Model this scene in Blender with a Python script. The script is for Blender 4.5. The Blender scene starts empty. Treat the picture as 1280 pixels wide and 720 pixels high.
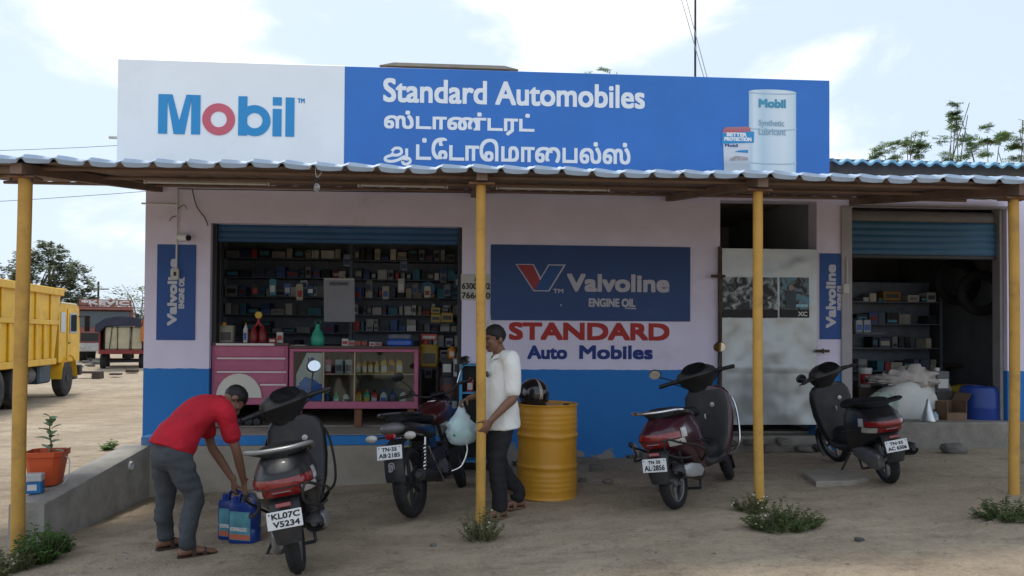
import bpy, math, random
import numpy as np
from mathutils import Matrix, Vector, Euler, noise as mnoise
random.seed(7); rng = random.Random(11)
R = math.radians
sc = bpy.context.scene
C = sc.collection

# ------------------------------------------------------------------ camera
F_PX, PPY = 967.0, 403.0
CAM_H = 1.58
cam_d = bpy.data.cameras.new('camera'); cam = bpy.data.objects.new('camera', cam_d); C.objects.link(cam)
cam_d.sensor_width = 36.0; cam_d.lens = 36.0*F_PX/1280.0
cam_d.shift_y = (PPY-360.0)/1280.0
cam_d.clip_start = 0.05; cam_d.clip_end = 3000
CAM_M = Matrix.Translation((0, 0, CAM_H)) @ Matrix.Rotation(R(-4.0), 4, 'Z') @ Matrix.Rotation(R(91.0), 4, 'X') @ Matrix.Rotation(R(0.35), 4, 'Z')
cam.matrix_world = CAM_M
sc.camera = cam

# ------------------------------------------------------------------ light
SUN_EL, SUN_AZ = R(60), R(-24)      # azimuth from +Y (behind the shop), negative = to the left
world = bpy.data.worlds.new('World'); sc.world = world; world.use_nodes = True
wn, wl = world.node_tree.nodes, world.node_tree.links
wn.clear()
sky = wn.new('ShaderNodeTexSky'); sky.sky_type = 'NISHITA'; sky.sun_disc = False
sky.sun_elevation = SUN_EL; sky.sun_rotation = SUN_AZ
sky.dust_density = 2.2; sky.air_density = 1.0; sky.ozone_density = 1.2
tc = wn.new('ShaderNodeTexCoord')
mp = wn.new('ShaderNodeMapping'); mp.inputs['Scale'].default_value = (1.0, 1.0, 2.1); mp.inputs['Location'].default_value = (0.37, 0.1, -0.24)
wl.new(tc.outputs['Generated'], mp.inputs['Vector'])
n1 = wn.new('ShaderNodeTexNoise'); n1.inputs['Scale'].default_value = 3.1; n1.inputs['Detail'].default_value = 9; n1.inputs['Roughness'].default_value = .56; n1.inputs['Distortion'].default_value = .25
wl.new(mp.outputs['Vector'], n1.inputs['Vector'])
ramp = wn.new('ShaderNodeMapRange'); ramp.interpolation_type = 'SMOOTHSTEP'
ramp.inputs['From Min'].default_value = .49; ramp.inputs['From Max'].default_value = .68
wl.new(n1.outputs['Fac'], ramp.inputs['Value'])
n2 = wn.new('ShaderNodeTexNoise'); n2.inputs['Scale'].default_value = 9; n2.inputs['Detail'].default_value = 6
wl.new(mp.outputs['Vector'], n2.inputs['Vector'])
ccol = wn.new('ShaderNodeMix'); ccol.data_type = 'RGBA'
ccol.inputs[6].default_value = (6.9, 7.2, 7.7, 1); ccol.inputs[7].default_value = (8.8, 8.85, 8.9, 1)
wl.new(n2.outputs['Fac'], ccol.inputs[0])
haze_mix = wn.new('ShaderNodeMix'); haze_mix.data_type = 'RGBA'; haze_mix.inputs[0].default_value = .86
haze_mix.inputs[7].default_value = (4.55, 5.35, 6.4, 1)
wl.new(sky.outputs['Color'], haze_mix.inputs[6])
cmix = wn.new('ShaderNodeMix'); cmix.data_type = 'RGBA'
wl.new(ramp.outputs['Result'], cmix.inputs[0]); wl.new(haze_mix.outputs[2], cmix.inputs[6]); wl.new(ccol.outputs[2], cmix.inputs[7])
bg = wn.new('ShaderNodeBackground'); bg.inputs['Strength'].default_value = 0.0775
wl.new(cmix.outputs[2], bg.inputs['Color'])
wo = wn.new('ShaderNodeOutputWorld'); wl.new(bg.outputs[0], wo.inputs['Surface'])

sun_d = bpy.data.lights.new('sun', 'SUN'); sun_d.energy = 1.2; sun_d.angle = R(9); sun_d.color = (1, .95, .87)
sun = bpy.data.objects.new('sun', sun_d); C.objects.link(sun)
sdir = Vector((math.sin(SUN_AZ)*math.cos(SUN_EL), math.cos(SUN_AZ)*math.cos(SUN_EL), math.sin(SUN_EL)))
sun.rotation_euler = sdir.to_track_quat('Z', 'Y').to_euler()

vs = sc.view_settings
vs.view_transform = 'Standard'; vs.look = 'None'; vs.exposure = 1.15; vs.gamma = 1
sc.render.engine = 'CYCLES'
sc.cycles.use_denoising = True
sc.cycles.max_bounces = 8; sc.cycles.diffuse_bounces = 5; sc.cycles.transparent_max_bounces = 12
sc.cycles.caustics_reflective = False; sc.cycles.caustics_refractive = False

# ------------------------------------------------------------------ photo pixel -> place
def ray(px, py):
    d = Vector(((px-640.0)/F_PX, -(py-PPY)/F_PX, -1.0))
    return (CAM_M.to_3x3() @ d).normalized()
def P(px, py, y):                      # the point of a pixel on the upright plane at depth y
    d = ray(px, py); t = y/d.y
    return Vector((d.x*t, y, CAM_H+d.z*t))
def smooth(a, b, v):
    t = min(1, max(0, (v-a)/(b-a))); return t*t*(3-2*t)
GX = [-9, -4, -2, 0, 2.2, 4.7, 8]; GZ = [-.22, -.19, -.1, 0, .13, .22, .25]
def gz0(x, y):
    z = sum(float(np.interp(x+o, GX, GZ)) for o in (-.5, -.25, 0, .25, .5))/5
    return z + .4*smooth(24, 36, y)
def gz(x, y):
    z = gz0(x, y)
    if -40 < x < 40 and -5 < y < 60:
        v = Vector((x, y, 0))
        z += .022*mnoise.noise(v*.7) + .012*mnoise.noise(v*2.3) + .007*mnoise.noise(v*6.1)
        if y < 9.2 and x > -9: z += .005*mnoise.noise(Vector((x*.6, y*3.2, 3.1)))+.004*mnoise.noise(v*13)
    return z
def G(px, py, lift=0):                 # where a pixel's ray meets the ground
    d = ray(px, py); t = 6.0
    for _ in range(40):
        p = Vector((0, 0, CAM_H)) + d*t
        t = (gz(p.x, p.y)+lift-CAM_H)/d.z
    p = Vector((0, 0, CAM_H)) + d*t
    return p

# ------------------------------------------------------------------ materials
MATS = {}
def mat(name, col, rough=.6, var=.12, scale=5.0, bump=0.0, bscale=40.0, metal=0.0, spec=.4, dirt=None, dirt_amt=0.0, dirt_scale=2.2, coat=0.0, rnd=0.0, gen=False):
    if name in MATS: return MATS[name]
    m = bpy.data.materials.new(name); m.use_nodes = True; MATS[name] = m
    nt = m.node_tree; n, l = nt.nodes, nt.links
    b = n['Principled BSDF']
    b.inputs['Roughness'].default_value = rough; b.inputs['Metallic'].default_value = metal
    b.inputs['Specular IOR Level'].default_value = spec; b.inputs['Coat Weight'].default_value = coat
    t = n.new('ShaderNodeTexCoord')
    a = n.new('ShaderNodeTexNoise'); a.inputs['Scale'].default_value = scale; a.inputs['Detail'].default_value = 6; a.inputs['Roughness'].default_value = .6
    l.new(t.outputs['Object'], a.inputs['Vector'])
    mx = n.new('ShaderNodeMix'); mx.data_type = 'RGBA'
    mx.inputs[6].default_value = [c*(1-var) for c in col]+[1]; mx.inputs[7].default_value = [min(1, c*(1+var)) for c in col]+[1]
    rr = n.new('ShaderNodeMapRange'); rr.inputs['From Min'].default_value = .3; rr.inputs['From Max'].default_value = .7
    l.new(a.outputs['Fac'], rr.inputs['Value']); l.new(rr.outputs['Result'], mx.inputs[0])
    out = mx.outputs[2]
    if rnd:
        oi = n.new('ShaderNodeObjectInfo'); hs = n.new('ShaderNodeHueSaturation')
        mr = n.new('ShaderNodeMapRange'); mr.inputs['To Min'].default_value = 1-rnd; mr.inputs['To Max'].default_value = 1+rnd
        l.new(oi.outputs['Random'], mr.inputs['Value']); l.new(mr.outputs['Result'], hs.inputs['Value']); l.new(out, hs.inputs['Color']); out = hs.outputs['Color']
    if dirt:
        d = n.new('ShaderNodeTexNoise'); d.inputs['Scale'].default_value = dirt_scale; d.inputs['Detail'].default_value = 9; d.inputs['Roughness'].default_value = .68
        l.new(t.outputs['Object'], d.inputs['Vector'])
        dr = n.new('ShaderNodeMapRange'); dr.inputs['From Min'].default_value = .66-.36*dirt_amt; dr.inputs['From Max'].default_value = .82-.12*dirt_amt; dr.inputs['To Max'].default_value = min(1, .35+dirt_amt*.65)
        l.new(d.outputs['Fac'], dr.inputs['Value'])
        m2 = n.new('ShaderNodeMix'); m2.data_type = 'RGBA'; m2.inputs[7].default_value = list(dirt)+[1]
        l.new(dr.outputs['Result'], m2.inputs[0]); l.new(out, m2.inputs[6]); out = m2.outputs[2]
        ro = n.new('ShaderNodeMapRange'); ro.inputs['To Min'].default_value = rough; ro.inputs['To Max'].default_value = min(1, rough+.35)
        l.new(dr.outputs['Result'], ro.inputs['Value']); l.new(ro.outputs['Result'], b.inputs['Roughness'])
    l.new(out, b.inputs['Base Color'])
    if bump:
        bn = n.new('ShaderNodeTexNoise'); bn.inputs['Scale'].default_value = bscale; bn.inputs['Detail'].default_value = 5
        l.new(t.outputs['Object'], bn.inputs['Vector'])
        bp = n.new('ShaderNodeBump'); bp.inputs['Strength'].default_value = bump; bp.inputs['Distance'].default_value = .01
        l.new(bn.outputs['Fac'], bp.inputs['Height']); l.new(bp.outputs['Normal'], b.inputs['Normal'])
    return m
def hexc(r, g, b):                    # sRGB 0-255 -> linear
    f = lambda v: ((v/255+.055)/1.055)**2.4 if v > 10 else v/255/12.92
    return (f(r), f(g), f(b))

# ------------------------------------------------------------------ mesh building
class MB:
    def __init__(s): s.v = []; s.f = []
    def add(s, vs_, fs_, M=None):
        o = len(s.v)
        s.v += [tuple(M @ Vector(p)) if M else tuple(p) for p in vs_]
        s.f += [tuple(i+o for i in f) for f in fs_]
        return s
    def box(s, x0, x1, y0, y1, z0, z1, M=None):
        return s.add([(x, y, z) for z in (z0, z1) for y in (y0, y1) for x in (x0, x1)],
                     [(0, 2, 3, 1), (4, 5, 7, 6), (0, 1, 5, 4), (2, 6, 7, 3), (0, 4, 6, 2), (1, 3, 7, 5)], M)
    def rbox(s, x0, x1, y0, y1, z0, z1, r=.01, M=None):      # box with chamfered edges
        lo = (x0, y0, z0); hi = (x1, y1, z1); V = []; idx = {}
        r = min(r, (x1-x0)*.49, (y1-y0)*.49, (z1-z0)*.49)
        for sx in (0, 1):
            for sy in (0, 1):
                for sz in (0, 1):
                    sg = (sx, sy, sz)
                    for ax in range(3):
                        p = [0, 0, 0]
                        for k in range(3):
                            e = hi[k] if sg[k] else lo[k]
                            p[k] = e if k == ax else e+(-r if sg[k] else r)
                        idx[sg, ax] = len(V); V.append(tuple(p))
        Fs = []
        c = Vector(((x0+x1)/2, (y0+y1)/2, (z0+z1)/2))
        def put(ii):
            a = [Vector(V[i]) for i in ii]; nn = (a[1]-a[0]).cross(a[2]-a[0]); m = sum(a, Vector())/len(a)
            Fs.append(tuple(ii) if nn.dot(m-c) > 0 else tuple(reversed(ii)))
        for ax in range(3):
            u, w = [k for k in range(3) if k != ax]
            for sd in (0, 1):
                q = []
                for a_, b_ in ((0, 0), (1, 0), (1, 1), (0, 1)):
                    g_ = [0, 0, 0]; g_[ax] = sd; g_[u] = a_; g_[w] = b_; q.append(idx[tuple(g_), ax])
                put(q)
            for a_ in (0, 1):
                for b_ in (0, 1):
                    g0 = [0, 0, 0]; g0[u] = a_; g0[w] = b_; g1 = list(g0); g1[ax] = 1
                    put([idx[tuple(g0), u], idx[tuple(g1), u], idx[tuple(g1), w], idx[tuple(g0), w]])
        for sx in (0, 1):
            for sy in (0, 1):
                for sz in (0, 1): put([idx[(sx, sy, sz), k] for k in range(3)])
        return s.add(V, Fs, M)
    def loft(s, rings, cap0=True, cap1=True, closed=True, M=None):
        n = len(rings[0]); V = [p for r in rings for p in r]; Fs = []
        for i in range(len(rings)-1):
            for j in range(n if closed else n-1):
                k = (j+1) % n
                Fs.append((i*n+j, i*n+k, (i+1)*n+k, (i+1)*n+j))
        if cap0: Fs.append(tuple(reversed(range(n))))
        if cap1: Fs.append(tuple(range((len(rings)-1)*n, len(rings)*n)))
        return s.add(V, Fs, M)
    def tube(s, pts, r, n=10, M=None, flat=1.0, caps=True):
        pts = [Vector(p) for p in pts]
        rs = r if isinstance(r, (list, tuple)) else [r]*len(pts)
        rings = []; up = None
        for i, p in enumerate(pts):
            t = (pts[min(i+1, len(pts)-1)]-pts[max(i-1, 0)]).normalized()
            if up is None:
                up = Vector((0, 0, 1)) if abs(t.z) < .9 else Vector((1, 0, 0))
            sd = t.cross(up).normalized(); up = sd.cross(t).normalized()
            rings.append([p+sd*math.cos(a)*rs[i]+up*math.sin(a)*rs[i]*flat for a in [2*math.pi*j/n for j in range(n)]])
        return s.loft(rings, caps, caps, True, M)
    def lathe(s, prof, n=24, M=None, caps=True):               # prof: (r, z)
        rings = [[(r*math.cos(2*math.pi*j/n), r*math.sin(2*math.pi*j/n), z) for j in range(n)] for r, z in prof]
        return s.loft(rings, caps, caps, True, M)
    def prism(s, poly, y0, y1, M=None):                         # poly in (x, z), extruded along y
        n = len(poly); V = [(x, y0, z) for x, z in poly]+[(x, y1, z) for x, z in poly]
        Fs = [tuple(range(n)), tuple(reversed(range(n, 2*n)))]+[(i, i+n, (i+1) % n+n, (i+1) % n) for i in range(n)]
        return s.add(V, Fs, M)
    def sphere(s, c, rx, ry=None, rz=None, n=14, m=9, M=None):
        ry = ry or rx; rz = rz or rx
        rings = []
        for i in range(m+1):
            a = math.pi*(i+.02*(1 if i == 0 else -1 if i == m else 0))/m
            rings.append([(c[0]+rx*math.sin(a)*math.cos(2*math.pi*j/n), c[1]+ry*math.sin(a)*math.sin(2*math.pi*j/n), c[2]-rz*math.cos(a)) for j in range(n)])
        return s.loft(rings, True, True, True, M)
    def quad(s, a, b, c, d): return s.add([a, b, c, d], [(0, 1, 2, 3)])
    def xf(s, M): s.v = [tuple(M @ Vector(p)) for p in s.v]; return s
    def mesh(s, name, material, smooth_=True, ang=35):
        me = bpy.data.meshes.new(name); me.from_pydata(s.v, [], s.f); me.update()
        if material: me.materials.append(material)
        if smooth_:
            me.polygons.foreach_set('use_smooth', [True]*len(me.polygons))
            me.set_sharp_from_angle(angle=R(ang))
        return me

def curve_pts(pts, k=6):               # Catmull-Rom through points
    pts = [Vector(p) for p in pts]; out = []
    for i in range(len(pts)-1):
        p0 = pts[max(i-1, 0)]; p1 = pts[i]; p2 = pts[i+1]; p3 = pts[min(i+2, len(pts)-1)]
        for j in range(k):
            t = j/k
            out.append(.5*((2*p1)+(p2-p0)*t+(2*p0-5*p1+4*p2-p3)*t*t+(3*p1-p0-3*p2+p3)*t*t*t))
    out.append(pts[-1]); return out

ROOTM = {}
def tag(o, label=None, cat=None, group=None, kind=None):
    if label: o['label'] = label
    if cat: o['category'] = cat
    if group: o['group'] = group
    if kind: o['kind'] = kind
    return o
def thing(name, label, cat, loc=(0, 0, 0), rz=0.0, group=None, rot=None):
    o = bpy.data.objects.new(name, None); C.objects.link(o); o.empty_display_size = .1
    o.location = loc; o.rotation_euler = rot if rot else (0, 0, rz)
    ROOTM[o.name] = Matrix.LocRotScale(Vector(loc), Euler(o.rotation_euler), None)
    return tag(o, label, cat, group)
def root_of(o):
    while o.parent: o = o.parent
    return o
def part(name, mb, m, parent, world_=False, smooth_=True, ang=35, label=None, kind=None):
    if world_:
        rm = ROOTM.get(root_of(parent).name)
        if rm is not None: mb.xf(rm.inverted())
    me = mb if isinstance(mb, bpy.types.Mesh) else mb.mesh(name, m, smooth_, ang)
    o = bpy.data.objects.new(name, me); C.objects.link(o); o.parent = parent
    return tag(o, label, None, None, kind)
def solo(name, mb, m, label, cat, group=None, kind=None, smooth_=True, ang=35, origin=True):
    loc = Vector((0, 0, 0))
    if origin:
        a = np.array(mb.v); loc = Vector(((a[:, 0].min()+a[:, 0].max())/2, (a[:, 1].min()+a[:, 1].max())/2, a[:, 2].min()))
        mb.xf(Matrix.Translation(-loc))
    o = bpy.data.objects.new(name, mb.mesh(name, m, smooth_, ang)); C.objects.link(o); o.location = loc
    ROOTM[o.name] = Matrix.Translation(loc)
    return tag(o, label, cat, group, kind)
def struct(name, mb, m, smooth_=True, ang=35):
    o = bpy.data.objects.new(name, mb.mesh(name, m, smooth_, ang)); C.objects.link(o); o['kind'] = 'structure'; return o
def dup(o, parent=None):
    c = o.copy(); C.objects.link(c); c.parent = parent
    for ch in list(o.children): dup(ch, c)
    return c

# text: built-in font, fitted into a box in the local (x, z) plane, facing -y
def text_mb(s, x0, x1, z0, z1, y=0.0, bold=.0, depth=.004, slant=0.0, ref=None, aspect=None):
    cu = bpy.data.curves.new('t', 'FONT'); cu.body = s; cu.size = 1; cu.offset = bold; cu.extrude = .01; cu.resolution_u = 4; cu.fill_mode = 'FRONT' if depth <= 0 else 'BOTH'
    ob = bpy.data.objects.new('t', cu); C.objects.link(ob)
    dg = bpy.context.evaluated_depsgraph_get(); me = bpy.data.meshes.new_from_object(ob.evaluated_get(dg))
    v = np.array([p.co[:] for p in me.vertices]); fs = [tuple(p.vertices) for p in me.polygons]
    bpy.data.objects.remove(ob); bpy.data.curves.remove(cu); bpy.data.meshes.remove(me)
    lo, hi = v.min(0), v.max(0)
    X = (v[:, 0]-lo[0])/(hi[0]-lo[0]); Z = (v[:, 1]-lo[1])/(hi[1]-lo[1]); D = (v[:, 2]-lo[2])/(hi[2]-lo[2]) if hi[2] > lo[2] else v[:, 2]*0
    b = MB()
    b.add([(x0+(x1-x0)*a+slant*(c)*(z1-z0), y-depth*d, z0+(z1-z0)*c) for a, c, d in zip(X, Z, D)], fs)
    return b
def multi_text(s, x0, x1, z0, z1, y, rad, k=8, step=.0003):      # heavier strokes: slightly shifted layers of the same flat lettering
    b = MB(); src = text_mb(s, x0+rad, x1-rad, z0+rad, z1-rad, y, 0, 0)
    for i in range(k+1):
        a = 2*math.pi*i/k; dx, dz = (0, 0) if i == k else (rad*round(math.cos(a)*.9), rad*round(math.sin(a)*.9))
        b.add([(p[0]+dx, p[1]-i*step, p[2]+dz) for p in src.v], src.f)
    return b

# ================================================================== ground
def ground():
    xs = [-900, -400, -200, -110, -70, -50, -40, -32, -26, -21, -17, -14, -12, -10.5, -9.2, -8]+[x*.07 for x in range(-104, 105)]+[8, 9.2, 11, 14, 18, 24, 32, 45, 70, 120, 250, 500, 900]
    ys = [-300, -100, -40, -15, -6, -1, 1, 2.2, 3.0]+[3.6+i*.07 for i in range(0, 84)]+[9.6, 10, 10.6, 11.4, 12.3, 13.3, 14.5, 16, 17.5, 19, 21, 23, 25, 27, 29, 31, 33, 35, 37, 40, 44, 50, 60, 80, 120, 200, 400, 1000]
    b = MB(); nx = len(xs)
    b.v = [(x, y, gz(x, y)) for y in ys for x in xs]
    b.f = [(j*nx+i, j*nx+i+1, (j+1)*nx+i+1, (j+1)*nx+i) for j in range(len(ys)-1) for i in range(nx-1)]
    m = bpy.data.materials.new('dirt'); m.use_nodes = True; n, l = m.node_tree.nodes, m.node_tree.links
    bs = n['Principled BSDF']; bs.inputs['Roughness'].default_value = .95; bs.inputs['Specular IOR Level'].default_value = .15
    t = n.new('ShaderNodeTexCoord')
    def noi(s, d=6, r=.6, sx=1, sy=1):
        q = n.new('ShaderNodeTexNoise'); q.inputs['Scale'].default_value = s; q.inputs['Detail'].default_value = d; q.inputs['Roughness'].default_value = r
        mpp = n.new('ShaderNodeMapping'); mpp.inputs['Scale'].default_value = (sx, sy, 1)
        l.new(t.outputs['Object'], mpp.inputs['Vector']); l.new(mpp.outputs['Vector'], q.inputs['Vector']); return q.outputs['Fac']
    def rng_(v, a, b_, c=0, d=1):
        q = n.new('ShaderNodeMapRange'); q.inputs['From Min'].default_value = a; q.inputs['From Max'].default_value = b_; q.inputs['To Min'].default_value = c; q.inputs['To Max'].default_value = d
        l.new(v, q.inputs['Value']); return q.outputs['Result']
    def mixc(f, a, b_):
        q = n.new('ShaderNodeMix'); q.data_type = 'RGBA'; l.new(f, q.inputs[0])
        for k, c in ((6, a), (7, b_)):
            if isinstance(c, tuple): q.inputs[k].default_value = c+(1,)
            else: l.new(c, q.inputs[k])
        return q.outputs[2]
    c = mixc(rng_(noi(.55, 5), .35, .65), (.36, .285, .20), (.48, .39, .285))
    c = mixc(rng_(noi(2.4, 9, .7, .8, 1.25),   .44, .66, 0, .85), c, (.25, .195, .138))
    c = mixc(rng_(noi(30, 6, .7), .45, .75, 0, .55), c, (.50, .41, .30))
    c = mixc(rng_(noi(6.5, 9, .72), .54, .70, 0, .65), c, (.15, .12, .088))
    c = mixc(rng_(noi(1.0, 6, .65, .6, 2.2), .52, .68, 0, .35), c, (.47, .385, .28))
    c = mixc(rng_(noi(1.3, 6, .65, .7, 2.0), .56, .70, 0, .4), c, (.19, .15, .108))
    c = mixc(rng_(noi(95, 4, .6), .58, .68, 0, .6), c, (.12, .098, .075))
    c = mixc(rng_(noi(70, 4, .6), .58, .68, 0, .55), c, (.56, .48, .37))
    c = mixc(rng_(noi(17, 7, .75), .56, .66, 0, .45), c, (.17, .135, .10))
    vo = n.new('ShaderNodeTexVoronoi'); vo.inputs['Scale'].default_value = 42; l.new(t.outputs['Object'], vo.inputs['Vector'])
    peb = rng_(vo.outputs['Distance'], .10, .22, 1, 0)
    sel = n.new('ShaderNodeMath'); sel.operation = 'MULTIPLY'; l.new(peb, sel.inputs[0]); l.new(rng_(noi(3.1, 3), .55, .62), sel.inputs[1])
    c = mixc(sel.outputs[0], c, (.42, .37, .30))
    l.new(c, bs.inputs['Base Color'])
    ad = n.new('ShaderNodeMath'); ad.operation = 'ADD'; l.new(noi(26, 9, .7), ad.inputs[0]); l.new(sel.outputs[0], ad.inputs[1])
    bp = n.new('ShaderNodeBump'); bp.inputs['Strength'].default_value = .9; bp.inputs['Distance'].default_value = .035
    l.new(ad.outputs[0], bp.inputs['Height']); l.new(bp.outputs['Normal'], bs.inputs['Normal'])
    struct('ground', b, m, True, 80)
ground()

# ================================================================== shop building
D = 9.3                                         # depth of the shop front
W = lambda px, py, y=D: P(px, py, y)
PAINT_Z = W(760, 461.5).z
def paint_mat():
    m = mat('wall_paint', (.73, .69, .86), .8, .06, 2.2, .25, 70, dirt=(.36, .32, .36), dirt_amt=.26, dirt_scale=1.3)
    n, l = m.node_tree.nodes, m.node_tree.links
    bs = n['Principled BSDF']; src = bs.inputs['Base Color'].links[0].from_socket
    g = n.new('ShaderNodeNewGeometry'); sp = n.new('ShaderNodeSeparateXYZ'); l.new(g.outputs['Position'], sp.inputs[0])
    q = n.new('ShaderNodeTexNoise'); q.inputs['Scale'].default_value = 7; q.inputs['Detail'].default_value = 4; l.new(g.outputs['Position'], q.inputs['Vector'])
    ad = n.new('ShaderNodeMath'); ad.operation = 'MULTIPLY_ADD'; ad.inputs[1].default_value = .028; l.new(q.outputs['Fac'], ad.inputs[0]); l.new(sp.outputs['Z'], ad.inputs[2])
    lt = n.new('ShaderNodeMath'); lt.operation = 'LESS_THAN'; lt.inputs[1].default_value = PAINT_Z+.008; l.new(ad.outputs[0], lt.inputs[0])
    q2 = n.new('ShaderNodeTexNoise'); q2.inputs['Scale'].default_value = 3; q2.inputs['Detail'].default_value = 8; l.new(g.outputs['Position'], q2.inputs['Vector'])
    bl = n.new('ShaderNodeMix'); bl.data_type = 'RGBA'; bl.inputs[6].default_value = (.022, .17, .50, 1); bl.inputs[7].default_value = (.03, .21, .58, 1); l.new(q2.outputs['Fac'], bl.inputs[0])
    mx = n.new('ShaderNodeMix'); mx.data_type = 'RGBA'; l.new(lt.outputs[0], mx.inputs[0]); l.new(src, mx.inputs[6]); l.new(bl.outputs[2], mx.inputs[7])
    # scuffed, chipped foot of the wall
    q3 = n.new('ShaderNodeTexNoise'); q3.inputs['Scale'].default_value = 5; q3.inputs['Detail'].default_value = 10; q3.inputs['Roughness'].default_value = .7; l.new(g.outputs['Position'], q3.inputs['Vector'])
    h = n.new('ShaderNodeMapRange'); h.inputs['From Min'].default_value = .0; h.inputs['From Max'].default_value = .55; h.inputs['To Min'].default_value = .40; h.inputs['To Max'].default_value = .70; l.new(sp.outputs['Z'], h.inputs['Value'])
    gt = n.new('ShaderNodeMath'); gt.operation = 'GREATER_THAN'; l.new(q3.outputs['Fac'], gt.inputs[0]); l.new(h.outputs['Result'], gt.inputs[1])
    m3 = n.new('ShaderNodeMix'); m3.data_type = 'RGBA'; m3.inputs[7].default_value = (.27, .25, .22, 1); l.new(gt.outputs[0], m3.inputs[0]); l.new(mx.outputs[2], m3.inputs[6])
    l.new(m3.outputs[2], bs.inputs['Base Color']); return m
PAINT = paint_mat()
CEM = mat('cement', (.35, .31, .25), .9, .18, 3, .5, 60, dirt=(.33, .27, .2), dirt_amt=.35, dirt_scale=2)
CEMD = mat('old_cement', (.25, .23, .20), .95, .25, 5, .7, 45, dirt=(.12, .11, .1), dirt_amt=.3, dirt_scale=3)
INT = mat('interior_plaster', (.38, .42, .47), .9, .15, 2, .2, 50)
SHUT = mat('shutter_blue', (.025, .09, .21), .5, .12, 3, 0, dirt=(.12, .13, .14), dirt_amt=.25)
DARKM = mat('dark_metal', (.03, .03, .033), .5, .2, 8, .15, 50)
WOODD = mat('dark_wood', (.06, .042, .032), .7, .25, 6, .3, 40)
BLACK = mat('black_plastic', (.012, .012, .013), .45, .2, 9, .05, 120, dirt=(.11, .095, .075), dirt_amt=.22, dirt_scale=6)
WHITEP = mat('white_plastic', (.62, .63, .62), .45, .06, 6)

bx0 = W(180, 400).x; ox0 = W(262, 400).x; ox1 = W(577, 400).x; dx0 = W(900, 400).x; dx1 = W(1021, 400).x
rx0 = W(1063, 400).x; rx1 = W(1259, 400).x; bx1 = rx1+.75
TOPZ = 3.42; oz = W(420, 281).z; dz1 = W(960, 251).z; rz1 = W(1160, 257).z
FL = .49                                       # floor of the shops above the ground datum
BD = D+3.3                                      # back of the shops
shop = thing('shop_building', 'long single-storey roadside shop building painted lavender over bright blue', 'building', (0, D, 0))
T = .23
b = MB()
b.box(bx0, ox0, D, D+T, -.4, TOPZ); part('pillar', b, PAINT, shop, True)
b = MB(); b.box(ox0, ox1, D, D+T, oz, TOPZ); part('lintel', b, PAINT, shop, True)
b = MB(); b.box(ox1, dx0, D, D+T, -.4, TOPZ); wallp = part('front_wall', b, PAINT, shop, True)
b = MB(); b.box(dx0, dx1, D, D+T, dz1, TOPZ); part('lintel', b, PAINT, shop, True)
b = MB(); b.box(dx1, rx0, D, D+T, -.4, TOPZ); part('pillar', b, PAINT, shop, True)
b = MB(); b.box(rx0, rx1, D, D+T, rz1, TOPZ); part('lintel', b, PAINT, shop, True)
b = MB(); b.box(rx1, bx1, D, D+T, -.4, TOPZ); part('pillar', b, PAINT, shop, True)
b = MB(); b.box(bx0, bx0+T, D+T, BD+T, -.4, TOPZ); b.box(bx1-T, bx1, D+T, BD+T, -.4, TOPZ); b.box(bx0+T, bx1-T, BD, BD+T, -.4, TOPZ)
part('outer_wall', b, mat('outer_plaster', (.5, .46, .55), .9, .1, 2), shop, True)
for xa_ in (ox1+.16, dx0-.25, dx1+.06):
    b = MB(); b.box(xa_, xa_+.12, D+T, BD, -.2, TOPZ); part('partition_wall', b, INT, shop, True)
b = MB(); b.box(bx0-.06, W(1040, 300).x+.1, D-.04, BD+T+.05, TOPZ, TOPZ+.13); part('roof_slab', b, CEMD, shop, True)
b = MB(); b.box(bx0+T, ox1+.16, D+T, BD, -.2, FL-.01); part('floor', b, CEM, shop, True)
b = MB(); b.box(dx0-.13, dx1+.06, D+T, BD, -.2, .40); part('floor', b, CEMD, shop, True)
b = MB(); b.box(rx0-.2, bx1-T, D+T, BD, -.2, FL-.01); part('floor', b, CEM, shop, True)
INTR = mat('dimmed_plaster', (.15, .16, .17), .9, .2, 2, .2, 50)  # darker copy of the interior plaster: right shop's dimness put into the colour
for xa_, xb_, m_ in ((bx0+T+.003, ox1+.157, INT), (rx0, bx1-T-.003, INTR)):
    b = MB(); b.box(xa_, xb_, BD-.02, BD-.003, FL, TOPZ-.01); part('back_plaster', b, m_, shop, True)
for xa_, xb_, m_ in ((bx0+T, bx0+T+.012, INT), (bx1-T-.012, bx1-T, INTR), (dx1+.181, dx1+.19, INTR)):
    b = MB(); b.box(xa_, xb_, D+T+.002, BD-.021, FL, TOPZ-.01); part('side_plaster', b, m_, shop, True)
b = MB(); xr_ = W(1040, 300).x+.11; b.box(xr_, bx1+.3, D+.3, BD+T+.05, TOPZ-.001, TOPZ+.05); part('roof_deck', b, CEMD, shop, True)
b = MB(); b.box(dx1+.2, bx1-.01, D+.012, D+T, TOPZ, W(1100, 205, D+.012).z+.05); part('parapet', b, mat('parapet_grey', (.10, .09, .085), .9, .2, 4, .3), shop, True)
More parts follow.
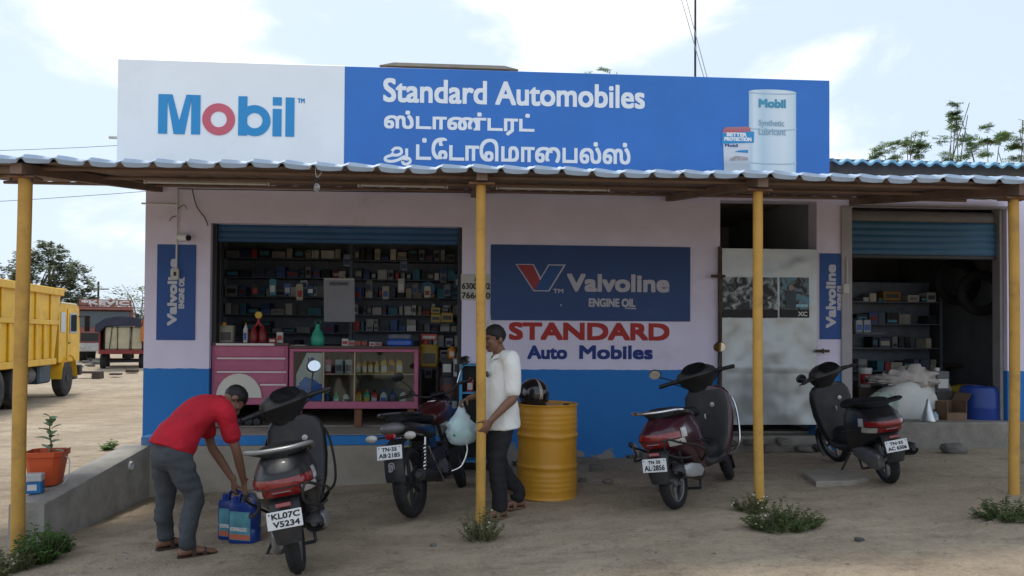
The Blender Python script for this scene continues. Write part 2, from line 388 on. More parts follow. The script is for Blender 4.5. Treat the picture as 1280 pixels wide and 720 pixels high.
# blue corrugated roof over the right shop, its edge showing above the canopy
BLR = mat('roof_blue', (.20, .42, .58), .5, .12, 4, .05, 40, dirt=(.3, .33, .35), dirt_amt=.25)
def blue_sheet(x0, n_):
    ya, yb_ = D-.12, D+3.2; za_ = W(1160, 203, ya).z; b = MB(); pts = []
    for k in range(n_*8+1):
        x_ = x0+k*.19/8; w_ = .026*math.cos(k/8*2*math.pi)
        pts.append([(x_, ya, za_+w_-.03), (x_, ya-.004, za_+w_), (x_, ya+1.6, za_+w_+.28), (x_, yb_, za_+w_+.55)])
    b.v = [p for r_ in pts for p in r_]; b.f = [(4*i+j, 4*i+4+j, 4*i+5+j, 4*i+1+j) for i in range(len(pts)-1) for j in range(3)]
    return b
xr_ = W(1040, 200, D-.12).x+.01
for k in range(4): part('roof_sheet', blue_sheet(xr_+k*.95, 5), BLR, shop, True, ang=60)
# shop step with a blue painted edge, in front of the open shop
sy0 = 8.55
sx0 = W(176, 548, sy0).x; sx1 = W(560, 548, sy0).x; sz = W(320, 545.5, sy0).z; sz2 = W(320, 557, sy0).z
b = MB(); b.box(sx0+.02, sx1, sy0+.012, D-.002, -.4, sz-.012); b.box(ox0+.002, ox1-.002, D-.002, D+T-.002, -.4, sz-.012); st_ = part('front_step', b, CEM, shop, True)
b = MB(); b.rbox(sx0, sx1+.01, sy0, D-.03, sz2, sz, .006)
part('step_edge', b, mat('step_blue', (.03, .2, .52), .85, .15, 4, .4, 60, dirt=(.33, .29, .24), dirt_amt=.36, dirt_scale=2.5), st_, True)
# worn cement top of the step, a screed standing proud between the painted edges
b = MB(); b.box(sx0+.1, sx1-.03, sy0+.10, D-.035, sz+.0, sz+.006); part('screed', b, CEM, st_, True)
# plinth under door and right shop
b = MB(); zr = W(1200, 528, D-.18).z; b.rbox(rx0-.12, bx1+.3, D-.20, D-.002, -.3, zr, .015); b.box(rx0+.002, rx1-.002, D-.002, D+T-.002, -.3, zr-.002)
part('plinth', b, CEMD, shop, True)
b = MB(); b.rbox(dx0-.02, dx1+.05, D-.05, D-.002, -.3, .37, .015); b.box(dx0+.002, dx1-.002, D-.002, D+T-.002, -.3, .37); part('door_sill', b, CEMD, shop, True)
# rough foundation stones showing under the blue wall and under the door
STONE = mat('grey_stone', (.15, .14, .125), .95, .3, 7, .8, 30, rnd=.3)
def stone_mesh(seed, n=9):
    r_ = random.Random(seed); b = MB(); b.sphere((0, 0, 0), .5, .5, .5, n, 6)
    b.v = [tuple(Vector((max(-.36, min(.36, p[0])), max(-.36, min(.36, p[1])), max(-.33, min(.33, p[2]))))*(1+.35*mnoise.noise(Vector(p)*2.3+Vector((seed*3.1, 0, 0))))) for p in b.v]
    return b.mesh('stone', STONE, True, 50)
SM = [stone_mesh(i) for i in range(5)]
def stone(loc, s, parent=None, rz=None):
    o = bpy.data.objects.new('stone', SM[rng.randrange(5)]); C.objects.link(o)
    o.location = loc; o.scale = s; o.rotation_euler = (0, 0, rng.uniform(-.3, .3) if rz is None else rz)
    if parent: o.parent = parent
    return o
fx = W(618, 575).x
while fx < W(905, 570).x:
    w_ = rng.uniform(.12, .36); h_ = rng.uniform(.04, .085)
    if rng.random() < .6: stone((fx+w_/2, -.02, gz(fx, D)+h_*.35), (w_*1.35, .16, h_*1.4), shop, 0)
    fx += w_
for px_s in range(908, 1020, 22):
    q = W(px_s, 548); w_ = rng.uniform(.1, .19)
    stone((q.x, -.12-rng.uniform(0, .1), gz(q.x, D)+.06+rng.choice((0, .08))), (w_*1.4, .2, rng.uniform(.1, .16)), shop)
# painted lettering on the wall
RED = mat('red_lettering', (.40, .035, .03), .7, .1, 9); NAVY = mat('navy_lettering', (.02, .045, .22), .7, .12, 9)
def wall_text(s, pxs, y=D-.003, bold=.03, slant=0):
    a = W(pxs[0], pxs[3], y); c = W(pxs[2], pxs[1], y)
    return multi_text(s, a.x, c.x, a.z, c.z, y, bold)
part('lettering', wall_text('STANDARD', (636, 404, 837, 425), bold=.013), RED, wallp, True, False)
part('lettering', wall_text('Auto', (659, 432, 709, 449), bold=.009), NAVY, wallp, True, False)
part('lettering', wall_text('Mobiles', (724, 432, 816, 449), bold=.009), NAVY, wallp, True, False)
# roller shutters rolled up
def shutter(x0, x1, z0, z1, y, parent, mm):
    s = thing_part('shutter', parent)
    return s
def slats(x0, x1, z0, z1, y, mm, step=.075):
    b = MB(); k = int((z1-z0)/step+.5); st = (z1-z0)/k; poly = []
    for i in range(k):
        for t in (0, .25, .5, .75): poly.append((y-.02*math.sin(t*math.pi)-.006*(t == 0), z0+(i+t)*st))
    poly.append((y, z1))
    V = [(x, a, c) for a, c in poly for x in (x0, x1)]
    b.add(V, [(2*i, 2*i+1, 2*i+3, 2*i+2) for i in range(len(poly)-1)])
    return b
za = W(420, 283.5, D+.14).z; zb = W(420, 299, D+.14).z
sh = part('shutter', slats(ox0+.02, ox1-.02, zb, oz+.25, D+.14, SHUT, .08), SHUT, shop, True)
b = MB(); b.rbox(ox0+.02, ox1-.02, D+.12, D+.16, zb-.05, zb, .008); part('bottom_rail', b, SHUT, sh, True)
for xx in (ox0, ox1-.05):
    b = MB(); b.box(xx, xx+.05, D+.08, D+.2, FL-.01, oz+.2); part('guide_rail', b, DARKM, sh, True)
zb = W(1160, 319, D+.14).z; zc = W(1160, 278, D+.14).z
sh = part('shutter', slats(rx0+.04, rx1-.01, zb, zc, D+.14, SHUT, .08), mat('shutter_teal', (.03, .11, .20), .5, .12, 3, dirt=(.06, .08, .10), dirt_amt=.25), shop, True)
b = MB(); b.rbox(rx0+.04, rx1-.01, D+.12, D+.16, zb-.05, zb, .008); part('bottom_rail', b, DARKM, sh, True)
b = MB(); b.tube([(rx0+.03, D+.22, zc+.06), (rx1, D+.22, zc+.06)], .09, 14); part('shutter_roll', b, mat('grey_metal', (.16, .15, .14), .6, .2, 5), sh, True)
for xx in (rx0, rx1-.05):
    b = MB(); b.box(xx, xx+.04, D+.06, D+.2, FL-.01, rz1); part('guide_rail', b, mat('grey_frame', (.28, .27, .27), .7, .1, 6), sh, True)
# light grey frame strip left of the right shop
b = MB(); q0 = W(1052, 246, D-.03); q1 = W(1062, 530, D-.03); b.rbox(q0.x, rx0+.01, D-.03, D-.002, zr+.002, 3.22, .006); b.rbox(rx0+.01, rx1+.05, D-.03, D-.002, rz1+.0, 3.22, .006)
part('frame', b, mat('frame_paint', (.36, .34, .36), .8, .1, 4), shop, True)

# ------------------------------------------------------------------ metal sheet door
def door():
    y = D-.05
    a = W(901, 531, y); c = W(1021, 312, y)
    t = thing('metal_sheet_door', 'dented bare sheet-metal door with two torn posters beside the blue wall', 'door', ((a.x+c.x)/2, y, a.z))
    w, h = (c.x-a.x)/2, c.z-a.z
    b = MB(); nx, nz = 36, 60
    def dy(x, z):
        v = Vector((x*2.1, z*1.6, 0)); e = .020*mnoise.noise(v)+.008*mnoise.noise(v*2.7+Vector((5, 0, 0)))-.022*abs(mnoise.noise(v*1.7+Vector((9, 2, 0))))-.008*abs(mnoise.noise(v*4.3))
        edge = min(1, (w-abs(x))/.12, z/.1, (h-z)/.1)
        crease = .010*math.exp(-((z-h*.32+.02*x)/.02)**2)+.008*math.exp(-((z-h*.68)/.015)**2)
        return -(e*max(0, edge)+crease*max(0, edge))
    b.v = [(-w+2*w*i/nx, dy(-w+2*w*i/nx, h*j/nz), h*j/nz) for j in range(nz+1) for i in range(nx+1)]
    N = nx+1
    b.f = [(j*N+i, j*N+i+1, (j+1)*N+i+1, (j+1)*N+i) for j in range(nz) for i in range(nx)]
    k = len(b.v)
    b.box(-w, w, .032, .05, 0, h)
    zinc = mat('zinc_sheet', (.40, .425, .43), .40, .08, 2, .10, 9, metal=.6, dirt=(.33, .33, .32), dirt_amt=.15, dirt_scale=1.6)
    part('sheet', b, zinc, t, ang=60)
    RUST = mat('rusty_iron', (.075, .05, .035), .85, .4, 12, .4, 60)
    b = MB(); b.rbox(-w-.03, -w+.01, -.022, .03, -.01, h+.02, .006); part('edge_strip', b, RUST, t)
    for zz in (.25, h*.5, h-.25):
        b = MB(); b.tube([(-w-.012, -.03, zz-.05), (-w-.012, -.03, zz+.05)], .012, 8); part('hinge', b, RUST, t)
    for sx, zz in ((-1, h*.84), (1, h*.42)):
        b = MB(); b.rbox(min(sx*(w-.04), sx*(w+.14)), max(sx*(w-.04), sx*(w+.14)), -.05, -.036, zz-.018, zz+.018, .004)
        b.tube([(sx*(w+.05), -.06, zz-.03), (sx*(w+.05), -.06, zz+.03)], .012, 8); part('latch', b, RUST, t)
    for k, (pa, pb, seed) in enumerate((((903, 347), (972, 397), 1.0), ((975, 347), (1011, 397), 6.0))):
        q0 = W(pa[0], pb[1], y); q1 = W(pb[0], pa[1], y); cx = (a.x+c.x)/2
        x0, x1, z0, z1 = q0.x-cx, q1.x-cx, q0.z-a.z, q1.z-a.z
        pm = bpy.data.materials.new('poster_print_%d' % k); pm.use_nodes = True; n, l = pm.node_tree.nodes, pm.node_tree.links
        bs = n['Principled BSDF']; bs.inputs['Roughness'].default_value = .6
        tt = n.new('ShaderNodeTexCoord'); mpp = n.new('ShaderNodeMapping'); mpp.inputs['Location'].default_value = (seed, 0, seed); l.new(tt.outputs['Object'], mpp.inputs[0])
        nn = n.new('ShaderNodeTexNoise'); nn.inputs['Scale'].default_value = 9; nn.inputs['Detail'].default_value = 3; nn.inputs['Distortion'].default_value = 1.2; l.new(mpp.outputs[0], nn.inputs['Vector'])
        cr = n.new('ShaderNodeValToRGB'); l.new(nn.outputs['Fac'], cr.inputs[0])
        e = cr.color_ramp.elements; e[0].position = .40; e[0].color = (.02, .022, .025, 1); e[1].position = .52; e[1].color = (.13, .16, .17, 1)
        e2 = e.new(.62); e2.color = (.40, .44, .45, 1) if k == 0 else (.10, .26, .36, 1)
        l.new(cr.outputs[0], bs.inputs['Base Color'])
        b = MB(); G_ = 6
        b.v = [(x0+(x1-x0)*i/G_, dy(x0+(x1-x0)*i/G_, z0+(z1-z0)*j/G_)-.007-.003*((i+j) % 3 == 0), z0+(z1-z0)*j/G_) for j in range(G_+1) for i in range(G_+1)]
        b.f = [(j*7+i, j*7+i+1, j*7+i+8, j*7+i+7) for j in range(6) for i in range(6)]
        po = part('poster', b, pm, t, label='torn black and white poster' if k == 0 else 'dark poster with a standing figure and blue print')
        yy = min(p[1] for p in b.v)-.004
        b = MB(); b.box(x0+.004, x1-.004, yy-.001, yy, z0+.004, z0+.10); part('caption_band', b, mat('poster_black', (.015, .015, .017), .6), po)
        if k == 1:
            part('caption', text_mb('XC', x1-.15, x1-.03, z0+.02, z0+.075, yy-.002, .03, .001), WHITEP, po, smooth_=False)
            b = MB()   # standing figure printed on the poster
            cx_ = x0+.13; b.prism([(cx_-.06, z0+.11), (cx_+.06, z0+.11), (cx_+.065, z0+.30), (cx_+.025, z0+.33), (cx_-.025, z0+.33), (cx_-.065, z0+.30)], yy-.002, yy-.001)
            part('printed_figure', b, mat('poster_suit', (.05, .07, .09), .6), po)
            b = MB(); b.prism([(cx_+.032*math.cos(a_*.5236), z0+.37+.04*math.sin(a_*.5236)) for a_ in range(12)], yy-.003, yy-.001); part('printed_head', b, mat('poster_face', (.30, .24, .2), .6), po)
            b = MB(); b.box(x1-.17, x1-.02, yy-.002, yy-.001, z0+.13, z0+.165); part('printed_band', b, mat('poster_cyan', (.3, .5, .6), .6, .4, 40), po)
door()
# ================================================================== canopy
YP = 6.5
CAN_Y0, CAN_Y1 = 6.30, D-.05
cz0 = P(601, 211, CAN_Y0).z; cz1 = cz0+.40
slope = (cz1-cz0)/(CAN_Y1-CAN_Y0)
canopy = thing('front_canopy', 'lean-to corrugated canopy on yellow posts along the shop front', 'canopy', (0, YP, 0))
SHEET = mat('sheet_blue_white', (.36, .46, .59), .55, .1, 5, .1, 40, dirt=(.34, .31, .28), dirt_amt=.3, dirt_scale=3)
UNDER = mat('sheet_underside', (.21, .145, .115), .85, .22, 2.5, .2, 30, dirt=(.08, .06, .05), dirt_amt=.3)
PER = .252
def prof_top(s):      # outline of the sheet's front edge over one corrugation (0..1)
    if s < .12: return .008+.026*math.sin(s/.12*math.pi/2)
    return .034-.028*((s-.12)/.88)**1.4
def prof_bot(s):
    d_ = min(s, 1-s); return -.034+(.034*math.cos(d_/.13*math.pi/2) if d_ < .13 else -.006*math.sin((s-.13)/.74*math.pi))
def sheet(x0, nper, lift):
    b = MB(); S = [0, .03, .06, .09, .12, .2, .35, .5, .65, .8, .87, .9, .93, .96]
    cols = [(k+s, s) for k in range(nper) for s in S]+[(nper, 0.0)]
    def surf(s):
        d_ = min(s, 1-s); return .022*math.cos(d_/.16*math.pi/2) if d_ < .16 else 0
    rows = []
    for u, s in cols:
        x = x0+u*PER; s2 = s+.02*math.sin(u*1.7+x0)
        jit = .006*math.sin(x*3.1)+.004*math.sin(x*7.7+1)
        pts = [(x, CAN_Y0+.012, cz0+prof_bot(s)+jit+lift), (x, CAN_Y0-.006, cz0+(prof_bot(s)*.5+prof_top(s)*.5)+jit+lift), (x, CAN_Y0+.012, cz0+prof_top(s)+jit+lift)]
        for t in (.04, .3, .6, 1): 
            y = CAN_Y0+(CAN_Y1-CAN_Y0)*t; pts.append((x, y, cz0+slope*(y-CAN_Y0)+surf(s)+lift+.012+jit*(1-t)))
        rows.append(pts)
    n = len(rows[0]); b.v = [p for r in rows for p in r]
    b.f = [(i*n+j, (i+1)*n+j, (i+1)*n+j+1, i*n+j+1) for i in range(len(rows)-1) for j in range(n-1)]
    return b
x = -5.2; i = 0
while x < 6.1:
    sh = part('roof_sheet', sheet(x, 4, .004*(i % 2)), SHEET, canopy, True, ang=50)
    b = MB(); nn = 17
    for k in range(nn):
        xx = x+4*PER*k/(nn-1)
        for t in (.025, 1): 
            y = CAN_Y0+(CAN_Y1-CAN_Y0)*t; b.v.append((xx, y, cz0+slope*(y-CAN_Y0)-.006-.012*(k % 4 != 0)))
    b.f = [(2*k, 2*k+1, 2*k+3, 2*k+2) for k in range(nn-1)]
    part('sheet_underside', b, UNDER, sh, True)
    x += 4*PER; i += 1
RUSTW = mat('rust_timber', (.20, .105, .06), .85, .3, 7, .3, 40, dirt=(.07, .05, .04), dirt_amt=.35)
YEL = mat('post_yellow', (.53, .30, .065), .7, .12, 4, .2, 50, dirt=(.17, .105, .06), dirt_amt=.42, dirt_scale=5)
posts = [(31, 224, 22, 690, .052), (602, 232, 600, 655, .042), (946.5, 240, 949, 628, .042), (1267, 250, 1268, 616, .042)]
for (tx, ty, bx_, by_, r) in posts:
    a = P(bx_, by_, YP); c = P(tx, ty, YP); g = gz(a.x, YP)
    b = MB(); nseg = 9; pts = []
    for k in range(nseg+1):
        t = k/nseg; pts.append((a.x+(c.x-a.x)*t+.006*math.sin(t*5+a.x), YP, g-.12+(c.z-g+.12)*t))
    b.tube(pts, [r*1.06]+[r]*nseg, 14); po = part('post', b, YEL, canopy, True)
    b = MB(); b.rbox(c.x-.11, c.x+.11, YP-.07, YP+.07, c.z, c.z+.018, .004); part('head_plate', b, RUSTW, po, True)
    for k in (-1, 1):
        b = MB(); b.tube([(c.x+k*.08, YP-.05, c.z-.03), (c.x+k*.08, YP-.05, c.z+.03)], .009, 6); part('bolt', b, DARKM, po, True)
    # rafter back to the wall
    b = MB(); y0_ = YP-.13; y1_ = D-.003; h0 = c.z+.02
    zt0 = cz0+slope*(y0_-CAN_Y0)-.025; zt1 = cz0+slope*(y1_-CAN_Y0)-.04
    b.add([(c.x+sx*.045, y, z) for y, zb_, zt in ((y0_, h0, zt0), (y1_, zt1-.07, zt1)) for z in (zb_, zt) for sx in (-1, 1)],
          [(0, 1, 3, 2), (4, 6, 7, 5), (0, 4, 5, 1), (2, 3, 7, 6), (0, 2, 6, 4), (1, 5, 7, 3)])
    part('rafter', b, UNDER, canopy, True)
for t in (.12, .5, .93):
    y = CAN_Y0+(CAN_Y1-CAN_Y0)*t; z = cz0+slope*(y-CAN_Y0)-.022
    b = MB(); b.tube([(-5.1, y, z-.022), (6.2, y, z-.022)], .018, 8); part('purlin', b, UNDER, canopy, True)
# fluorescent battens under the canopy by the wall
for pa, pb in (((180, 227.5), (337, 229.5)), ((447, 231.5), (560, 234)), ((620, 235), (762, 237))):
    y = 7.9; a = P(pa[0], pa[1], y); c = P(pb[0], pb[1], y)
    zc_ = cz0+slope*(y-CAN_Y0)-.045
    t = thing('tube_light', {180: 'unlit fluorescent tube fitting under the canopy near the left corner pillar', 447: 'unlit fluorescent tube fitting above the open shop, left of the middle yellow post', 620: 'unlit fluorescent tube fitting just right of the middle yellow post'}[pa[0]], 'light', ((a.x+c.x)/2, y, min(a.z, zc_)), group='tube lights under the canopy')
    w = (c.x-a.x)/2; 
    b = MB(); b.rbox(-w, w, -.02, .02, .014, .05, .005); part('batten', b, mat('batten_cream', (.52, .48, .40), .6, .1, 6), t)
    b = MB(); b.tube([(-w+.03, 0, 0), (w-.03, 0, 0)], .012, 8); part('tube', b, WHITEP, t)
    for k in (-1, 1):
        b = MB(); b.box(k*w-.02*(k > 0), k*w+.02*(k < 0), -.015, .015, -.015, .016); part('lamp_holder', b, WHITEP, t)
    for k in (-.6, .6):
        b = MB(); b.tube([(k*w, 0, .05), (k*w, 0, .05+max(.03, zc_-a.z))], .004, 5); part('hanger', b, DARKM, t)
# bulb hanging from the canopy edge
q = P(396, 228, CAN_Y0+.05)
t = thing('hanging_bulb', 'clear light bulb dangling on a wire from the canopy edge', 'light bulb', (q.x, q.y, q.z-.03))
b = MB(); b.lathe([(.002, -.045), (.018, -.04), (.026, -.015), (.02, .01), (.011, .025)], 12)
gl = bpy.data.materials.new('bulb_glass'); gl.use_nodes = True; gb = gl.node_tree.nodes['Principled BSDF']; gb.inputs['Transmission Weight'].default_value = .85; gb.inputs['Roughness'].default_value = .1; gb.inputs['Base Color'].default_value = (.8, .82, .82, 1)
part('bulb', b, gl, t)
b = MB(); b.lathe([(.012, .022), (.015, .03), (.015, .06), (.006, .07)], 10); part('holder', b, BLACK, t)
b = MB(); b.tube(curve_pts([(0, 0, .065), (-.012, 0, .13), (.005, 0, .2)]), .003, 5); b.tube(curve_pts([(0, 0, .065), (.035, 0, .11), (.03, 0, .17), (.01, 0, .2)]), .003, 5); part('wire', b, mat('wire_pale', (.5, .48, .45), .6), t)
# wire strung along the wall under the canopy and a drooping one by the shop opening
pts = [P(px, py, D-.05) for px, py in ((222, 236), (420, 239), (600, 241), (820, 243), (1010, 246))]
b = MB(); b.tube(curve_pts(pts), .006, 5); solo('wall_cable', b, BLACK, 'black cable running along the top of the wall under the canopy', 'cable')
pts = [P(px, py, D-.03) for px, py in ((240, 236), (246, 258), (256, 272), (260, 282))]
b = MB(); b.tube(curve_pts(pts), .006, 5); solo('loose_cable', b, BLACK, 'loose cable drooping to the upper left corner of the shop opening', 'cable')

# ================================================================== big sign board on the roof
SY = D-.16
def q_(px, py, y=SY): return P(px, py, y)
a = q_(147.5, 75); c = q_(1037, 99)
zt = (q_(148, 75).z+q_(1037, 99).z)/2; zb = 3.40; xm = q_(431, 100).x
sign = thing('roof_sign_board', 'wide blue and white shop name board standing above the canopy', 'sign board', ((a.x+c.x)/2, SY, zb))
SBLUE = mat('flex_blue', (.032, .17, .52), .38, .08, 1.2, .25, 3.2, dirt=(.06, .20, .50), dirt_amt=.3, dirt_scale=1.5); SWHITE = mat('flex_white', (.88, .89, .88), .4, .03, 1.5, .25, 3.2, dirt=(.76, .77, .76), dirt_amt=.3, dirt_scale=1.3)
b = MB(); b.rbox(a.x, xm-.001, SY, SY+.06, zb, zt, .004); pw = part('panel', b, SWHITE, sign, True, label='white panel with a blue and red word')
b = MB(); b.rbox(xm+.001, c.x, SY, SY+.06, zb, zt-.004, .004); pb = part('panel', b, SBLUE, sign, True, label='blue panel with white lettering')
b = MB()
for k in range(9):
    xx = a.x+.3+(c.x-a.x-.6)*k/8; b.box(xx-.02, xx+.02, SY+.063, SY+.10, zb+.02, zt-.03); b.tube([(xx, SY+.1, zt-.3), (xx, SY+.9, TOPZ+.15)], .015, 6)
part('back_frame', b, DARKM, sign, True)
LB = mat('letter_blue', (.025, .27, .56), .4, .03, 3); LR = mat('letter_red', (.62, .12, .16), .4, .03, 3); LW = mat('letter_white', (.85, .86, .86), .4, .03, 3)
def ring(b, cx, cz, ro, ri, y0, y1, n=40):
    o = len(b.v)
    for k in range(n):
        t_ = 2*math.pi*k/n
        for r_ in (ro, ri):
            for y in (y0, y1): b.v.append((cx+r_*math.cos(t_), y, cz+r_*math.sin(t_)))
    for k in range(n):
        e = o+4*k; f = o+4*((k+1) % n)
        b.f += [(e, e+2, f+2, f), (e+1, f+1, f+3, e+3), (e, f, f+1, e+1), (e+2, e+3, f+3, f+2)]
yl0, yl1 = SY-.008, SY-.001
z0 = (q_(198, 167).z+q_(368, 171).z)/2; z1 = (q_(200, 118).z+q_(368, 122).z)/2
X = lambda px, py=145: q_(px, py).x
H = z1-z0
b = MB(); m0, m1 = X(198), X(250.5); st = (m1-m0)*.215
b.prism([(m0, z0), (m0+st, z0), (m0+st, z1-.03), (m0+st, z0+H*.72)], yl0, yl1) if 0 else None
b.box(m0, m0+st, yl0, yl1, z0, z1); b.box(m1-st, m1, yl0, yl1, z0, z1)
mid = (m0+m1)/2; ap = st*.60
b.prism([(m0+st*.96, z1), (mid-ap, z0), (mid+ap, z0), (m1-st*.96, z1), (m1-st*1.0, z0+H*.55), (m1-st*1.0, z1-.001), (m1-st*1.9, z1), (mid, z0+H*.30), (m0+st*1.9, z1)][:0] or [(m0+st*.9, z1), (mid-ap, z0), (mid+ap, z0), (mid, z0+H*.33), (m0+st*1.55, z1)], yl0-.0006, yl1-.0006)
b.prism([(m1-st*.9, z1), (m1-st*1.55, z1), (mid, z0+H*.33), (mid-ap, z0), (mid+ap, z0)], yl0-.0012, yl1-.0012)
part('letter', b, LB, pw, True, False)
b = MB(); cx = (X(253)+X(294))/2; ro = (X(294)-X(253))/2; ring(b, cx, z0+ro*.98, ro, ro*.50, yl0, yl1); part('letter', b, LR, pw, True, False)
b = MB(); s0 = X(298); ro = (X(338.5)-s0)/2*.98; b.box(s0, s0+st, yl0, yl1, z0, z1); ring(b, s0+ro*1.03, z0+ro*.98, ro, ro*.50, yl0-.0006, yl1-.0006); part('letter', b, LB, pw, True, False)
b = MB(); s0 = X(341); b.box(s0, s0+st, yl0, yl1, z0, z0+H*.70); b.box(s0, s0+st, yl0, yl1, z0+H*.79, z1); part('letter', b, LB, pw, True, False)
b = MB(); s0 = X(357); b.box(s0, s0+st, yl0, yl1, z0, z1); part('letter', b, LB, pw, True, False)
def stext(s, x0, y0, x1, y1, m_, parent, rad=.009, y=SY-.002):
    # line of text between two photo corners (left-top, right-bottom), kept level
    xa, xb = q_(x0, (y0+y1)/2).x, q_(x1, (y0+y1)/2).x
    zt_ = q_((x0+x1)/2, y0).z; zb_ = q_((x0+x1)/2, y1).z
    return part('lettering', multi_text(s, xa, xb, zb_, zt_, y, rad), m_, parent, True, False)
stext('TM', 372, 123, 381, 129, LB, pw, .003)
stext('Standard Automobiles', 479, 102, 806, 132, LW, pb, .009)
stext('ஸ்டாண்டரட்', 480, 140, 668, 168, LW, pb, .008)
stext('ட்ேடாெமாைபல்ஸ்', 520, 174.5, 788, 203, LW, pb, .008)
def stroke(b, pts, w, y):               # flat ribbon of even width along a curve
    pts = [Vector((p[0], 0, p[1])) for p in pts]; L_ = []
    for i, p in enumerate(pts):
        t_ = (pts[min(i+1, len(pts)-1)]-pts[max(i-1, 0)]).normalized(); n_ = Vector((-t_.z, 0, t_.x))*w/2
        L_ += [(p.x+n_.x, y, p.z+n_.z), (p.x-n_.x, y, p.z-n_.z)]
    b.add(L_, [(2*i, 2*i+1, 2*i+3, 2*i+2) for i in range(len(pts)-1)])
u_ = lambda v: q_(480+v[0]*33.0, 188).x; 
def v_(v): return q_(497, 203-v[1]*22.0).z
b = MB()      # the first letter of the second line: loop and sweep, upright, and tail curl
for k, cp in enumerate(([(.30, .62), (.42, .80), (.62, .78), (.66, .55), (.52, .42), (.30, .40), (.08, .28), (.06, .12), (.25, .05), (.50, .12), (.72, .30), (.80, .34)],
          [(.30, .55), (.36, .42), (.50, .40)], [(.86, .80), (.86, .30), (.84, .12)], [(.70, .14), (.74, -.06), (.90, -.08), (1.0, .08), (.94, .24), (.80, .22), (.68, .12)])):
    stroke(b, [(u_(p), v_(p)) for p in curve_pts([(c_[0], c_[1], 0) for c_ in cp], 6)], .034, SY-.002-.0005*k)
part('lettering', b, LW, pb, True, False)
# the printed drum and can on the blue panel
def print_mat(name, stops, axis='X'):
    m = bpy.data.materials.new(name); m.use_nodes = True; n, l = m.node_tree.nodes, m.node_tree.links
    bs = n['Principled BSDF']; bs.inputs['Roughness'].default_value = .4
    t = n.new('ShaderNodeTexCoord'); s = n.new('ShaderNodeSeparateXYZ'); l.new(t.outputs['Generated'], s.inputs[0])
    cr = n.new('ShaderNodeValToRGB'); l.new(s.outputs[axis], cr.inputs[0]); e = cr.color_ramp.elements
    while len(e) > 1: e.remove(e[-1])
    e[0].position = stops[0][0]; e[0].color = stops[0][1]+(1,)
    for p, c_ in stops[1:]: k = e.new(p); k.color = c_+(1,)
    l.new(cr.outputs[0], bs.inputs['Base Color']); return m
dm = print_mat('printed_drum', [(0, (.42, .58, .68)), (.12, (.72, .78, .80)), (.3, (.50, .64, .71)), (.5, (.66, .74, .77)), (.75, (.74, .79, .80)), (.93, (.62, .72, .76)), (1, (.42, .58, .68))])
dx_a, dx_b = q_(936, 160).x, q_(995, 160).x; dzt = q_(965, 112).z; dzb = zb+.02; dw = (dx_b-dx_a)/2; dc = (dx_a+dx_b)/2
b = MB(); poly = [(dx_a, dzb)]+[(dx_b, dzb)]+[(dc+dw*math.cos(k*math.pi/16), dzt-.03+.03*math.sin(k*math.pi/16)) for k in range(17)]
b.prism(poly, SY-.003, SY-.001); pd = part('printed_drum', b, dm, pb, True, False)
b = MB()
for f_ in (0.0, .375, .73):
    zz = dzt-.028-(dzt-q_(965, 232).z)*f_
    n_ = 14
    for k in range(n_):
        x0_, x1_ = -1.02+2.04*k/n_, -1.02+2.04*(k+1)/n_; c0 = lambda v: -.02*math.sqrt(max(0, 1.05-v*v))
        b.prism([(dc+dw*x0_, zz+c0(x0_)-.014), (dc+dw*x1_, zz+c0(x1_)-.014), (dc+dw*x1_, zz+c0(x1_)), (dc+dw*x0_, zz+c0(x0_))], SY-.005, SY-.0035)
part('printed_hoop', b, mat('printed_hoop', (.40, .52, .58), .4, .02), pd, True, False)
part('lettering', multi_text('Mobil', q_(948, 130).x, q_(982, 130).x, q_(965, 135).z, q_(965, 124).z, SY-.006, .007), mat('print_teal', (.06, .30, .44), .4), pd, True, False)
part('lettering', multi_text('Synthetic', q_(948, 155).x, q_(980, 155).x, q_(965, 160).z, q_(965, 150).z, SY-.006, .002), mat('print_pale', (.30, .45, .53), .4), pd, True, False)
part('lettering', multi_text('Lubricant', q_(948, 165).x, q_(982, 165).x, q_(965, 169).z, q_(965, 160.5).z, SY-.006, .002), mat('print_pale', (.30, .45, .53), .4), pd, True, False)
cm = print_mat('printed_can', [(0, (.38, .33, .33)), (.2, (.55, .58, .6)), (.35, (.45, .5, .54)), (.5, (.66, .68, .7)), (.86, (.66, .68, .7)), (.90, (.50, .10, .13)), (1, (.45, .2, .22))], 'Z')
cxa, cxb = q_(903.5, 185).x, q_(940, 185).x; czt = q_(920, 158).z
b = MB(); b.prism([(cxa+.02, dzb), (cxb-.03, dzb), (cxb-.02, czt-.02), (cxb-.04, czt), (cxa+.03, czt-.015), (cxa, czt-.05)], SY-.0055, SY-.0035); pc = part('printed_can', b, cm, pb, True, False)
b = MB(); za_, zb__ = q_(920, 165).z, q_(920, 179).z
b.prism([(cxa-.012, zb__-.015), (cxb+.02, zb__+.01), (cxb+.025, za_+.01), (cxa-.015, za_-.02)], SY-.008, SY-.006); pk = part('printed_badge', b, mat('badge_blue', (.03, .28, .55), .4), pc, True, False)
for s_, y0, y1, xx in (('BETTER', 166, 171, (908, 933)), ('PROTECTION', 171.7, 176.5, (905, 939))):
    part('lettering', multi_text(s_, q_(xx[0], y0).x, q_(xx[1], y0).x, q_(920, y1).z, q_(920, y0).z, SY-.0085, .004), LW, pk, True, False)
part('lettering', multi_text('Mobil', q_(906, 182).x, q_(922, 182).x, q_(915, 184).z, q_(915, 180).z, SY-.0065, .002), NAVY, pc, True, False)
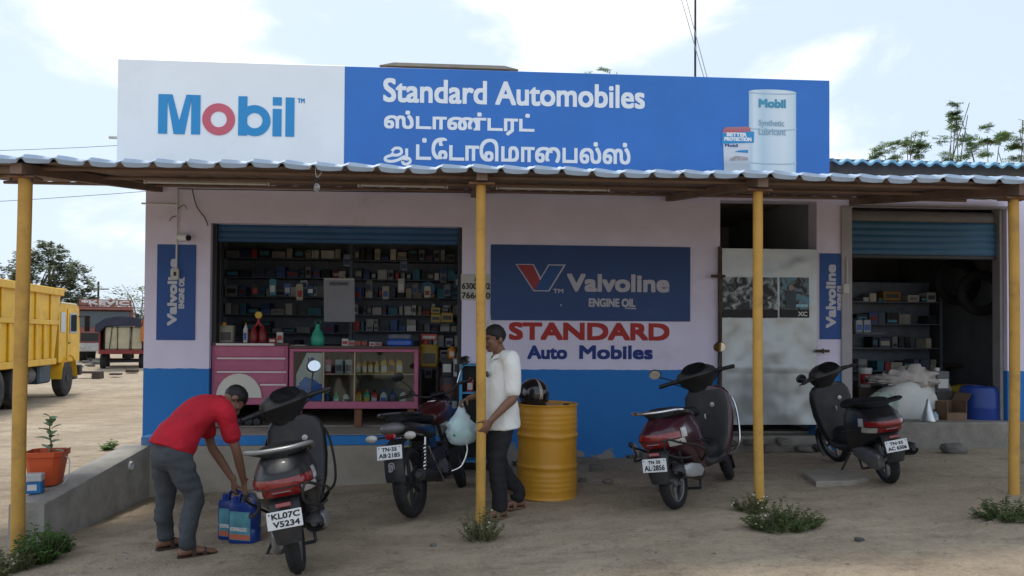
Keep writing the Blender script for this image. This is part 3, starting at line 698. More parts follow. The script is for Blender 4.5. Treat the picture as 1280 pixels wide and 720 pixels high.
b = MB(); b.prism([(cxa+.14, q_(915, 190).z), (cxb-.05, q_(915, 191).z), (cxb-.05, q_(915, 187).z), (cxa+.19, q_(915, 188).z)], SY-.0075, SY-.006); part('printed_stripe', b, mat('badge_blue', (0, 0, 0)), pc, True, False)
b = MB(); b.prism([(cxa+.08, q_(915, 201).z), (cxb-.05, q_(915, 200).z), (cxb-.06, q_(915, 196).z), (cxa+.16, q_(915, 195).z), (cxa+.09, q_(915, 198).z)], SY-.0075, SY-.006); part('printed_car', b, mat('print_car', (.40, .36, .36), .4, .3, 20), pc, True, False)

# ================================================================== smaller wall signs
def vline_sign(x0, y0, x1, y1, label, tx, tx2):
    y = D-.012; a = P(x0, y1, y); c = P(x1, y0, y)
    t = thing('engine_oil_sign', label, 'sign', ((a.x+c.x)/2, y, a.z), group='upright engine oil signs'); w, h = (c.x-a.x)/2, c.z-a.z
    m_ = mat('sign_navy', (.025, .085, .30), .6, .08, 3, dirt=(.15, .16, .2), dirt_amt=.12)
    b = MB(); b.rbox(-w, w, 0, .01, 0, h, .002); bo = part('board', b, m_, t)
    for s_, xa, xb, za, zb_, rad, nm in (('Valvoline', tx[0], tx[1], tx[2], tx[3], .008, 'l'), ('ENGINE OIL', tx2[0], tx2[1], tx2[2], tx2[3], .004, 's')):
        L_ = (zb_-za)*h; hh = (xb-xa)*2*w
        k = multi_text(s_, 0, L_, 0, hh, 0, rad, step=.0002)
        M_ = Matrix(((0, 0, -1, -w+xb*2*w), (0, 1, 0, -.002), (1, 0, 0, za*h), (0, 0, 0, 1)))
        part('lettering', k.xf(M_), mat('sign_pale', (.52, .54, .6), .6, .05), bo, smooth_=False)
vline_sign(195, 306, 245, 425, 'upright blue engine oil sign on the left corner pillar, below the camera', (.28, .53, .15, .85), (.57, .72, .33, .66))
vline_sign(1025, 317, 1058, 424, 'upright blue engine oil sign right of the sheet-metal door', (.22, .60, .13, .87), (.64, .84, .34, .64))
def vboard():
    y = D-.02; a = P(613, 400, y); c = P(863, 309, y); w, h = (c.x-a.x)/2, c.z-a.z
    t = thing('engine_oil_board', 'dark blue engine oil board with red and blue V emblem on wall', 'sign', ((a.x+c.x)/2, y, a.z))
    b = MB(); b.rbox(-w, w, 0, .018, 0, h, .002); bo = part('board', b, mat('board_navy', (.02, .06, .19), .55, .08, 2, dirt=(.1, .12, .17), dirt_amt=.12), t)
    fx = lambda v: -w+2*w*v; fz = lambda v: h*v
    PALE = mat('board_pale', (.45, .44, .50), .6, .08, 8)
    k = lambda pts: [(fx(p), fz(q)) for p, q in pts]
    # emblem: a V of two parallelograms with a pale outline
    outer = [(.122, .745), (.212, .745), (.248, .56), (.285, .745), (.373, .745), (.290, .385), (.212, .385)]
    inn = [(.130, .735), (.208, .735), (.246, .52), (.240, .41), (.215, .398)]
    inb = [(.289, .735), (.363, .735), (.286, .398), (.222, .398), (.250, .52)]
    b = MB(); b.prism(k([(.122, .745), (.212, .745), (.248, .57), (.240, .385), (.212, .385)]), -.0015, -.0005); b.prism(k([(.285, .745), (.373, .745), (.290, .385), (.239, .385), (.247, .57)]), -.0014, -.0004)
    part('emblem_outline', b, PALE, bo, smooth_=False)
    b = MB(); b.prism(k(inn), -.003, -.0018); part('emblem_red', b, mat('emblem_red', (.27, .035, .045), .6), bo, smooth_=False)
    b = MB(); b.prism(k([(.289, .73), (.360, .73), (.286, .40), (.218, .40), (.244, .53)]), -.0034, -.0022); part('emblem_blue', b, mat('emblem_blue', (.02, .08, .25), .6), bo, smooth_=False)
    part('lettering', multi_text('TM', fx(.31), fx(.36), fz(.365), fz(.42), -.001, .002), PALE, bo, smooth_=False)
    part('lettering', multi_text('Valvoline', fx(.378), fx(.893), fz(.385), fz(.625), -.001, .011), PALE, bo, smooth_=False)
    part('lettering', multi_text('ENGINE OIL', fx(.487), fx(.722), fz(.185), fz(.30), -.001, .005), PALE, bo, smooth_=False)
    b = MB(); b.prism([(fx(.345)+.01*math.cos(i)+.018*(i % 2), fz(.205)+.012*math.sin(i)) for i in range(6)], -.0015, -.0005); b.prism([(fx(.67), fz(.165)), (fx(.725), fz(.158)), (fx(.725), fz(.172)), (fx(.67), fz(.178))], -.0015, -.0005); part('paint_chip', b, PALE, bo, smooth_=False)
vboard()
def phone_card():
    y = D-.014; a = P(576, 375, y); c = P(614, 343, y); w, h = (c.x-a.x)/2, c.z-a.z
    t = thing('phone_number_card', 'small white card with phone numbers on the pier behind the yellow post', 'sign', ((a.x+c.x)/2, y, a.z))
    b = MB(); b.rbox(-w, w, 0, .012, 0, h, .002); bo = part('card', b, mat('card_white', (.48, .48, .46), .7, .08, 9), t)
    for s_, z0, z1, xa, xb in (('63005 02', .42, .66, -.94, .94), ('76669 0', .06, .30, -.94, .94), ('செல்', .72, .94, -.1, .35)):
        part('lettering', multi_text(s_, w*xa, w*xb, h*z0, h*z1, -.001, .003), BLACK, bo, smooth_=False)
phone_card()
# camera, conduit and boxes on the left corner pillar
def cctv():
    y = D-.03; q = P(221, 300, D-.02)
    t = thing('conduit_pipe', 'white conduit with junction box on the left corner pillar', 'pipe', (q.x, D-.02, P(221, 350, D-.02).z))
    z = lambda py: P(221, py, D-.02).z-t.location.z
    b = MB(); b.tube([(0, 0, z(350)+.03), (0, 0, z(236))], .011, 8); part('pipe', b, WHITEP, t)
    b = MB(); b.tube([(0, 0, z(256)), (P(177, 256, D-.02).x-q.x, 0, z(256)+.01)], .011, 8); part('pipe', b, WHITEP, t)
    b = MB(); b.rbox(-.05, .035, -.03, .018, z(349), z(336), .006); bx = part('junction_box', b, mat('box_cream', (.5, .5, .46), .5), t)
    b = MB(); b.box(-.02, .01, -.033, -.029, z(345), z(340)); part('switch', b, BLACK, bx)
    b = MB(); b.tube(curve_pts([(0, -.005, z(270)), (-.05, -.02, z(272)), (-.08, -.02, z(277))]), .005, 5); part('wire', b, BLACK, t)
    b = MB(); b.tube(curve_pts([(0, -.005, z(262)), (.08, -.01, z(256)), (.12, -.01, z(262))]), .004, 5); part('wire', b, BLACK, t)
    q = P(231, 297, D-.08)
    t = thing('security_camera', 'small white security camera above the upright blue sign on left pillar', 'camera', (q.x, D-.08, q.z))
    b = MB(); b.tube([(-.07, .04, .01), (.05, -.03, -.005)], [.045, .042], 14); part('housing', b, WHITEP, t)
    b = MB(); b.tube([(.05, -.03, -.005), (.062, -.037, -.007)], [.036, .03], 14); part('lens', b, BLACK, t)
    b = MB(); b.tube([(-.05, .03, 0), (-.06, .06, -.03), (-.06, .08, -.03)], .014, 8); part('bracket', b, WHITEP, t)
    q = P(1056, 361, D-.03)
    b = MB(); b.rbox(q.x-.03, q.x+.05, D-.052, D-.031, q.z-.06, q.z+.06, .006); b.tube([(q.x+.02, D-.042, q.z+.06), (q.x+.02, D-.042, P(1056, 322, D).z)], .008, 6); solo('switch_box', b, mat('box_cream', (0, 0, 0)), 'small cream switch box beside the right upright blue sign', 'switch box')
    q = P(613, 407, D-.03); b = MB(); b.rbox(q.x-.03, q.x+.03, D-.04, D-.002, q.z-.07, q.z+.06, .006); b.tube([(q.x, D-.02, q.z+.06), (q.x, D-.02, q.z+.12)], .006, 6)
    solo('wall_switch', b, WHITEP, 'small white switch on the wall above the head of the man in white', 'switch')
cctv()
# ================================================================== inside the left shop
PINK = mat('pink_paint', (.44, .12, .21), .55, .1, 4, .1, 60, dirt=(.22, .07, .10), dirt_amt=.25, dirt_scale=3)
WSTR = mat('white_strip', (.68, .62, .62), .5, .05)
CY = D+.06                                        # front of the counters
def C_(px, py, y=CY): return P(px, py, y)
# drawer counter
a = C_(264, 506); c = C_(360, 430); zf = sz+.001
t = thing('drawer_counter', 'pink counter with white strips and a white half-round panel', 'counter', ((a.x+c.x)/2, CY, zf))
w = (c.x-a.x)/2; h = c.z-zf; zl = a.z-zf
b = MB(); b.rbox(-w, w, 0, .5, zl, h-.02, .006); part('body', b, PINK, t)
b = MB(); b.rbox(-w-.005, w+.012, -.02, .52, h-.02, h+.012, .004); part('counter_top', b, mat('brown_laminate', (.09, .045, .04), .45, .2, 5), t)
b = MB(); b.rbox(-w+.05, w*.65, -.028, -.002, h-.022, h+.006, .004); part('edge_strip', b, WSTR, t)
for py, x0, x1 in ((448, -.86, .94), (465, -.86, .97), (481, .28, .97)):
    zz = C_(310, py).z-zf; b = MB(); b.rbox(w*x0, w*x1, -.014, -.0005, zz-.010, zz+.010, .003); part('strip', b, WSTR, t)
for py0, py1 in ((447, 432), (464, 450), (480, 467)):
    z0, z1 = C_(310, py0).z-zf, C_(310, py1).z-zf; b = MB(); b.rbox(-w+.03, w-.03, -.010, -.0005, z0+.012, z1-.012, .005); part('drawer_front', b, PINK, t)
zc = C_(300, 497).z-zf; cx = C_(299, 497).x-t.location.x; r = (C_(327, 497).x-C_(270, 497).x)/2
b = MB(); b.prism([(cx+r*math.cos(k*math.pi/24), zc+r*1.08*math.sin(k*math.pi/24)) for k in range(25)], -.022, -.0115); part('half_round_panel', b, mat('panel_cream', (.62, .60, .54), .5, .06, 3), t)
for sx in (-w+.02, w-.10):
    b = MB(); b.rbox(sx, sx+.08, .02, .10, 0, zl, .004); part('leg', b, CEMD, t)
for sx in (-w+.02, w-.10):
    b = MB(); b.rbox(sx, sx+.08, .40, .48, 0, zl, .004); part('leg', b, CEMD, t)
# glass display counter
a = C_(361, 511); c = C_(523, 434)
t = thing('glass_display_counter', 'pink framed glass display counter full of oil bottles', 'counter', ((a.x+c.x)/2, CY, zf))
w = (c.x-a.x)/2; h = c.z-zf; zl = a.z-zf; tl = Vector(t.location)
b = MB(); b.rbox(-w, w, .47, .5, zl, h-.022, .003); part('back_panel', b, mat('counter_back', (.16, .13, .10), .7, .2, 4), t)
b = MB(); b.rbox(-w-.01, w+.01, -.015, .51, h-.022, h+.01, .004); part('counter_top', b, mat('brown_laminate', (0, 0, 0)), t)
zb0, zb1 = C_(440, 502).z-zf, C_(440, 440).z-zf
for nm, (x0, x1, z0, z1) in (('base_rail', (-w, w, zl, zb0)), ('top_rail', (-w, w, zb1, h-.024)), ('stile', (-w, -w+.05, zb0, zb1)), ('stile', (w-.05, w, zb0, zb1))):
    b = MB(); b.rbox(x0, x1, 0, .04, z0, z1, .005); part(nm, b, PINK, t)
for x0 in (-w, w-.02):
    b = MB(); b.box(x0, x0+.02, .042, .468, zl, h-.024); part('side_panel', b, PINK, t)
xs_ = [C_(px, 470).x-tl.x for px in (404, 443)]; zs = C_(440, 468).z-zf
CREAM = mat('shelf_cream', (.42, .33, .22), .6, .1, 5)
for x0 in xs_: b = MB(); b.rbox(x0-.009, x0+.009, .01, .46, zb0, zb1, .003); part('divider', b, CREAM, t)
b = MB(); b.rbox(xs_[0]+.011, w-.052, .02, .46, zs-.008, zs+.008, .003); part('shelf', b, CREAM, t)
b = MB(); b.box(-w+.022, w-.022, .042, .468, zl, zl+.02); part('floor_board', b, CREAM, t)
def glass(name, col=(.9, .95, .95), mixf=.10):
    g = bpy.data.materials.new(name); g.use_nodes = True; n, l = g.node_tree.nodes, g.node_tree.links
    n.clear(); o = n.new('ShaderNodeOutputMaterial'); tr = n.new('ShaderNodeBsdfTransparent'); tr.inputs[0].default_value = col+(1,)
    gs = n.new('ShaderNodeBsdfGlossy'); gs.inputs['Roughness'].default_value = .04
    fr = n.new('ShaderNodeFresnel'); fr.inputs['IOR'].default_value = 1.45
    mx = n.new('ShaderNodeMixShader'); l.new(fr.outputs[0], mx.inputs[0]); l.new(tr.outputs[0], mx.inputs[1]); l.new(gs.outputs[0], mx.inputs[2]); l.new(mx.outputs[0], o.inputs[0]); return g
GLASS = glass('pane_glass')
for x0, x1 in ((-w+.052, xs_[0]-.012), (xs_[0]+.012, xs_[1]-.012), (xs_[1]+.012, w-.052)):
    b = MB(); b.box(x0, x1, .012, .016, zb0+.002, zb1-.002); part('pane', b, GLASS, t)
for sx in (-w+.05, 0, w-.13):
    b = MB(); b.rbox(sx, sx+.09, .05, .13, 0, zl, .006); part('brick_support', b, mat('brick_red', (.22, .10, .06), .9, .25, 9, .5), t)
# printed cardboard panel behind the left pane
x0, x1 = -w+.07, xs_[0]-.02
t2 = thing('oil_brand_panel', 'white and blue printed card standing inside the display counter', 'poster', (tl.x+(x0+x1)/2, CY+.06, zf+zb0+.003))
pw_, ph = (x1-x0)/2, zb1-zb0-.015
b = MB(); b.prism([(-pw_, 0), (pw_, 0), (pw_, ph), (-pw_*.2, ph), (-pw_, ph*.55)], 0, .01); cd = part('card', b, mat('card_pale', (.60, .60, .56), .6, .06), t2)
b = MB(); b.prism([(-pw_+.002, .002), (pw_-.002, .002), (pw_-.002, ph*.35), (-pw_*.1, ph*.40), (-pw_+.002, ph*.3)], -.003, -.001); part('blue_print', b, mat('print_blue', (.02, .12, .45), .5, .15, 12), cd)
part('lettering', multi_text('HP', -pw_*.1, pw_*.35, ph*.80, ph*.90, -.002, .003), NAVY, cd, smooth_=False)
part('lettering', multi_text('RACER', -pw_*.15, pw_*.85, ph*.66, ph*.78, -.002, .004), NAVY, cd, smooth_=False)
b = MB(); b.prism([(-pw_*.8, ph*.36), (-pw_*.3, ph*.50), (pw_*.4, ph*.44), (pw_*.75, ph*.36), (pw_*.4, ph*.30), (-pw_*.5, ph*.28)], -.006, -.004); part('printed_bike', b, mat('print_bike', (.03, .16, .50), .5, .3, 30), cd)
b = MB(); b.box(-pw_*.6, pw_*.6, -.005, -.0035, ph*.12, ph*.15); part('printed_line', b, WSTR, cd)

# bottle kinds (one mesh each, shared)
def mk_mesh(fn, m): b = MB(); fn(b); return b.mesh('body', m, True, 35)
BOT = {}
def bottle_tree(kind, body_c, cap_c, lab_c, w=.05, d=.035, h=.17, label='', cat='bottle', group=None, loc=(0, 0, 0), rz=0):
    key = (kind, w, d, h)
    if key not in BOT:
        b = MB()
        if kind == 'oil':
            rs = []
            for z, s in ((0, .92), (.01, 1), (h*.62, 1), (h*.74, .78), (h*.82, .42), (h*.86, .36)):
                rs.append([(w*s*x_, d*s*y_, z) for x_, y_ in ((-1, -.7), (-.8, -1), (.8, -1), (1, -.7), (1, .7), (.8, 1), (-.8, 1), (-1, .7))])
            b.loft(rs)
        elif kind == 'can':
            rs = [[(w*s*x_, d*s*y_, z) for x_, y_ in ((-1, -.75), (-.82, -1), (.82, -1), (1, -.75), (1, .75), (.82, 1), (-.82, 1), (-1, .75))] for z, s in ((0, .95), (.012, 1), (h*.82, 1), (h*.86, .93))]
            b.loft(rs)
        else: b.lathe([(w*.95, 0), (w, .01), (w, h*.68), (w*.45, h*.82), (w*.4, h*.88)], 10)
        b2 = MB(); b2.lathe([(w*.36, h*.86), (w*.36, h), (w*.30, h*1.01)], 8, Matrix.Translation((-w*.45, 0, 0)) if kind == 'can' else None)
        b3 = MB(); b3.box(-w*.72, w*.72, -d*1.0-.0025, -d*1.0-.0005, h*.12, h*.52) if kind != 'round' else b3.box(-w*.5, w*.5, -w-.003, -w*.8, h*.14, h*.5)
        BOT[key] = (b, b2, b3)
    b, b2, b3 = BOT[key]
    t = thing('bottle', label, cat, loc, rz, group)
    for nm, q, m in (('body', b, body_c), ('cap', b2, cap_c), ('sticker', b3, lab_c)):
        k = (kind, w, d, h, nm, m.name)
        if k not in BOT: BOT[k] = q.mesh(nm, m, True, 40)
        o = bpy.data.objects.new(nm, BOT[k]); C.objects.link(o); o.parent = t
    return t
PL = lambda n_, c_, r_=.35: mat('plastic_'+n_, c_, r_, .06, 6)
ORA = PL('orange', (.52, .20, .02)); AMB = PL('amber', (.55, .30, .05)); WHT = PL('white', (.6, .6, .58)); GRN = PL('green', (.05, .30, .16)); REDP = PL('red', (.40, .03, .03)); GRY = PL('grey', (.28, .30, .31)); BLUP = PL('blue', (.03, .10, .40)); YELP = PL('yellow', (.55, .36, .03)); MAG = PL('magenta', (.30, .02, .10)); BRN = PL('brown', (.12, .06, .03)); NVY = PL('navy', (.02, .05, .18)); LBL = PL('label_pale', (.52, .52, .48)); LBD = PL('label_dark', (.06, .05, .05))
zs_t = zf+zs+.009; zb_t = zf+zl+.021
def row(pxs, z, kind, bodies, caps, labs, wd, label, group, y=CY+.13):
    for i, px in enumerate(pxs):
        x_ = P(px, 470, y).x; w_, d_, h_ = wd
        bottle_tree(kind, bodies[i % len(bodies)], caps[i % len(caps)], labs[i % len(labs)], w_, d_, h_, label if isinstance(label, str) else label[i], 'bottle', group, (x_, y, z), rng.uniform(-.12, .12))
row([448, 456, 463.5, 471], zs_t, 'oil', [AMB], [ORA], [LBL], (.032, .024, .15), [q_w+' from the left of the four small amber bottles in the glass counter' for q_w in ('first', 'second', 'third', 'fourth')], 'small amber bottles in the glass counter')
row([480, 489.5, 499], zs_t, 'oil', [YELP, ORA, AMB], [BRN], [LBL, LBD, LBL], (.042, .03, .19), ['yellow oil bottle beside the small amber bottles, upper shelf', 'orange oil bottle with dark label, upper shelf of glass counter', 'amber oil bottle nearest the right end of the upper shelf'], 'tall oil bottles in the glass counter')
row([410, 424, 436], zs_t, 'can', [MAG, GRY, GRY], [BLACK], [LBL, LBD, LBD], (.045, .03, .19), ['dark red oil can at left of the counter shelf', 'grey oil can left of centre on the counter shelf', 'grey oil can beside the middle divider of the counter shelf'], None)
row([409, 421, 433], zb_t, 'oil', [NVY, GRN, LBL], [GRN, GRN, BLACK], [LBD, LBL, LBD], (.04, .03, .17), ['navy oil bottle on the counter floor at left', 'green oil bottle on the counter floor', 'pale oil pack with dark label on the counter floor'], None)
row([449, 459, 468.5, 480, 491, 504], zb_t, 'oil', [ORA, GRN, REDP, LBL, NVY, LBL], [REDP, ORA, BLACK, BLUP, BLACK, NVY], [YELP, YELP, LBL, BLUP, LBD, LBL], (.042, .03, .2), ['orange bottle on the floor of the counter right of divider', 'green bottle with orange cap on the counter floor', 'red bottle on the counter floor, between green and white', 'white bottle with blue label on the counter floor', 'navy bottle on the counter floor near the right end', 'white bottle at the right end of the counter floor'], None)
# things standing on the counters
ct1 = C_(310, 430).z+.012; ct2 = C_(440, 434).z+.01
def on(px, y, z): p = P(px, 430, y); return (p.x, y, z+.001)
y_ = CY+.2
bottle_tree('can', PL('cream', (.30, .28, .22)), ORA, LBD, .085, .06, .24, 'cream oil can at the left end of the pink counter', 'oil can', None, on(284, y_, ct1+.001))
bottle_tree('round', WHT, ORA, BLUP, .03, .03, .24, 'slim white bottle with orange cap on the pink counter', 'bottle', None, on(307, y_, ct1+.001))
t = thing('red_ornament', 'red double-bottomed ornament with a round yellow head on the pink counter', 'ornament', on(323, y_, ct1+.001))
for k in (-1, 1):
    b = MB(); b.lathe([(.05, 0), (.055, .02), (.05, .12), (.028, .17), (.02, .20)], 12, Matrix.Translation((k*.052, 0, 0))); part('red_bottle', b, PL('deep_red', (.20, .012, .015)), t)
b = MB(); b.tube(curve_pts([(-.05, 0, .19), (-.02, 0, .22), (0, 0, .27), (.0, 0, .30)]), .014, 8); part('neck', b, REDP, t)
b = MB(); b.tube(curve_pts([(.05, 0, .19), (.02, 0, .22), (0, 0, .265)]), .014, 8); part('neck', b, REDP, t)
b = MB(); b.lathe([(.005, -.02), (.04, -.018), (.046, 0), (.04, .018), (.005, .02)], 14, Matrix.Translation((0, 0, .335)) @ Matrix.Rotation(R(90), 4, 'X')); part('head', b, YELP, t)
def carton(px, y, z, w, d, h, m, label, group=None, name='carton', cat='box', rz=0, shape=None, stripe=None):
    p = on(px, y, z) if not isinstance(px, tuple) else px
    key = ('carton', round(w, 3), round(d, 3), round(h, 3), m.name)
    if key not in BOT: b = MB(); b.rbox(-w/2, w/2, -d/2, d/2, 0, h, .003); BOT[key] = b.mesh('carton', m, False)
    o = bpy.data.objects.new(name, BOT[key]); C.objects.link(o); o.location = p; o.rotation_euler = (0, 0, rz); tag(o, label, cat, group); ROOTM[o.name] = Matrix.Translation(p)
    if stripe:
        key = ('stripe', round(w, 3), round(d, 3), round(h, 3), stripe.name)
        if key not in BOT: b = MB(); b.box(-w*.38, w*.38, -d/2-.0015, -d/2-.0004, h*.25, h*.7); BOT[key] = b.mesh('printed_label', stripe, False)
        s_ = bpy.data.objects.new('printed_label', BOT[key]); C.objects.link(s_); s_.parent = o
    return o
carton(341, y_, ct1, .08, .07, .055, REDP, 'red carton lying on the pink counter', stripe=WHT)
carton(350, y_+.03, ct1, .075, .05, .13, LBL, 'white upright carton beside the red carton on the pink counter', stripe=REDP)
carton(372, y_, ct2, .22, .2, .012, LBL, 'flat white paper pad on the glass counter')
# green carrier bag
t = thing('green_bag', 'bright green plastic carrier bag on the glass counter', 'bag', on(397, y_, ct2))
b = MB(); rs = []
for z, s in ((0, .75), (.03, 1), (.09, .95), (.16, .7), (.21, .36), (.26, .28)):
    rs.append([(.085*s*math.cos(k*.3927)*(1+.2*mnoise.noise(Vector((k, z*20, 0)))), .06*s*math.sin(k*.3927)*(1+.2*mnoise.noise(Vector((k, z*20, 5)))), z) for k in range(16)])
b.loft(rs); part('bag_body', b, mat('bag_green', (.03, .36, .24), .35, .15, 9, .3, 30), t, ang=60)
for k in (-1, 1):
    b = MB(); b.tube(curve_pts([(k*.015, 0, .25), (k*.035, 0, .30), (k*.01, 0, .325)]), .012, 6, flat=.4); part('handle', b, mat('bag_green', (0, 0, 0)), t)
# open parts catalogue rows on the counter top
for i, px in enumerate((432, 440, 448, 456, 466, 474)):
    carton(px, y_+.05, ct2, .075, .1, rng.choice((.05, .07, .09)), [LBL, GRY, BRN, LBD][i % 4], ['small white carton on the glass counter beside the green bag', 'small grey carton on the glass counter', 'small brown carton on the glass counter', 'small black carton on the glass counter', 'second white carton on the glass counter, nearer its right end', 'second grey carton on the counter beside the blue tray'][i], stripe=REDP)
t = thing('blue_tray', 'glossy blue plastic tray with packets on the right of the glass counter', 'tray', on(500, y_, ct2))
b = MB(); b.rbox(-.155, .155, -.1, .1, 0, .085, .02); part('tray', b, PL('bright_blue', (.02, .10, .45), .25), t)
b = MB(); b.rbox(-.14, .14, -.09, .09, .087, .15, .012); part('packet_stack', b, mat('packet_grey', (.10, .11, .15), .4, .3, 20), t)

# hanging grey calendar sheet
y = D+.75; a = P(404, 402, y); c = P(443, 350, y)
t = thing('wall_calendar', 'plain grey sheet calendar hanging in the middle of the shop', 'calendar', ((a.x+c.x)/2, y, a.z)); w, h = (c.x-a.x)/2, c.z-a.z
b = MB(); b.v = [(-w+2*w*i/6+.012*(1-j/6), .012*math.sin(i*1.1)*(1-j/6), h*j/6) for j in range(7) for i in range(7)]; b.f = [(j*7+i, j*7+i+1, j*7+i+8, j*7+i+7) for j in range(6) for i in range(6)]
part('sheet', b, mat('calendar_grey', (.26, .27, .30), .7, .1, 4), t)
b = MB(); b.box(-w, w, -.006, .006, h, h+.02); part('top_bar', b, mat('calendar_bar', (.4, .4, .42), .6), t)
b = MB(); b.box(-w*.6, w*.6, -.022, -.0205, h*.87, h*.94); part('printed_heading', b, mat('calendar_print', (.10, .10, .13), .7, .5, 40), t)
b = MB(); b.tube([(-w*.5, 0, h+.02), (0, 0, h+.16)], .003, 5); b.tube([(w*.5, 0, h+.02), (0, 0, h+.16)], .003, 5); b.tube([(0, 0, h+.15), (0, 0, oz-.02-a.z)], .003, 5); part('string', b, BLACK, t)

# ------------------------------------------------------------------ racks of spare parts
RACK = mat('rack_steel', (.12, .14, .17), .55, .2, 8)
CARD = [mat('box_white', (.50, .49, .46), .7, .12, 9, rnd=.35), mat('box_grey', (.20, .20, .20), .7, .2, 9, rnd=.4), mat('box_navy', (.04, .08, .20), .6, .2, 9, rnd=.5), mat('box_slate', (.09, .11, .15), .8, .2, 9, rnd=.4), mat('box_black', (.025, .025, .028), .6, .2, 9, rnd=.5), mat('box_redbox', (.30, .04, .035), .6, .2, 9, rnd=.4), mat('box_creamy', (.36, .34, .27), .8, .15, 9, rnd=.3), mat('box_teal', (.05, .20, .26), .6, .2, 9, rnd=.4)]
CNAME = ['white', 'grey', 'navy', 'slate', 'black', 'red', 'cream', 'teal']
ORD = ['first', 'second', 'third', 'fourth', 'fifth', 'sixth', 'seventh', 'eighth', 'ninth', 'tenth', 'eleventh', 'twelfth', 'thirteenth', 'fourteenth', 'fifteenth', 'sixteenth']
def rack(x0, x1, y, z0, levels, dep, label, where, wfun, name='parts_rack', seed=3, fill=.86, widths=(.06, .07, .09, .11, .14)):
    t = thing(name, label, 'shelf', ((x0+x1)/2, y, z0)); w = (x1-x0)/2; r_ = random.Random(seed)
    top = levels[-1]
    for sx in (-w, w-.03):
        for yy in (0, dep-.03):
            b = MB(); b.box(sx, sx+.03, yy, yy+.03, 0, top+.30); part('upright', b, RACK, t)
    b = MB(); b.box(-w, w, dep-.028, dep-.018, .02, top+.30); part('back_sheet', b, RACK, t)
    for li, lz in enumerate(levels):
        b = MB(); b.box(-w+.032, w-.032, .002, dep-.032, lz-.014, lz); part('shelf', b, RACK, t)
        nxt = (levels[li+1]-.03 if li+1 < len(levels) else top+.28)
        x = -w+.05; seen = {}
        while x < w-.10:
            bw = r_.choice(widths)
            if x+bw > w-.04: break
            if r_.random() < fill:
                hh = min(r_.uniform(.05, .17), nxt-lz-.02); ci = wfun(x+(x0+x1)/2, lz+z0, r_)
                stack = 1 if hh > .09 or r_.random() < .4 else min(2, int((nxt-lz-.02)/hh))
                seen[ci] = seen.get(ci, 0)+1
                for k in range(stack):
                    pos = '' if stack == 1 else ('lower ' if k == 0 else 'top ' if k == stack-1 else 'middle ')
                    lab_ = '%s%s box, %s %s from the left, %s shelf up, %s' % (pos, CNAME[ci], ORD[min(15, seen[ci]-1)], 'pile' if stack > 1 else 'one', ORD[li], where)
                    wq = bw-.012; hq = round(hh*50)/50
                    carton(((x0+x1)/2+x+bw/2+r_.uniform(-.003, .003), y+.005+dep*.42, z0+lz+.001+k*(hq+.0015)), 0, 0, round(wq, 2), round(dep*.7, 2), hq, CARD[ci], lab_, CNAME[ci]+' boxes on the '+where, 'parts_box', 'box', r_.uniform(-.05, .05), stripe=CARD[(ci+3) % 8] if r_.random() < .45 else None)
            x += bw+r_.uniform(0, .02)
    return t
def w_right(x, z, r_): return r_.choices(range(8), (6, 2.5, 1.5, 1.2, 1.2, 1.2, 1.3, .8))[0] if .9 < z < 2.0 else r_.choices(range(8), (1.5, 2, 2.5, 1.5, 3, .6, 1, 1.5))[0]
def w_left(x, z, r_): return r_.choices(range(8), (1.6, 2.2, 3, 1, 3, .5, 1, 1.6))[0]
yr = D+1.75
xa = P(262, 350, yr).x+.25; xm1 = P(436, 350, yr).x; xb = ox1+.15
rack(xm1+.02, xb-.01, yr, FL, [.12, .48, .72, .93, 1.15, 1.38, 1.62, 1.88, 2.15], .34, 'tall open steel rack of small white boxes behind the glass counter', 'right-hand rack', w_right, seed=4, fill=.97)
rack(xa-.2, xm1-.02, yr+.35, FL, [.12, .5, .85, 1.12, 1.38, 1.64, 1.92, 2.2], .34, 'tall dark steel rack of parts deep in the left half of the shop', 'left-hand rack', w_left, seed=9, fill=.9, widths=(.09, .11, .14, .18, .2))
# pieces that stand out: round blue wheel cover, yellow boxes, hanging packets
y = yr-.10
p = P(535, 361, y)
t = thing('blue_disc_cover', 'round blue plastic cover hanging on the rack near the right of the shop', 'cover', (p.x, y, p.z))
b = MB(); b.lathe([(.02, -.02), (.09, -.018), (.105, 0), (.10, .012)], 18, Matrix.Rotation(R(90), 4, 'X')); part('disc', b, mat('cover_blue', (.03, .16, .28), .4), t)
b = MB(); b.tube([(0, .0, .1), (0, .0, .2)], .004, 5); part('hook', b, DARKM, t)
for i, (px0, py0, px1, py1, m_, lab) in enumerate(((539, 392, 550, 384.5, YELP, 'yellow box at left in the top row of the yellow pile'), (539, 403, 551, 393, YELP, 'yellow box at the lower left of the yellow pile'), (552, 403, 566, 391, YELP, 'yellow box at the right of the yellow pile'), (554, 389, 560, 382, GRY, 'small grey box on top of the yellow pile'))):
    a = P(px0, py1, y); c = P(px1, py0, y); lo, hi = min(a.z, c.z), max(a.z, c.z)
    o = carton(((a.x+c.x)/2, y, lo), 0, 0, abs(c.x-a.x), .12, hi-lo, m_, lab, 'yellow boxes by the right rack', stripe=LBD)
pz = P(552, 403.5, y).z
b = MB(); b.rbox(P(536, 400, y).x, P(569, 400, y).x, y-.08, y+.09, pz-.02, pz-.002, .003); solo('bracket_shelf', b, RACK, 'short dark bracket shelf carrying the yellow boxes', 'shelf')
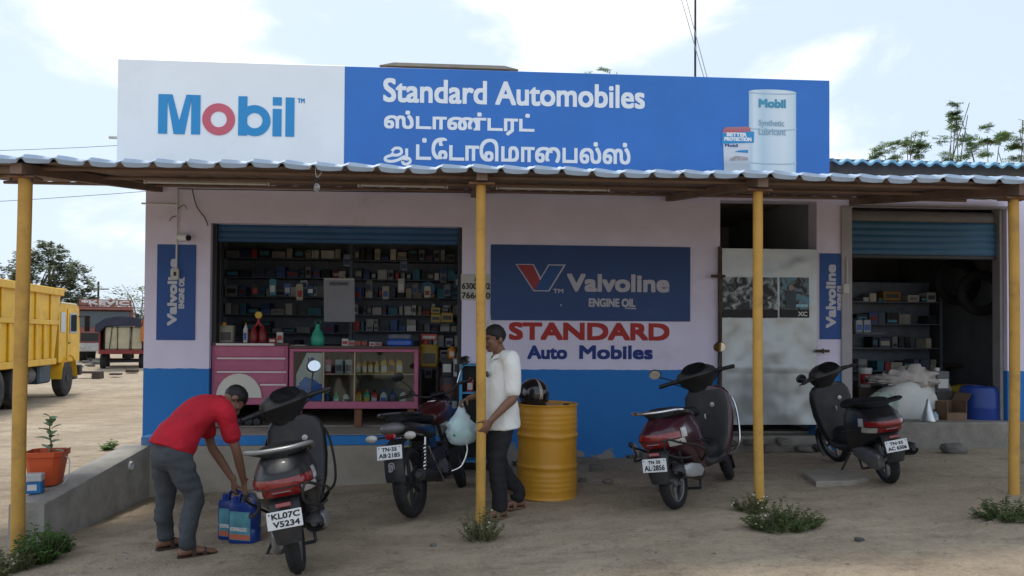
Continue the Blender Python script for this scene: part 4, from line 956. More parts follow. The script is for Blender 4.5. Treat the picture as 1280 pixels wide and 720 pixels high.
for i, (px, py, m_, nm) in enumerate(((380, 356, 0, 'pale'), (392, 364, 0, 'grey and white'), (434, 328, 1, 'grey'), (559, 365, 1, 'bluish'), (505, 333, 1, 'dull')) ):
    y2 = D+1.2; p = P(px, py, y2); t = thing('hanging_packet', nm+' packet hanging on a hook '+['left of the grey calendar', 'just left of the grey calendar, lower one', 'above the grey calendar', 'at the right end of the rack', 'high up on the right rack'][i], 'packet', (p.x, y2, p.z-.06), group='packets hanging in the shop')
    b = MB(); b.rbox(-.05, .05, -.015, .015, 0, .12 if i < 2 else .17, .008); part('packet', b, [mat('packet_pale', (.34, .38, .42), .4, .15, 9), mat('packet_dull', (.13, .15, .19), .4, .2, 9)][m_], t)
    b = MB(); b.box(-.035, .035, -.018, -.0155, .03, .09); part('printed_label', b, CARD[2], t)
    b = MB(); b.tube([(0, 0, .11), (0, 0, oz-.03-(p.z-.06))], .0025, 5); part('cord', b, BLACK, t)
for i in range(15):                       # row of spare parts in packets hung from a rod across the shop
    y2 = D+.95+.05*(i % 2); xx = ox0+.25+i*.19+rng.uniform(-.03, .03); hh = rng.uniform(.12, .22); zz = 2.30+rng.uniform(-.10, .12)-hh
    if i < 3: xx += .05
    t = thing('hanging_packet', ORD[i]+' from the left of the spare-part packets hanging high across the shop', 'packet', (xx, y2, zz), rng.uniform(-.4, .4), 'packets on the high rod')
    b = MB(); b.rbox(-.045, .045, -.012, .012, 0, hh, .008); part('packet', b, CARD[rng.choice((0, 1, 1, 2, 2, 4, 7, 6))], t)
    b = MB(); b.box(-.03, .03, -.0145, -.0125, hh*.2, hh*.6); part('printed_label', b, CARD[rng.choice((0, 2, 5))], t)
    b = MB(); b.tube([(0, 0, hh), (0, 0, 2.56-zz)], .002, 4); part('cord', b, BLACK, t)
b = MB(); b.tube([(ox0+.05, D+.975, 2.565), (ox1+.10, D+.975, 2.565)], .008, 6); solo('hanging_rod', b, DARKM, 'thin iron rod across the top of the shop holding packets', 'rod')
# right corner of the shop: tins and buckets in a pile
def bucket(px, py_b, y, r, h, m_body, m_lab, label, lid=None, z=None, cat='bucket', name='paint_bucket', group=None):
    p = P(px, py_b, y); zz = p.z if z is None else z
    t = thing(name, label, cat, (p.x, y, zz), group=group)
    b = MB(); b.lathe([(r*.86, 0), (r*.88, .004), (r*.985, h*.86)], 20); part('body', b, m_body, t)
    b = MB(); b.lathe([(r*.99, h*.86), (r*1.06, h*.865), (r*1.06, h*.9), (r, h*.905), (r*1.03, h*.97), (r*.95, h), (r*.3, h*1.001)], 20); part('lid', b, lid or m_body, t)
    b = MB(); n = 14
    for k in range(n):
        a0 = R(-160)+R(140)*k/(n-1)
        for z_, s in ((h*.18, .915), (h*.70, .972)): b.v.append((r*s*math.cos(a0)*1.006, r*s*math.sin(a0)*1.006, z_))
    b.f = [(2*k, 2*k+2, 2*k+3, 2*k+1) for k in range(n-1)]
    part('wrap_label', b, m_lab, t)
    return t
yb_ = D+.3; zfl = FL-.008
bucket(563, 513, yb_, .145, .30, WHT, mat('label_blue', (.03, .13, .42), .4, .25, 12), 'white paint bucket with a blue label at the right of the shop opening', z=zfl)
bucket(563, 470, yb_+.01, .14, .29, PL('charcoal', (.07, .07, .08)), mat('label_brown', (.14, .06, .05), .4, .3, 12), 'charcoal bucket with reddish label stacked on the white bucket', z=zfl+.302)
z3 = zfl+.302+.292
carton((P(559, 440, yb_).x, yb_, z3), 0, 0, .13, .18, .22, CARD[4], 'black and white carton on the charcoal bucket', stripe=CARD[0])
carton((P(571, 440, yb_).x, yb_, z3), 0, 0, .075, .16, .22, WHT, 'white carton with black print on the charcoal bucket', stripe=LBD)
bottle_tree('round', ORA, BLACK, LBL, .055, .055, .17, 'small orange tin on top of the stacked cartons', 'tin', None, (P(565, 430, yb_).x, yb_, z3+.222))
ys_ = D+.5; p = P(536, 500, ys_)
t = thing('goods_stand', 'low dark stand carrying the yellow oil tin beside the glass counter', 'stand', (p.x, ys_, zfl)); hs = P(536, 458, ys_).z-zfl
b = MB(); b.rbox(-.13, .13, -.1, .1, hs-.03, hs, .004); part('top', b, WOODD, t)
for sx in (-.12, .09):
    for sy in (-.09, .06): b = MB(); b.box(sx, sx+.03, sy, sy+.03, 0, hs-.03); part('leg', b, WOODD, t)
t = bottle_tree('can', mat('tin_yellow', (.34, .22, .02), .4, .15, 6), REDP, LBD, .115, .08, .32, 'large yellow oil tin between the glass counter and the buckets', 'oil tin', None, (p.x, ys_, zfl+hs+.001))
carton((p.x, ys_, zfl+hs+.33), 0, 0, .2, .15, .08, CARD[5], 'red box on top of the large yellow oil tin', stripe=CARD[0])
# goods kept under the pink counters
for i, px in enumerate((288, 300, 312, 322)):
    p = P(px, 520, CY+.2); b = MB(); rr = .045
    b.lathe([(rr*.5, -.05), (rr, -.045), (rr, .045), (rr*.5, .05)], 12, Matrix.Translation((p.x, CY+.2, sz+rr+.002)) @ Matrix.Rotation(R(90), 4, 'X'))
    solo('metal_ring', b, DARKM, 'dark round part lying under the pink drawer counter, '+['nearest the pillar', 'second from the pillar', 'third from the pillar', 'nearest the counter leg'][i], 'car part', 'round parts under the counter')

# ------------------------------------------------------------------ light blue stand by the pier
y = D-.30; a = P(577, 522, y); c = P(613, 455, y)
t = thing('blue_wooden_stand', 'light blue open wooden stand against the pier behind the man in white', 'stand', ((a.x+c.x)/2, y, gz((a.x+c.x)/2, y)))
w = (c.x-a.x)/2+.03; h = c.z-t.location.z; LBLU = mat('stand_blue', (.06, .27, .50), .6, .15, 5, .1, dirt=(.2, .22, .25), dirt_amt=.2)
for sx in (-w, w-.035):
    b = MB(); b.rbox(sx, sx+.035, 0, .27, 0, h, .004); part('side', b, LBLU, t)
for zz in (h-.025, h*.72, h*.42, .1):
    b = MB(); b.rbox(-w+.036, w-.036, .005, .26, zz, zz+.022, .003); part('shelf', b, LBLU, t)
b = MB(); b.box(-w+.036, w-.036, .262, .268, .1, h-.03); part('back', b, BLACK, t)
for k, (x_, m_, l_) in enumerate(((-.07, REDP, 'red bottle in the light blue stand'), (.05, NVY, 'navy bottle in the light blue stand'))):
    bottle_tree('oil', m_, BLACK, LBL, .04, .03, .19, l_, 'bottle', None, (t.location.x+x_, y+.1, t.location.z+h*.72+.023))

# ================================================================== inside the right shop
yq = D+1.5
xa, xb = rx0+.08, P(1178, 400, yq).x
rack(xa, xb, yq, FL, [.3, .62, .95, 1.3, 1.62], .34, 'dark rack of bottles on the left wall of the right-hand shop', 'rack in the right-hand shop', lambda x, z, r_: r_.choices(range(8), (.8, 1.6, 1.5, 1.5, 4, .5, 1, .8))[0], name='bottle_rack', seed=21, fill=.8, widths=(.09, .11, .14, .18))
for i, px in enumerate((1072, 1082)):
    bottle_tree('can', PL('dull_white', (.33, .36, .37)), BLACK, BLUP, .055, .05, .2, 'dull white oil can on the upper left of the right-hand rack, '+['nearer the pillar', 'second from the pillar'][i], 'oil can', 'white cans in the right-hand shop', (P(px, 415, yq-.12).x, yq-.12, P(px, 415, yq-.12).z))
zb_ = P(1077, 415.5, yq-.12).z
b = MB(); b.box(P(1066, 415, yq-.12).x, P(1102, 415, yq-.12).x, yq-.2, yq-.003, zb_-.02, zb_-.002); solo('ledge_board', b, RACK, 'dark ledge board under the two white cans', 'shelf')
for i, px in enumerate((1106, 1113, 1120, 1127)):
    bottle_tree('round', PL('clear_bottle', (.18, .22, .23)), GRN, LBL, .028, .028, .19, ['first', 'second', 'third', 'fourth'][i]+' from the left in the row of clear bottles on the right-hand rack', 'bottle', 'clear bottles in the right-hand shop', (P(px, 390, yq+.05).x, yq+.12, FL+1.301 if False else FL+1.302))
o = carton((P(1115, 356, yq).x, yq+.1, FL+1.64), 0, 0, .26, .2, .13, mat('carton_mustard', (.26, .15, .03), .7, .15, 6), 'mustard cardboard box on the top shelf of the right-hand rack', stripe=LBD)
rack(xb+.06, bx1-T-.06, BD-.42, FL, [.5, .95, 1.4, 1.8], .36, 'dark rack along the back wall of the right-hand shop', 'rear rack in the right-hand shop', lambda x, z, r_: r_.choices(range(8), (.4, 1.6, 2, 2, 4, .4, .5, .8))[0], name='rear_rack', seed=33, fill=.85, widths=(.14, .18, .22, .28))
# hanging tyres
TYRE = mat('tyre_rubber', (.018, .018, .019), .85, .25, 14, .3, 60, dirt=(.10, .085, .065), dirt_amt=.25, dirt_scale=5)
def tyre_prof(R_, r_, n=10, flat=.9):
    return [(R_+r_*math.cos(2*math.pi*k/n), r_*flat*math.sin(2*math.pi*k/n)) for k in range(n+1)]
for i, (px, py, rr) in enumerate(((1226, 366, .25), (1196, 352, .27))):
    yy = D+.75+.5*i; p = P(px, py, yy)
    t = thing('spare_tyre', ['black motorcycle tyre hanging at front right under the right shutter', 'black tyre hanging behind the front one under the right shutter'][i], 'tyre', (p.x, yy, p.z-rr), group='tyres hanging in the right-hand shop')
    b = MB(); b.lathe(tyre_prof(rr, .065), 26, Matrix.Translation((p.x, yy, p.z)) @ Matrix.Rotation(R(-12+10*i), 4, 'Z') @ Matrix.Rotation(R(86), 4, 'X'), caps=False); part('tyre', b, TYRE, t, True)
    b = MB(); b.tube([(p.x, yy, p.z+rr), (p.x, yy, TOPZ-.02)], .006, 5); part('rope', b, WOODD, t, True)
# work table with carton at the back right
y = D+1.6; a = P(1178, 466, y); c = P(1259, 452, y); zt_ = P(1215, 455, y).z
t = thing('work_table', 'dark work table at the back right of the right-hand shop', 'table', ((a.x+c.x)/2, y, FL-.009)); w = (c.x-a.x)/2; h = zt_-t.location.z
b = MB(); b.rbox(-w, w, 0, .7, h-.05, h, .005); part('table_top', b, WOODD, t)
for sx in (-w+.02, w-.08):
    for sy in (.03, .6): b = MB(); b.box(sx, sx+.06, sy, sy+.06, 0, h-.05); part('leg', b, WOODD, t)
carton((P(1212, 440, y+.2).x, y+.25, t.location.z+h+.001), 0, 0, .42, .3, .34, mat('carton_brown', (.17, .085, .04), .85, .2, 4), 'brown cardboard carton on the work table in the right-hand shop', stripe=CARD[6])
# plinth goods
zp = FL-.008; yy = D+.42
def P2(px, y=yy): return P(px, 500, y).x
# the big white woven sack, lying, with a crumpled sheet on top
def lump(b, c, rx, ry, rz, amp, freq, seed, n=28, m=16, flat=.75):
    b.sphere(c, rx, ry, rz, n, m)
    o = len(b.v)-n*(m+1)
    for i in range(o, len(b.v)):
        p = Vector(b.v[i])-Vector(c); q = Vector((p.x/rx, p.y/ry, p.z/rz)); 
        s = 1+amp*mnoise.noise(q*freq+Vector((seed, 0, 0)))+amp*.5*mnoise.noise(q*freq*2.6+Vector((0, seed, 0)))-amp*.35*abs(mnoise.noise(q*freq*4+Vector((0, 0, seed))))
        p = p*s; p.z = max(p.z, -rz*flat); b.v[i] = tuple(Vector(c)+p)
    return b
SACK = mat('woven_sack', (.66, .67, .64), .8, .1, 5, .5, 120, dirt=(.28, .25, .2), dirt_amt=.25)
xs0 = P2(1132)
b = MB(); lump(b, (xs0, yy, zp+.23), .44, .22, .33, .16, 1.6, 3.0); t = solo('white_sack', b, SACK, 'big bulging white woven sack on the floor edge of the right-hand shop', 'sack', ang=70)
b = MB(); lump(b, (P2(1096), yy-.13, zp+.20), .24, .10, .22, .14, 2.2, 8.0, flat=.88); solo('green_printed_sack', b, mat('sack_green', (.30, .37, .31), .75, .3, 14, .5, 90), 'folded pale sack with green print leaning on the big white sack', 'sack', ang=70)
b = MB(); lump(b, (P2(1140), yy+.05, zp+.57), .38, .19, .15, .5, 2.6, 5.0); solo('crumpled_cloth', b, mat('cloth_dust', (.45, .41, .38), .9, .2, 6, .5, 40), 'crumpled dusty plastic sheet heaped on the white sack', 'cloth', ang=75)
b = MB(); lump(b, (P2(1106), yy-.02, zp+.56), .26, .14, .07, .5, 2.4, 15.0); solo('folded_sack', b, mat('sack_grey', (.34, .31, .29), .85, .2, 6, .5, 60), 'flat folded grey sack lying on the pile of sacks', 'sack', ang=75)
bottle_tree('can', PL('grey_can', (.10, .105, .11)), WHT, WHT, .095, .07, .30, 'grey oil can with white label on the heap beside the sacks', 'oil can', None, (P2(1181), yy+.10, zp+.41))
b = MB(); b.rbox(P2(1172), P2(1194), yy+.02, yy+.22, zp, zp+.405, .01); solo('grey_crate', b, mat('crate_dark', (.07, .065, .06), .8, .2, 6), 'dark crate under the grey oil can', 'crate')
b = MB(); lump(b, (P2(1168, D+.62), D+.66, zp+.30), .26, .2, .34, .16, 1.8, 31.0); solo('pale_sack', b, mat('sack_pale', (.48, .47, .44), .85, .12, 5, .5, 90), 'tall pale sack standing behind the white sack', 'sack', ang=70)
# funnel
t = thing('metal_funnel', 'upturned bright metal funnel standing on the plinth beside the sack', 'funnel', (P2(1160, D-.06), D-.06, zr))
b = MB(); b.lathe([(.088, 0), (.092, .012), (.088, .02), (.03, .20), (.016, .27), (.013, .275)], 20); part('cone', b, mat('galvanised', (.55, .57, .58), .3, .1, 6, metal=.8), t)
b = MB(); b.lathe([(.090, 0), (.095, .006), (.090, .014)], 20); part('rim', b, mat('galvanised', (0, 0, 0)), t)
# open brown carton
xc = P2(1187, D+.2)
t = thing('open_carton', 'open brown cardboard carton between the funnel and the blue drum', 'carton', (xc, D+.2, zp)); w, d, h = .13, .15, .3; KR = mat('kraft', (.20, .125, .08), .9, .15, 5)
for nm, (x0, x1, y0, y1, z0, z1) in (('side', (-w, -w+.006, -d, d, 0, h)), ('side', (w-.006, w, -d, d, 0, h)), ('back', (-w+.007, w-.007, d-.006, d, 0, h)), ('front', (-w+.007, w-.007, -d, -d+.006, 0, h*.55)), ('bottom', (-w+.007, w-.007, -d+.007, d-.007, 0, .006))):
    b = MB(); b.box(x0, x1, y0, y1, z0, z1); part(nm, b, KR, t)
b = MB(); b.box(-.002, .002, -d, d, 0, .12, Matrix.Translation((w-.003, 0, h)) @ Matrix.Rotation(R(30), 4, 'Y')); part('flap', b, KR, t)
# blue plastic drum
t = thing('blue_plastic_drum', 'squat dark blue plastic drum on the right-hand shop floor', 'drum', (P2(1224, D+.28), D+.28, zp))
b = MB(); b.lathe([(.19, 0), (.225, .02), (.235, .08), (.232, .20), (.238, .22), (.232, .24), (.235, .40), (.215, .47), (.17, .49), (.165, .47), (.05, .475)], 28); part('body', b, mat('drum_blue', (.015, .05, .26), .38, .12, 4, dirt=(.10, .11, .16), dirt_amt=.2), t)
for k in (-1, 1):
    b = MB(); b.tube(curve_pts([(k*.235, -.05, .34), (k*.262, 0, .36), (k*.235, .05, .34)]), .012, 7); part('handle', b, BLACK, t)
b = MB(); b.lathe([(.035, .472), (.035, .505), (.03, .51)], 12, Matrix.Translation((.08, -.06, 0))); part('bung', b, BLACK, t)
b = MB(); lump(b, (P2(1206, D+.75), D+.78, zp+.36), .24, .14, .12, .3, 2.0, 22.0); 
b2 = MB(); b2.rbox(P2(1190, D+.75), P2(1250, D+.75), D+.62, D+.98, zp, zp+.28, .01); solo('low_bench', b2, WOODD, 'low dark bench behind the blue plastic drum', 'bench')
solo('yellow_bundle', b, mat('bundle_yellow', (.42, .30, .02), .7, .15, 5), 'yellow plastic bundle behind the blue drum', 'bundle', ang=70)
# small bottles and a red and white bucket near the left jamb
bucket(1081, 480, D+.75, .09, .26, WHT, REDP, 'red and white bucket near the left jamb of the right-hand shop', z=P(1081, 484, D+.75).z)
zz = P(1081, 484, D+.75).z; b = MB(); b.rbox(P2(1066, D+.75), P2(1100, D+.75), D+.6, D+.95, zp, zz-.001, .008); solo('wooden_box', b, WOODD, 'dark wooden box carrying the red and white bucket', 'box')
for i, (px, m_, l_) in enumerate(((1069, BLUP, 'small blue bottle at the left jamb of the right-hand shop'), (1076, WHT, 'small white bottle beside the small blue bottle at the jamb'), (1168, PL('pale_blue', (.25, .36, .42)), 'crumpled pale blue bottle between funnel and carton'))):
    bottle_tree('oil', m_, BLACK, LBL, .04, .03, .2, l_, 'bottle', None, (P2(px, D+.12), D+.12, zp))
# ================================================================== scooters
CHROME = mat('chrome', (.6, .6, .6), .18, .05, 5, metal=1.0)
ALU = mat('cast_alloy', (.22, .22, .22), .45, .15, 8, .1, 60, metal=.6, dirt=(.12, .1, .08), dirt_amt=.3)
SILV = mat('silver_paint', (.45, .46, .47), .35, .08, 6, metal=.5)
SEATM = mat('seat_vinyl', (.012, .012, .013), .65, .2, 12, .25, 90, spec=.25, dirt=(.05, .045, .038), dirt_amt=.2, dirt_scale=4)
INNER = mat('grey_black_plastic', (.022, .022, .024), .5, .2, 9, .08, 90, dirt=(.12, .105, .085), dirt_amt=.3, dirt_scale=4)
LRED = mat('lens_red', (.20, .008, .010), .18, .1, 8, spec=.6, coat=.5); LCLR = mat('lens_clear', (.42, .40, .37), .15, .15, 14, spec=.6, coat=.5); LAMB = mat('lens_amber', (.45, .2, .04), .2, .1, 8, coat=.4)
PLATE = mat('plate_white', (.66, .67, .68), .45, .05, 6, dirt=(.4, .37, .33), dirt_amt=.15, dirt_scale=9)
MIRG = mat('mirror_glass', (.75, .78, .8), .04, .02, 3, metal=1.0)
def plan_ring(z, yf, yt, hw, n=28, ff=.72, ex=2.6):      # rounded horizontal outline from the front yf to the tail yt
    yc, hy = (yf+yt)/2, (yf-yt)/2; out = []
    for k in range(n):
        a = 2*math.pi*k/n; c_, s_ = math.cos(a), math.sin(a)
        x = math.copysign(abs(c_)**(2/ex), c_); y = math.copysign(abs(s_)**(2/ex), s_)
        taper = 1-(1-ff)*max(0, y)
        out.append((hw*x*taper, yc+hy*y, z))
    return out
def sec_ring(y, zc, hw, hh, n=18, ex=2.4, dx=0):          # upright cross-section at y
    out = []
    for k in range(n):
        a = 2*math.pi*k/n; c_, s_ = math.cos(a), math.sin(a)
        out.append((dx+hw*math.copysign(abs(c_)**(2/ex), c_), y, zc+hh*math.copysign(abs(s_)**(2/ex), s_)))
    return out
def wheel(parent, c, R_, wd, rim_m, M=None, spokes=5, n=30):
    MW = (M or Matrix()) @ Matrix.Translation(c) @ Matrix.Rotation(R(90), 4, 'Y')
    rr = wd/2
    w = bpy.data.objects.new('wheel', None); C.objects.link(w); w.parent = parent; w.empty_display_size = .1
    prof = [(R_-rr*1.25, -rr*.62), (R_-rr*.75, -rr*.98), (R_-rr*.3, -rr*.86), (R_-.004, -rr*.42), (R_, 0), (R_-.004, rr*.42), (R_-rr*.3, rr*.86), (R_-rr*.75, rr*.98), (R_-rr*1.25, rr*.62), (R_-rr*1.25, -rr*.62)]
    b = MB(); b.lathe(prof, n, MW, caps=False)
    for k in range(n):                                     # tread blocks
        a0 = 2*math.pi*k/n; 
        for s in (-1, 1):
            b.box(R_-.008, R_+.0035, s*rr*.20-rr*.13, s*rr*.20+rr*.13, -.5*R_*.11, .5*R_*.07, MW @ Matrix.Rotation(a0+s*.05, 4, 'Z') @ Matrix(((1, 0, 0, 0), (0, 0, 1, 0), (0, 1, 0, 0), (0, 0, 0, 1))))
    part('tyre', b, TYRE, w, ang=50)
    ri = R_-rr*1.2
    b = MB(); b.lathe([(ri, -rr*.66), (ri+.006, -rr*.70), (ri-.012, -rr*.5), (ri-.02, 0), (ri-.012, rr*.5), (ri+.006, rr*.70), (ri, rr*.66)], n, MW, caps=False)
    b.lathe([(.03, -rr*.7), (.045, -rr*.6), (.045, rr*.6), (.03, rr*.7)], 14, MW)
    for k in range(spokes):
        a0 = 2*math.pi*k/spokes; ca, sa = math.cos(a0), math.sin(a0)
        b.rbox(.035, ri-.01, -.017, .017, -.013, .013, .005, MW @ Matrix.Rotation(a0, 4, 'Z'))
    part('rim', b, rim_m, w)
    return w
def plate_part(parent, c, w, h, tilt, lines, mount=None, turn=0):
    M = Matrix.Translation(c) @ Matrix.Rotation(turn, 4, 'Z') @ Matrix.Rotation(tilt, 4, 'X')
    b = MB(); b.rbox(-w/2, w/2, 0, .004, -h/2, h/2, .003, M); o = part('number_plate', b, PLATE, parent)
    for s, x0, x1, z0, z1 in lines:
        t = multi_text(s, x0*w, x1*w, z0*h, z1*h, -.001, .0016, step=.0001).xf(M); part('plate_lettering', t, BLACK, o, smooth_=False)
    for sx in (-.42, .42):
        b = MB(); b.lathe([(.004, -.003), (.005, 0)], 8, M @ Matrix.Translation((sx*w, -.002, h*.36)) @ Matrix.Rotation(R(90), 4, 'X')); part('bolt', b, DARKM, o)
    return o
def scooter(rear, rz, lean, steer, paint, label, plate, rail_m, guard=True, rim_m=None, apron_m=None, tail_dark=False, mirrors=((1, 0, 0, 0),), size=1.0):
    y0 = .62
    h = Vector((-math.sin(rz), math.cos(rz), 0)); loc = Vector((rear.x, rear.y, 0))+h*y0
    za, zb_ = gz(rear.x, rear.y), gz(rear.x+2*h.x*y0, rear.y+2*h.y*y0)
    loc.z = (za+zb_)/2-.004; pitch = math.atan2(zb_-za, 2*y0)
    t = thing('scooter', label, 'scooter', loc, group='scooters parked at the shop', rot=(pitch, lean, rz)); t.scale = (size, size, size)
    rim_m = rim_m or ALU; apron_m = apron_m or INNER
    wheel(t, (0, -.62, .222), .222, .092, rim_m)
    # ---- rear bodywork
    b = MB(); b.loft([plan_ring(*q) for q in ((.25, .04, -.26, .12), (.33, .03, -.44, .145), (.40, .02, -.60, .172), (.47, .01, -.77, .192), (.53, 0, -.865, .198), (.59, -.01, -.91, .198), (.64, -.03, -.905, .190), (.68, -.08, -.865, .176), (.72, -.10, -.80, .158), (.755, -.14, -.74, .13))])
    part('body_panel', b, paint, t, ang=50)
    # side seam trim
    for s in (-1, 1):
        b = MB(); b.tube(curve_pts([(s*.150, -.10, .47), (s*.197, -.30, .50), (s*.203, -.55, .535), (s*.17, -.76, .56)]), .006, 6); part('trim_line', b, BLACK, t)
    b = MB(); rs = []
    for y, zc, hw, hh in ((-.74, .765, .06, .02), (-.70, .775, .115, .035), (-.62, .782, .145, .045), (-.50, .775, .150, .045), (-.42, .755, .148, .045), (-.25, .745, .135, .045), (-.10, .735, .112, .045), (.0, .715, .085, .042), (.04, .70, .05, .03)): rs.append(sec_ring(y, zc, hw, hh, 18, 2.6))
    b.loft(rs); st = part('seat', b, SEATM, t, ang=50)
    for s in (-1, 1):
        b = MB(); b.tube(curve_pts([(s*.140, -.66, .775), (s*.153, -.5, .765), (s*.135, -.22, .735), (s*.09, -.05, .715)]), .006, 6); part('piping', b, BLACK, st)
    b = MB(); b.tube(curve_pts([(.160, -.36, .73), (.182, -.50, .765), (.190, -.66, .80), (.172, -.80, .815), (.10, -.885, .815), (0, -.905, .815), (-.10, -.885, .815), (-.172, -.80, .815), (-.190, -.66, .80), (-.182, -.50, .765), (-.160, -.36, .73)]), [.012]*6+[.02]*6+[.024]*37+[.02]*6+[.012]*6, 9, flat=.62); part('grab_rail', b, rail_m, t)
    # ---- tail lamps: strip following the tail outline
    def strip(z0, z1, a0, a1, off=.008, n=10):
        b = MB(); V = []
        for k in range(n+1):
            a = a0+(a1-a0)*k/n
            for zz in (z0, (z0+z1)/2, z1):
                f_ = (zz-.5)/.2; yt = np.interp(zz, (.47, .53, .59, .64, .68), (-.77, -.865, -.91, -.905, -.865)); hw = np.interp(zz, (.47, .53, .59, .64, .68), (.190, .198, .198, .190, .176)); yf = -.01
                yc, hy = (yf+yt)/2, (yf-yt)/2; c_, s_ = math.sin(a), -math.cos(a)
                x = math.copysign(abs(c_)**(2/2.6), c_)*hw; y = yc+hy*math.copysign(abs(s_)**(2/2.6), s_)
                dn = Vector((math.sin(a), -math.cos(a)*1.0, 0)).normalized()
                o_ = off if zz == (z0+z1)/2 else off*.6
                V.append((x+dn.x*o_, y+dn.y*o_, zz))
        b.v = V; b.f = [(3*k+j, 3*k+3+j, 3*k+4+j, 3*k+1+j) for k in range(n) for j in range(2)]; return b
    part('tail_lamp', strip(.585, .64, R(-58), R(58), .012, 18), LRED, t, ang=60)
    part('brake_lamp', strip(.53, .582, R(-26), R(26), .012, 10), LRED, t, ang=60)
    for s in (-1, 1):
        part('indicator', strip(.53, .582, s*R(28), s*R(64), .012), LCLR, t, ang=60)
        part('side_lens', strip(.585, .66, s*R(60), s*R(72), .010), LCLR, t, ang=60)
    part('lamp_bar', strip(.581, .590, R(-56), R(56), .018, 16), BLACK, t, ang=60)
    part('badge', strip(.556, .564, R(-10), R(10), .020, 6), SILV, t, ang=60)
    # ---- rear mudguard and plate
    b = MB(); prof = [(-.80, .52), (-.87, .48), (-.905, .42), (-.915, .33), (-.90, .25)]; V = []
    for y, z in prof:
        w_ = .088 if z > .3 else .075
        V += [(-w_, y+.035, z), (-w_*.6, y-.004, z), (0, y-.012, z), (w_*.6, y-.004, z), (w_, y+.035, z)]
    b.v = V; b.f = [(5*i+j, 5*i+5+j, 5*i+6+j, 5*i+1+j) for i in range(4) for j in range(4)]
    b.v += [(x, y+.012, z) for x, y, z in V]; b.f += [tuple(25+q for q in reversed(f)) for f in b.f[:16]]
    part('rear_mudguard', b, INNER, t, ang=60)
    b = MB(); b.rbox(-.045, .045, -.012, .004, -.014, .014, .004, Matrix.Translation((0, -.905, .485)) @ Matrix.Rotation(R(-18), 4, 'X')); part('reflector', b, LRED, t)
    plate_part(t, (0, -.932, .405), .205, .105, R(-8), plate)
    # ---- engine, drive case, muffler, stands
    b = MB(); b.loft([sec_ring(y, zc, hw, hh, 14, 3, -.085) for y, zc, hw, hh in ((-.74, .235, .03, .05), (-.70, .235, .045, .085), (-.55, .24, .05, .1), (-.35, .27, .05, .085), (-.22, .28, .05, .07), (-.18, .28, .03, .04))]); part('drive_case', b, ALU, t, ang=50)
    b = MB(); b.rbox(-.10, .12, -.42, -.12, .22, .36, .04); part('engine', b, DARKM, t)
    b = MB(); b.tube(curve_pts([(.10, -.22, .20), (.14, -.35, .22), (.155, -.45, .255), (.158, -.62, .30), (.16, -.84, .335), (.16, -.87, .338)]), [.016]*6+[.022]*4+[.03, .045]+[.062]*6+[.06]*6+[.058]*4+[.05, .03, .02], 14); mf = part('muffler', b, INNER, t, ang=50)
    b = MB(); b.loft([sec_ring(y, z, .022, hh, 12, 3, .205) for y, z, hh in ((-.48, .285, .02), (-.52, .29, .05), (-.70, .32, .058), (-.82, .335, .045), (-.85, .338, .02))]); part('heat_guard', b, rail_m if not tail_dark else SILV, mf)
    b = MB(); b.tube([(.16, -.86, .338), (.16, -.905, .342)], .018, 10); part('tail_pipe', b, DARKM, mf)
    b = MB(); b.tube(curve_pts([(-.12, -.12, .24), (-.20, -.10, .12), (-.27, -.06, .005)]), .011, 7); part('side_stand', b, DARKM, t)
    b = MB(); b.tube([(-.10, -.30, .10), (.10, -.30, .10)], .012, 7); b.tube([(.10, -.30, .10), (.09, -.22, .25)], .012, 7); b.tube([(-.10, -.30, .10), (-.09, -.22, .25)], .012, 7); part('centre_stand', b, DARKM, t)
    b = MB(); b.tube([(.10, -.60, .26), (.13, -.75, .58)], .018, 8); part('shock_absorber', b, DARKM, t)
    # ---- floor, leg shield
    b = MB(); b.loft([sec_ring(y, zc, hw, hh, 14, 3.2) for y, zc, hw, hh in ((-.14, .33, .11, .06), (-.08, .28, .15, .045), (.10, .27, .165, .035), (.28, .275, .16, .04), (.36, .31, .14, .05))]); part('floorboard', b, INNER, t, ang=50)
    b = MB(); b.loft([plan_ring(z, yf, yt, hw, 24, .55, 2.4) for z, yf, yt, hw in ((.22, .46, .30, .11), (.30, .52, .32, .15), (.42, .56, .345, .19), (.58, .575, .385, .215), (.74, .56, .41, .222), (.83, .54, .415, .208), (.88, .52, .415, .175), (.91, .50, .42, .11))]); ap = part('leg_shield', b, paint, t, ang=50)
    b = MB(); b.loft([plan_ring(z, yf, yt, hw, 20, .9, 3) for z, yf, yt, hw in ((.27, .335, .30, .125), (.42, .365, .325, .173), (.58, .40, .362, .198), (.74, .425, .385, .206), (.83, .43, .392, .192), (.875, .43, .40, .15))]); ip = part('inner_panel', b, apron_m, t, ang=50)
    b = MB(); b.lathe([(.012, 0), (.022, .004), (.022, .012), (.01, .014)], 12, Matrix.Translation((.07, .385, .74)) @ Matrix.Rotation(R(90), 4, 'X')); part('ignition_lock', b, SILV, ip)
    b = MB(); b.tube(curve_pts([(0, .36, .66), (0, .335, .655), (0, .335, .62)]), .007, 6); part('bag_hook', b, SILV, ip)
    b = MB(); b.loft([sec_ring(y, zc, hw, hh, 14, 2.6) for y, zc, hw, hh in ((.36, .36, .10, .10), (.22, .33, .09, .07), (.08, .34, .09, .08), (-.04, .40, .11, .14), (-.10, .46, .13, .19))]); part('centre_tunnel', b, apron_m, t, ang=50)
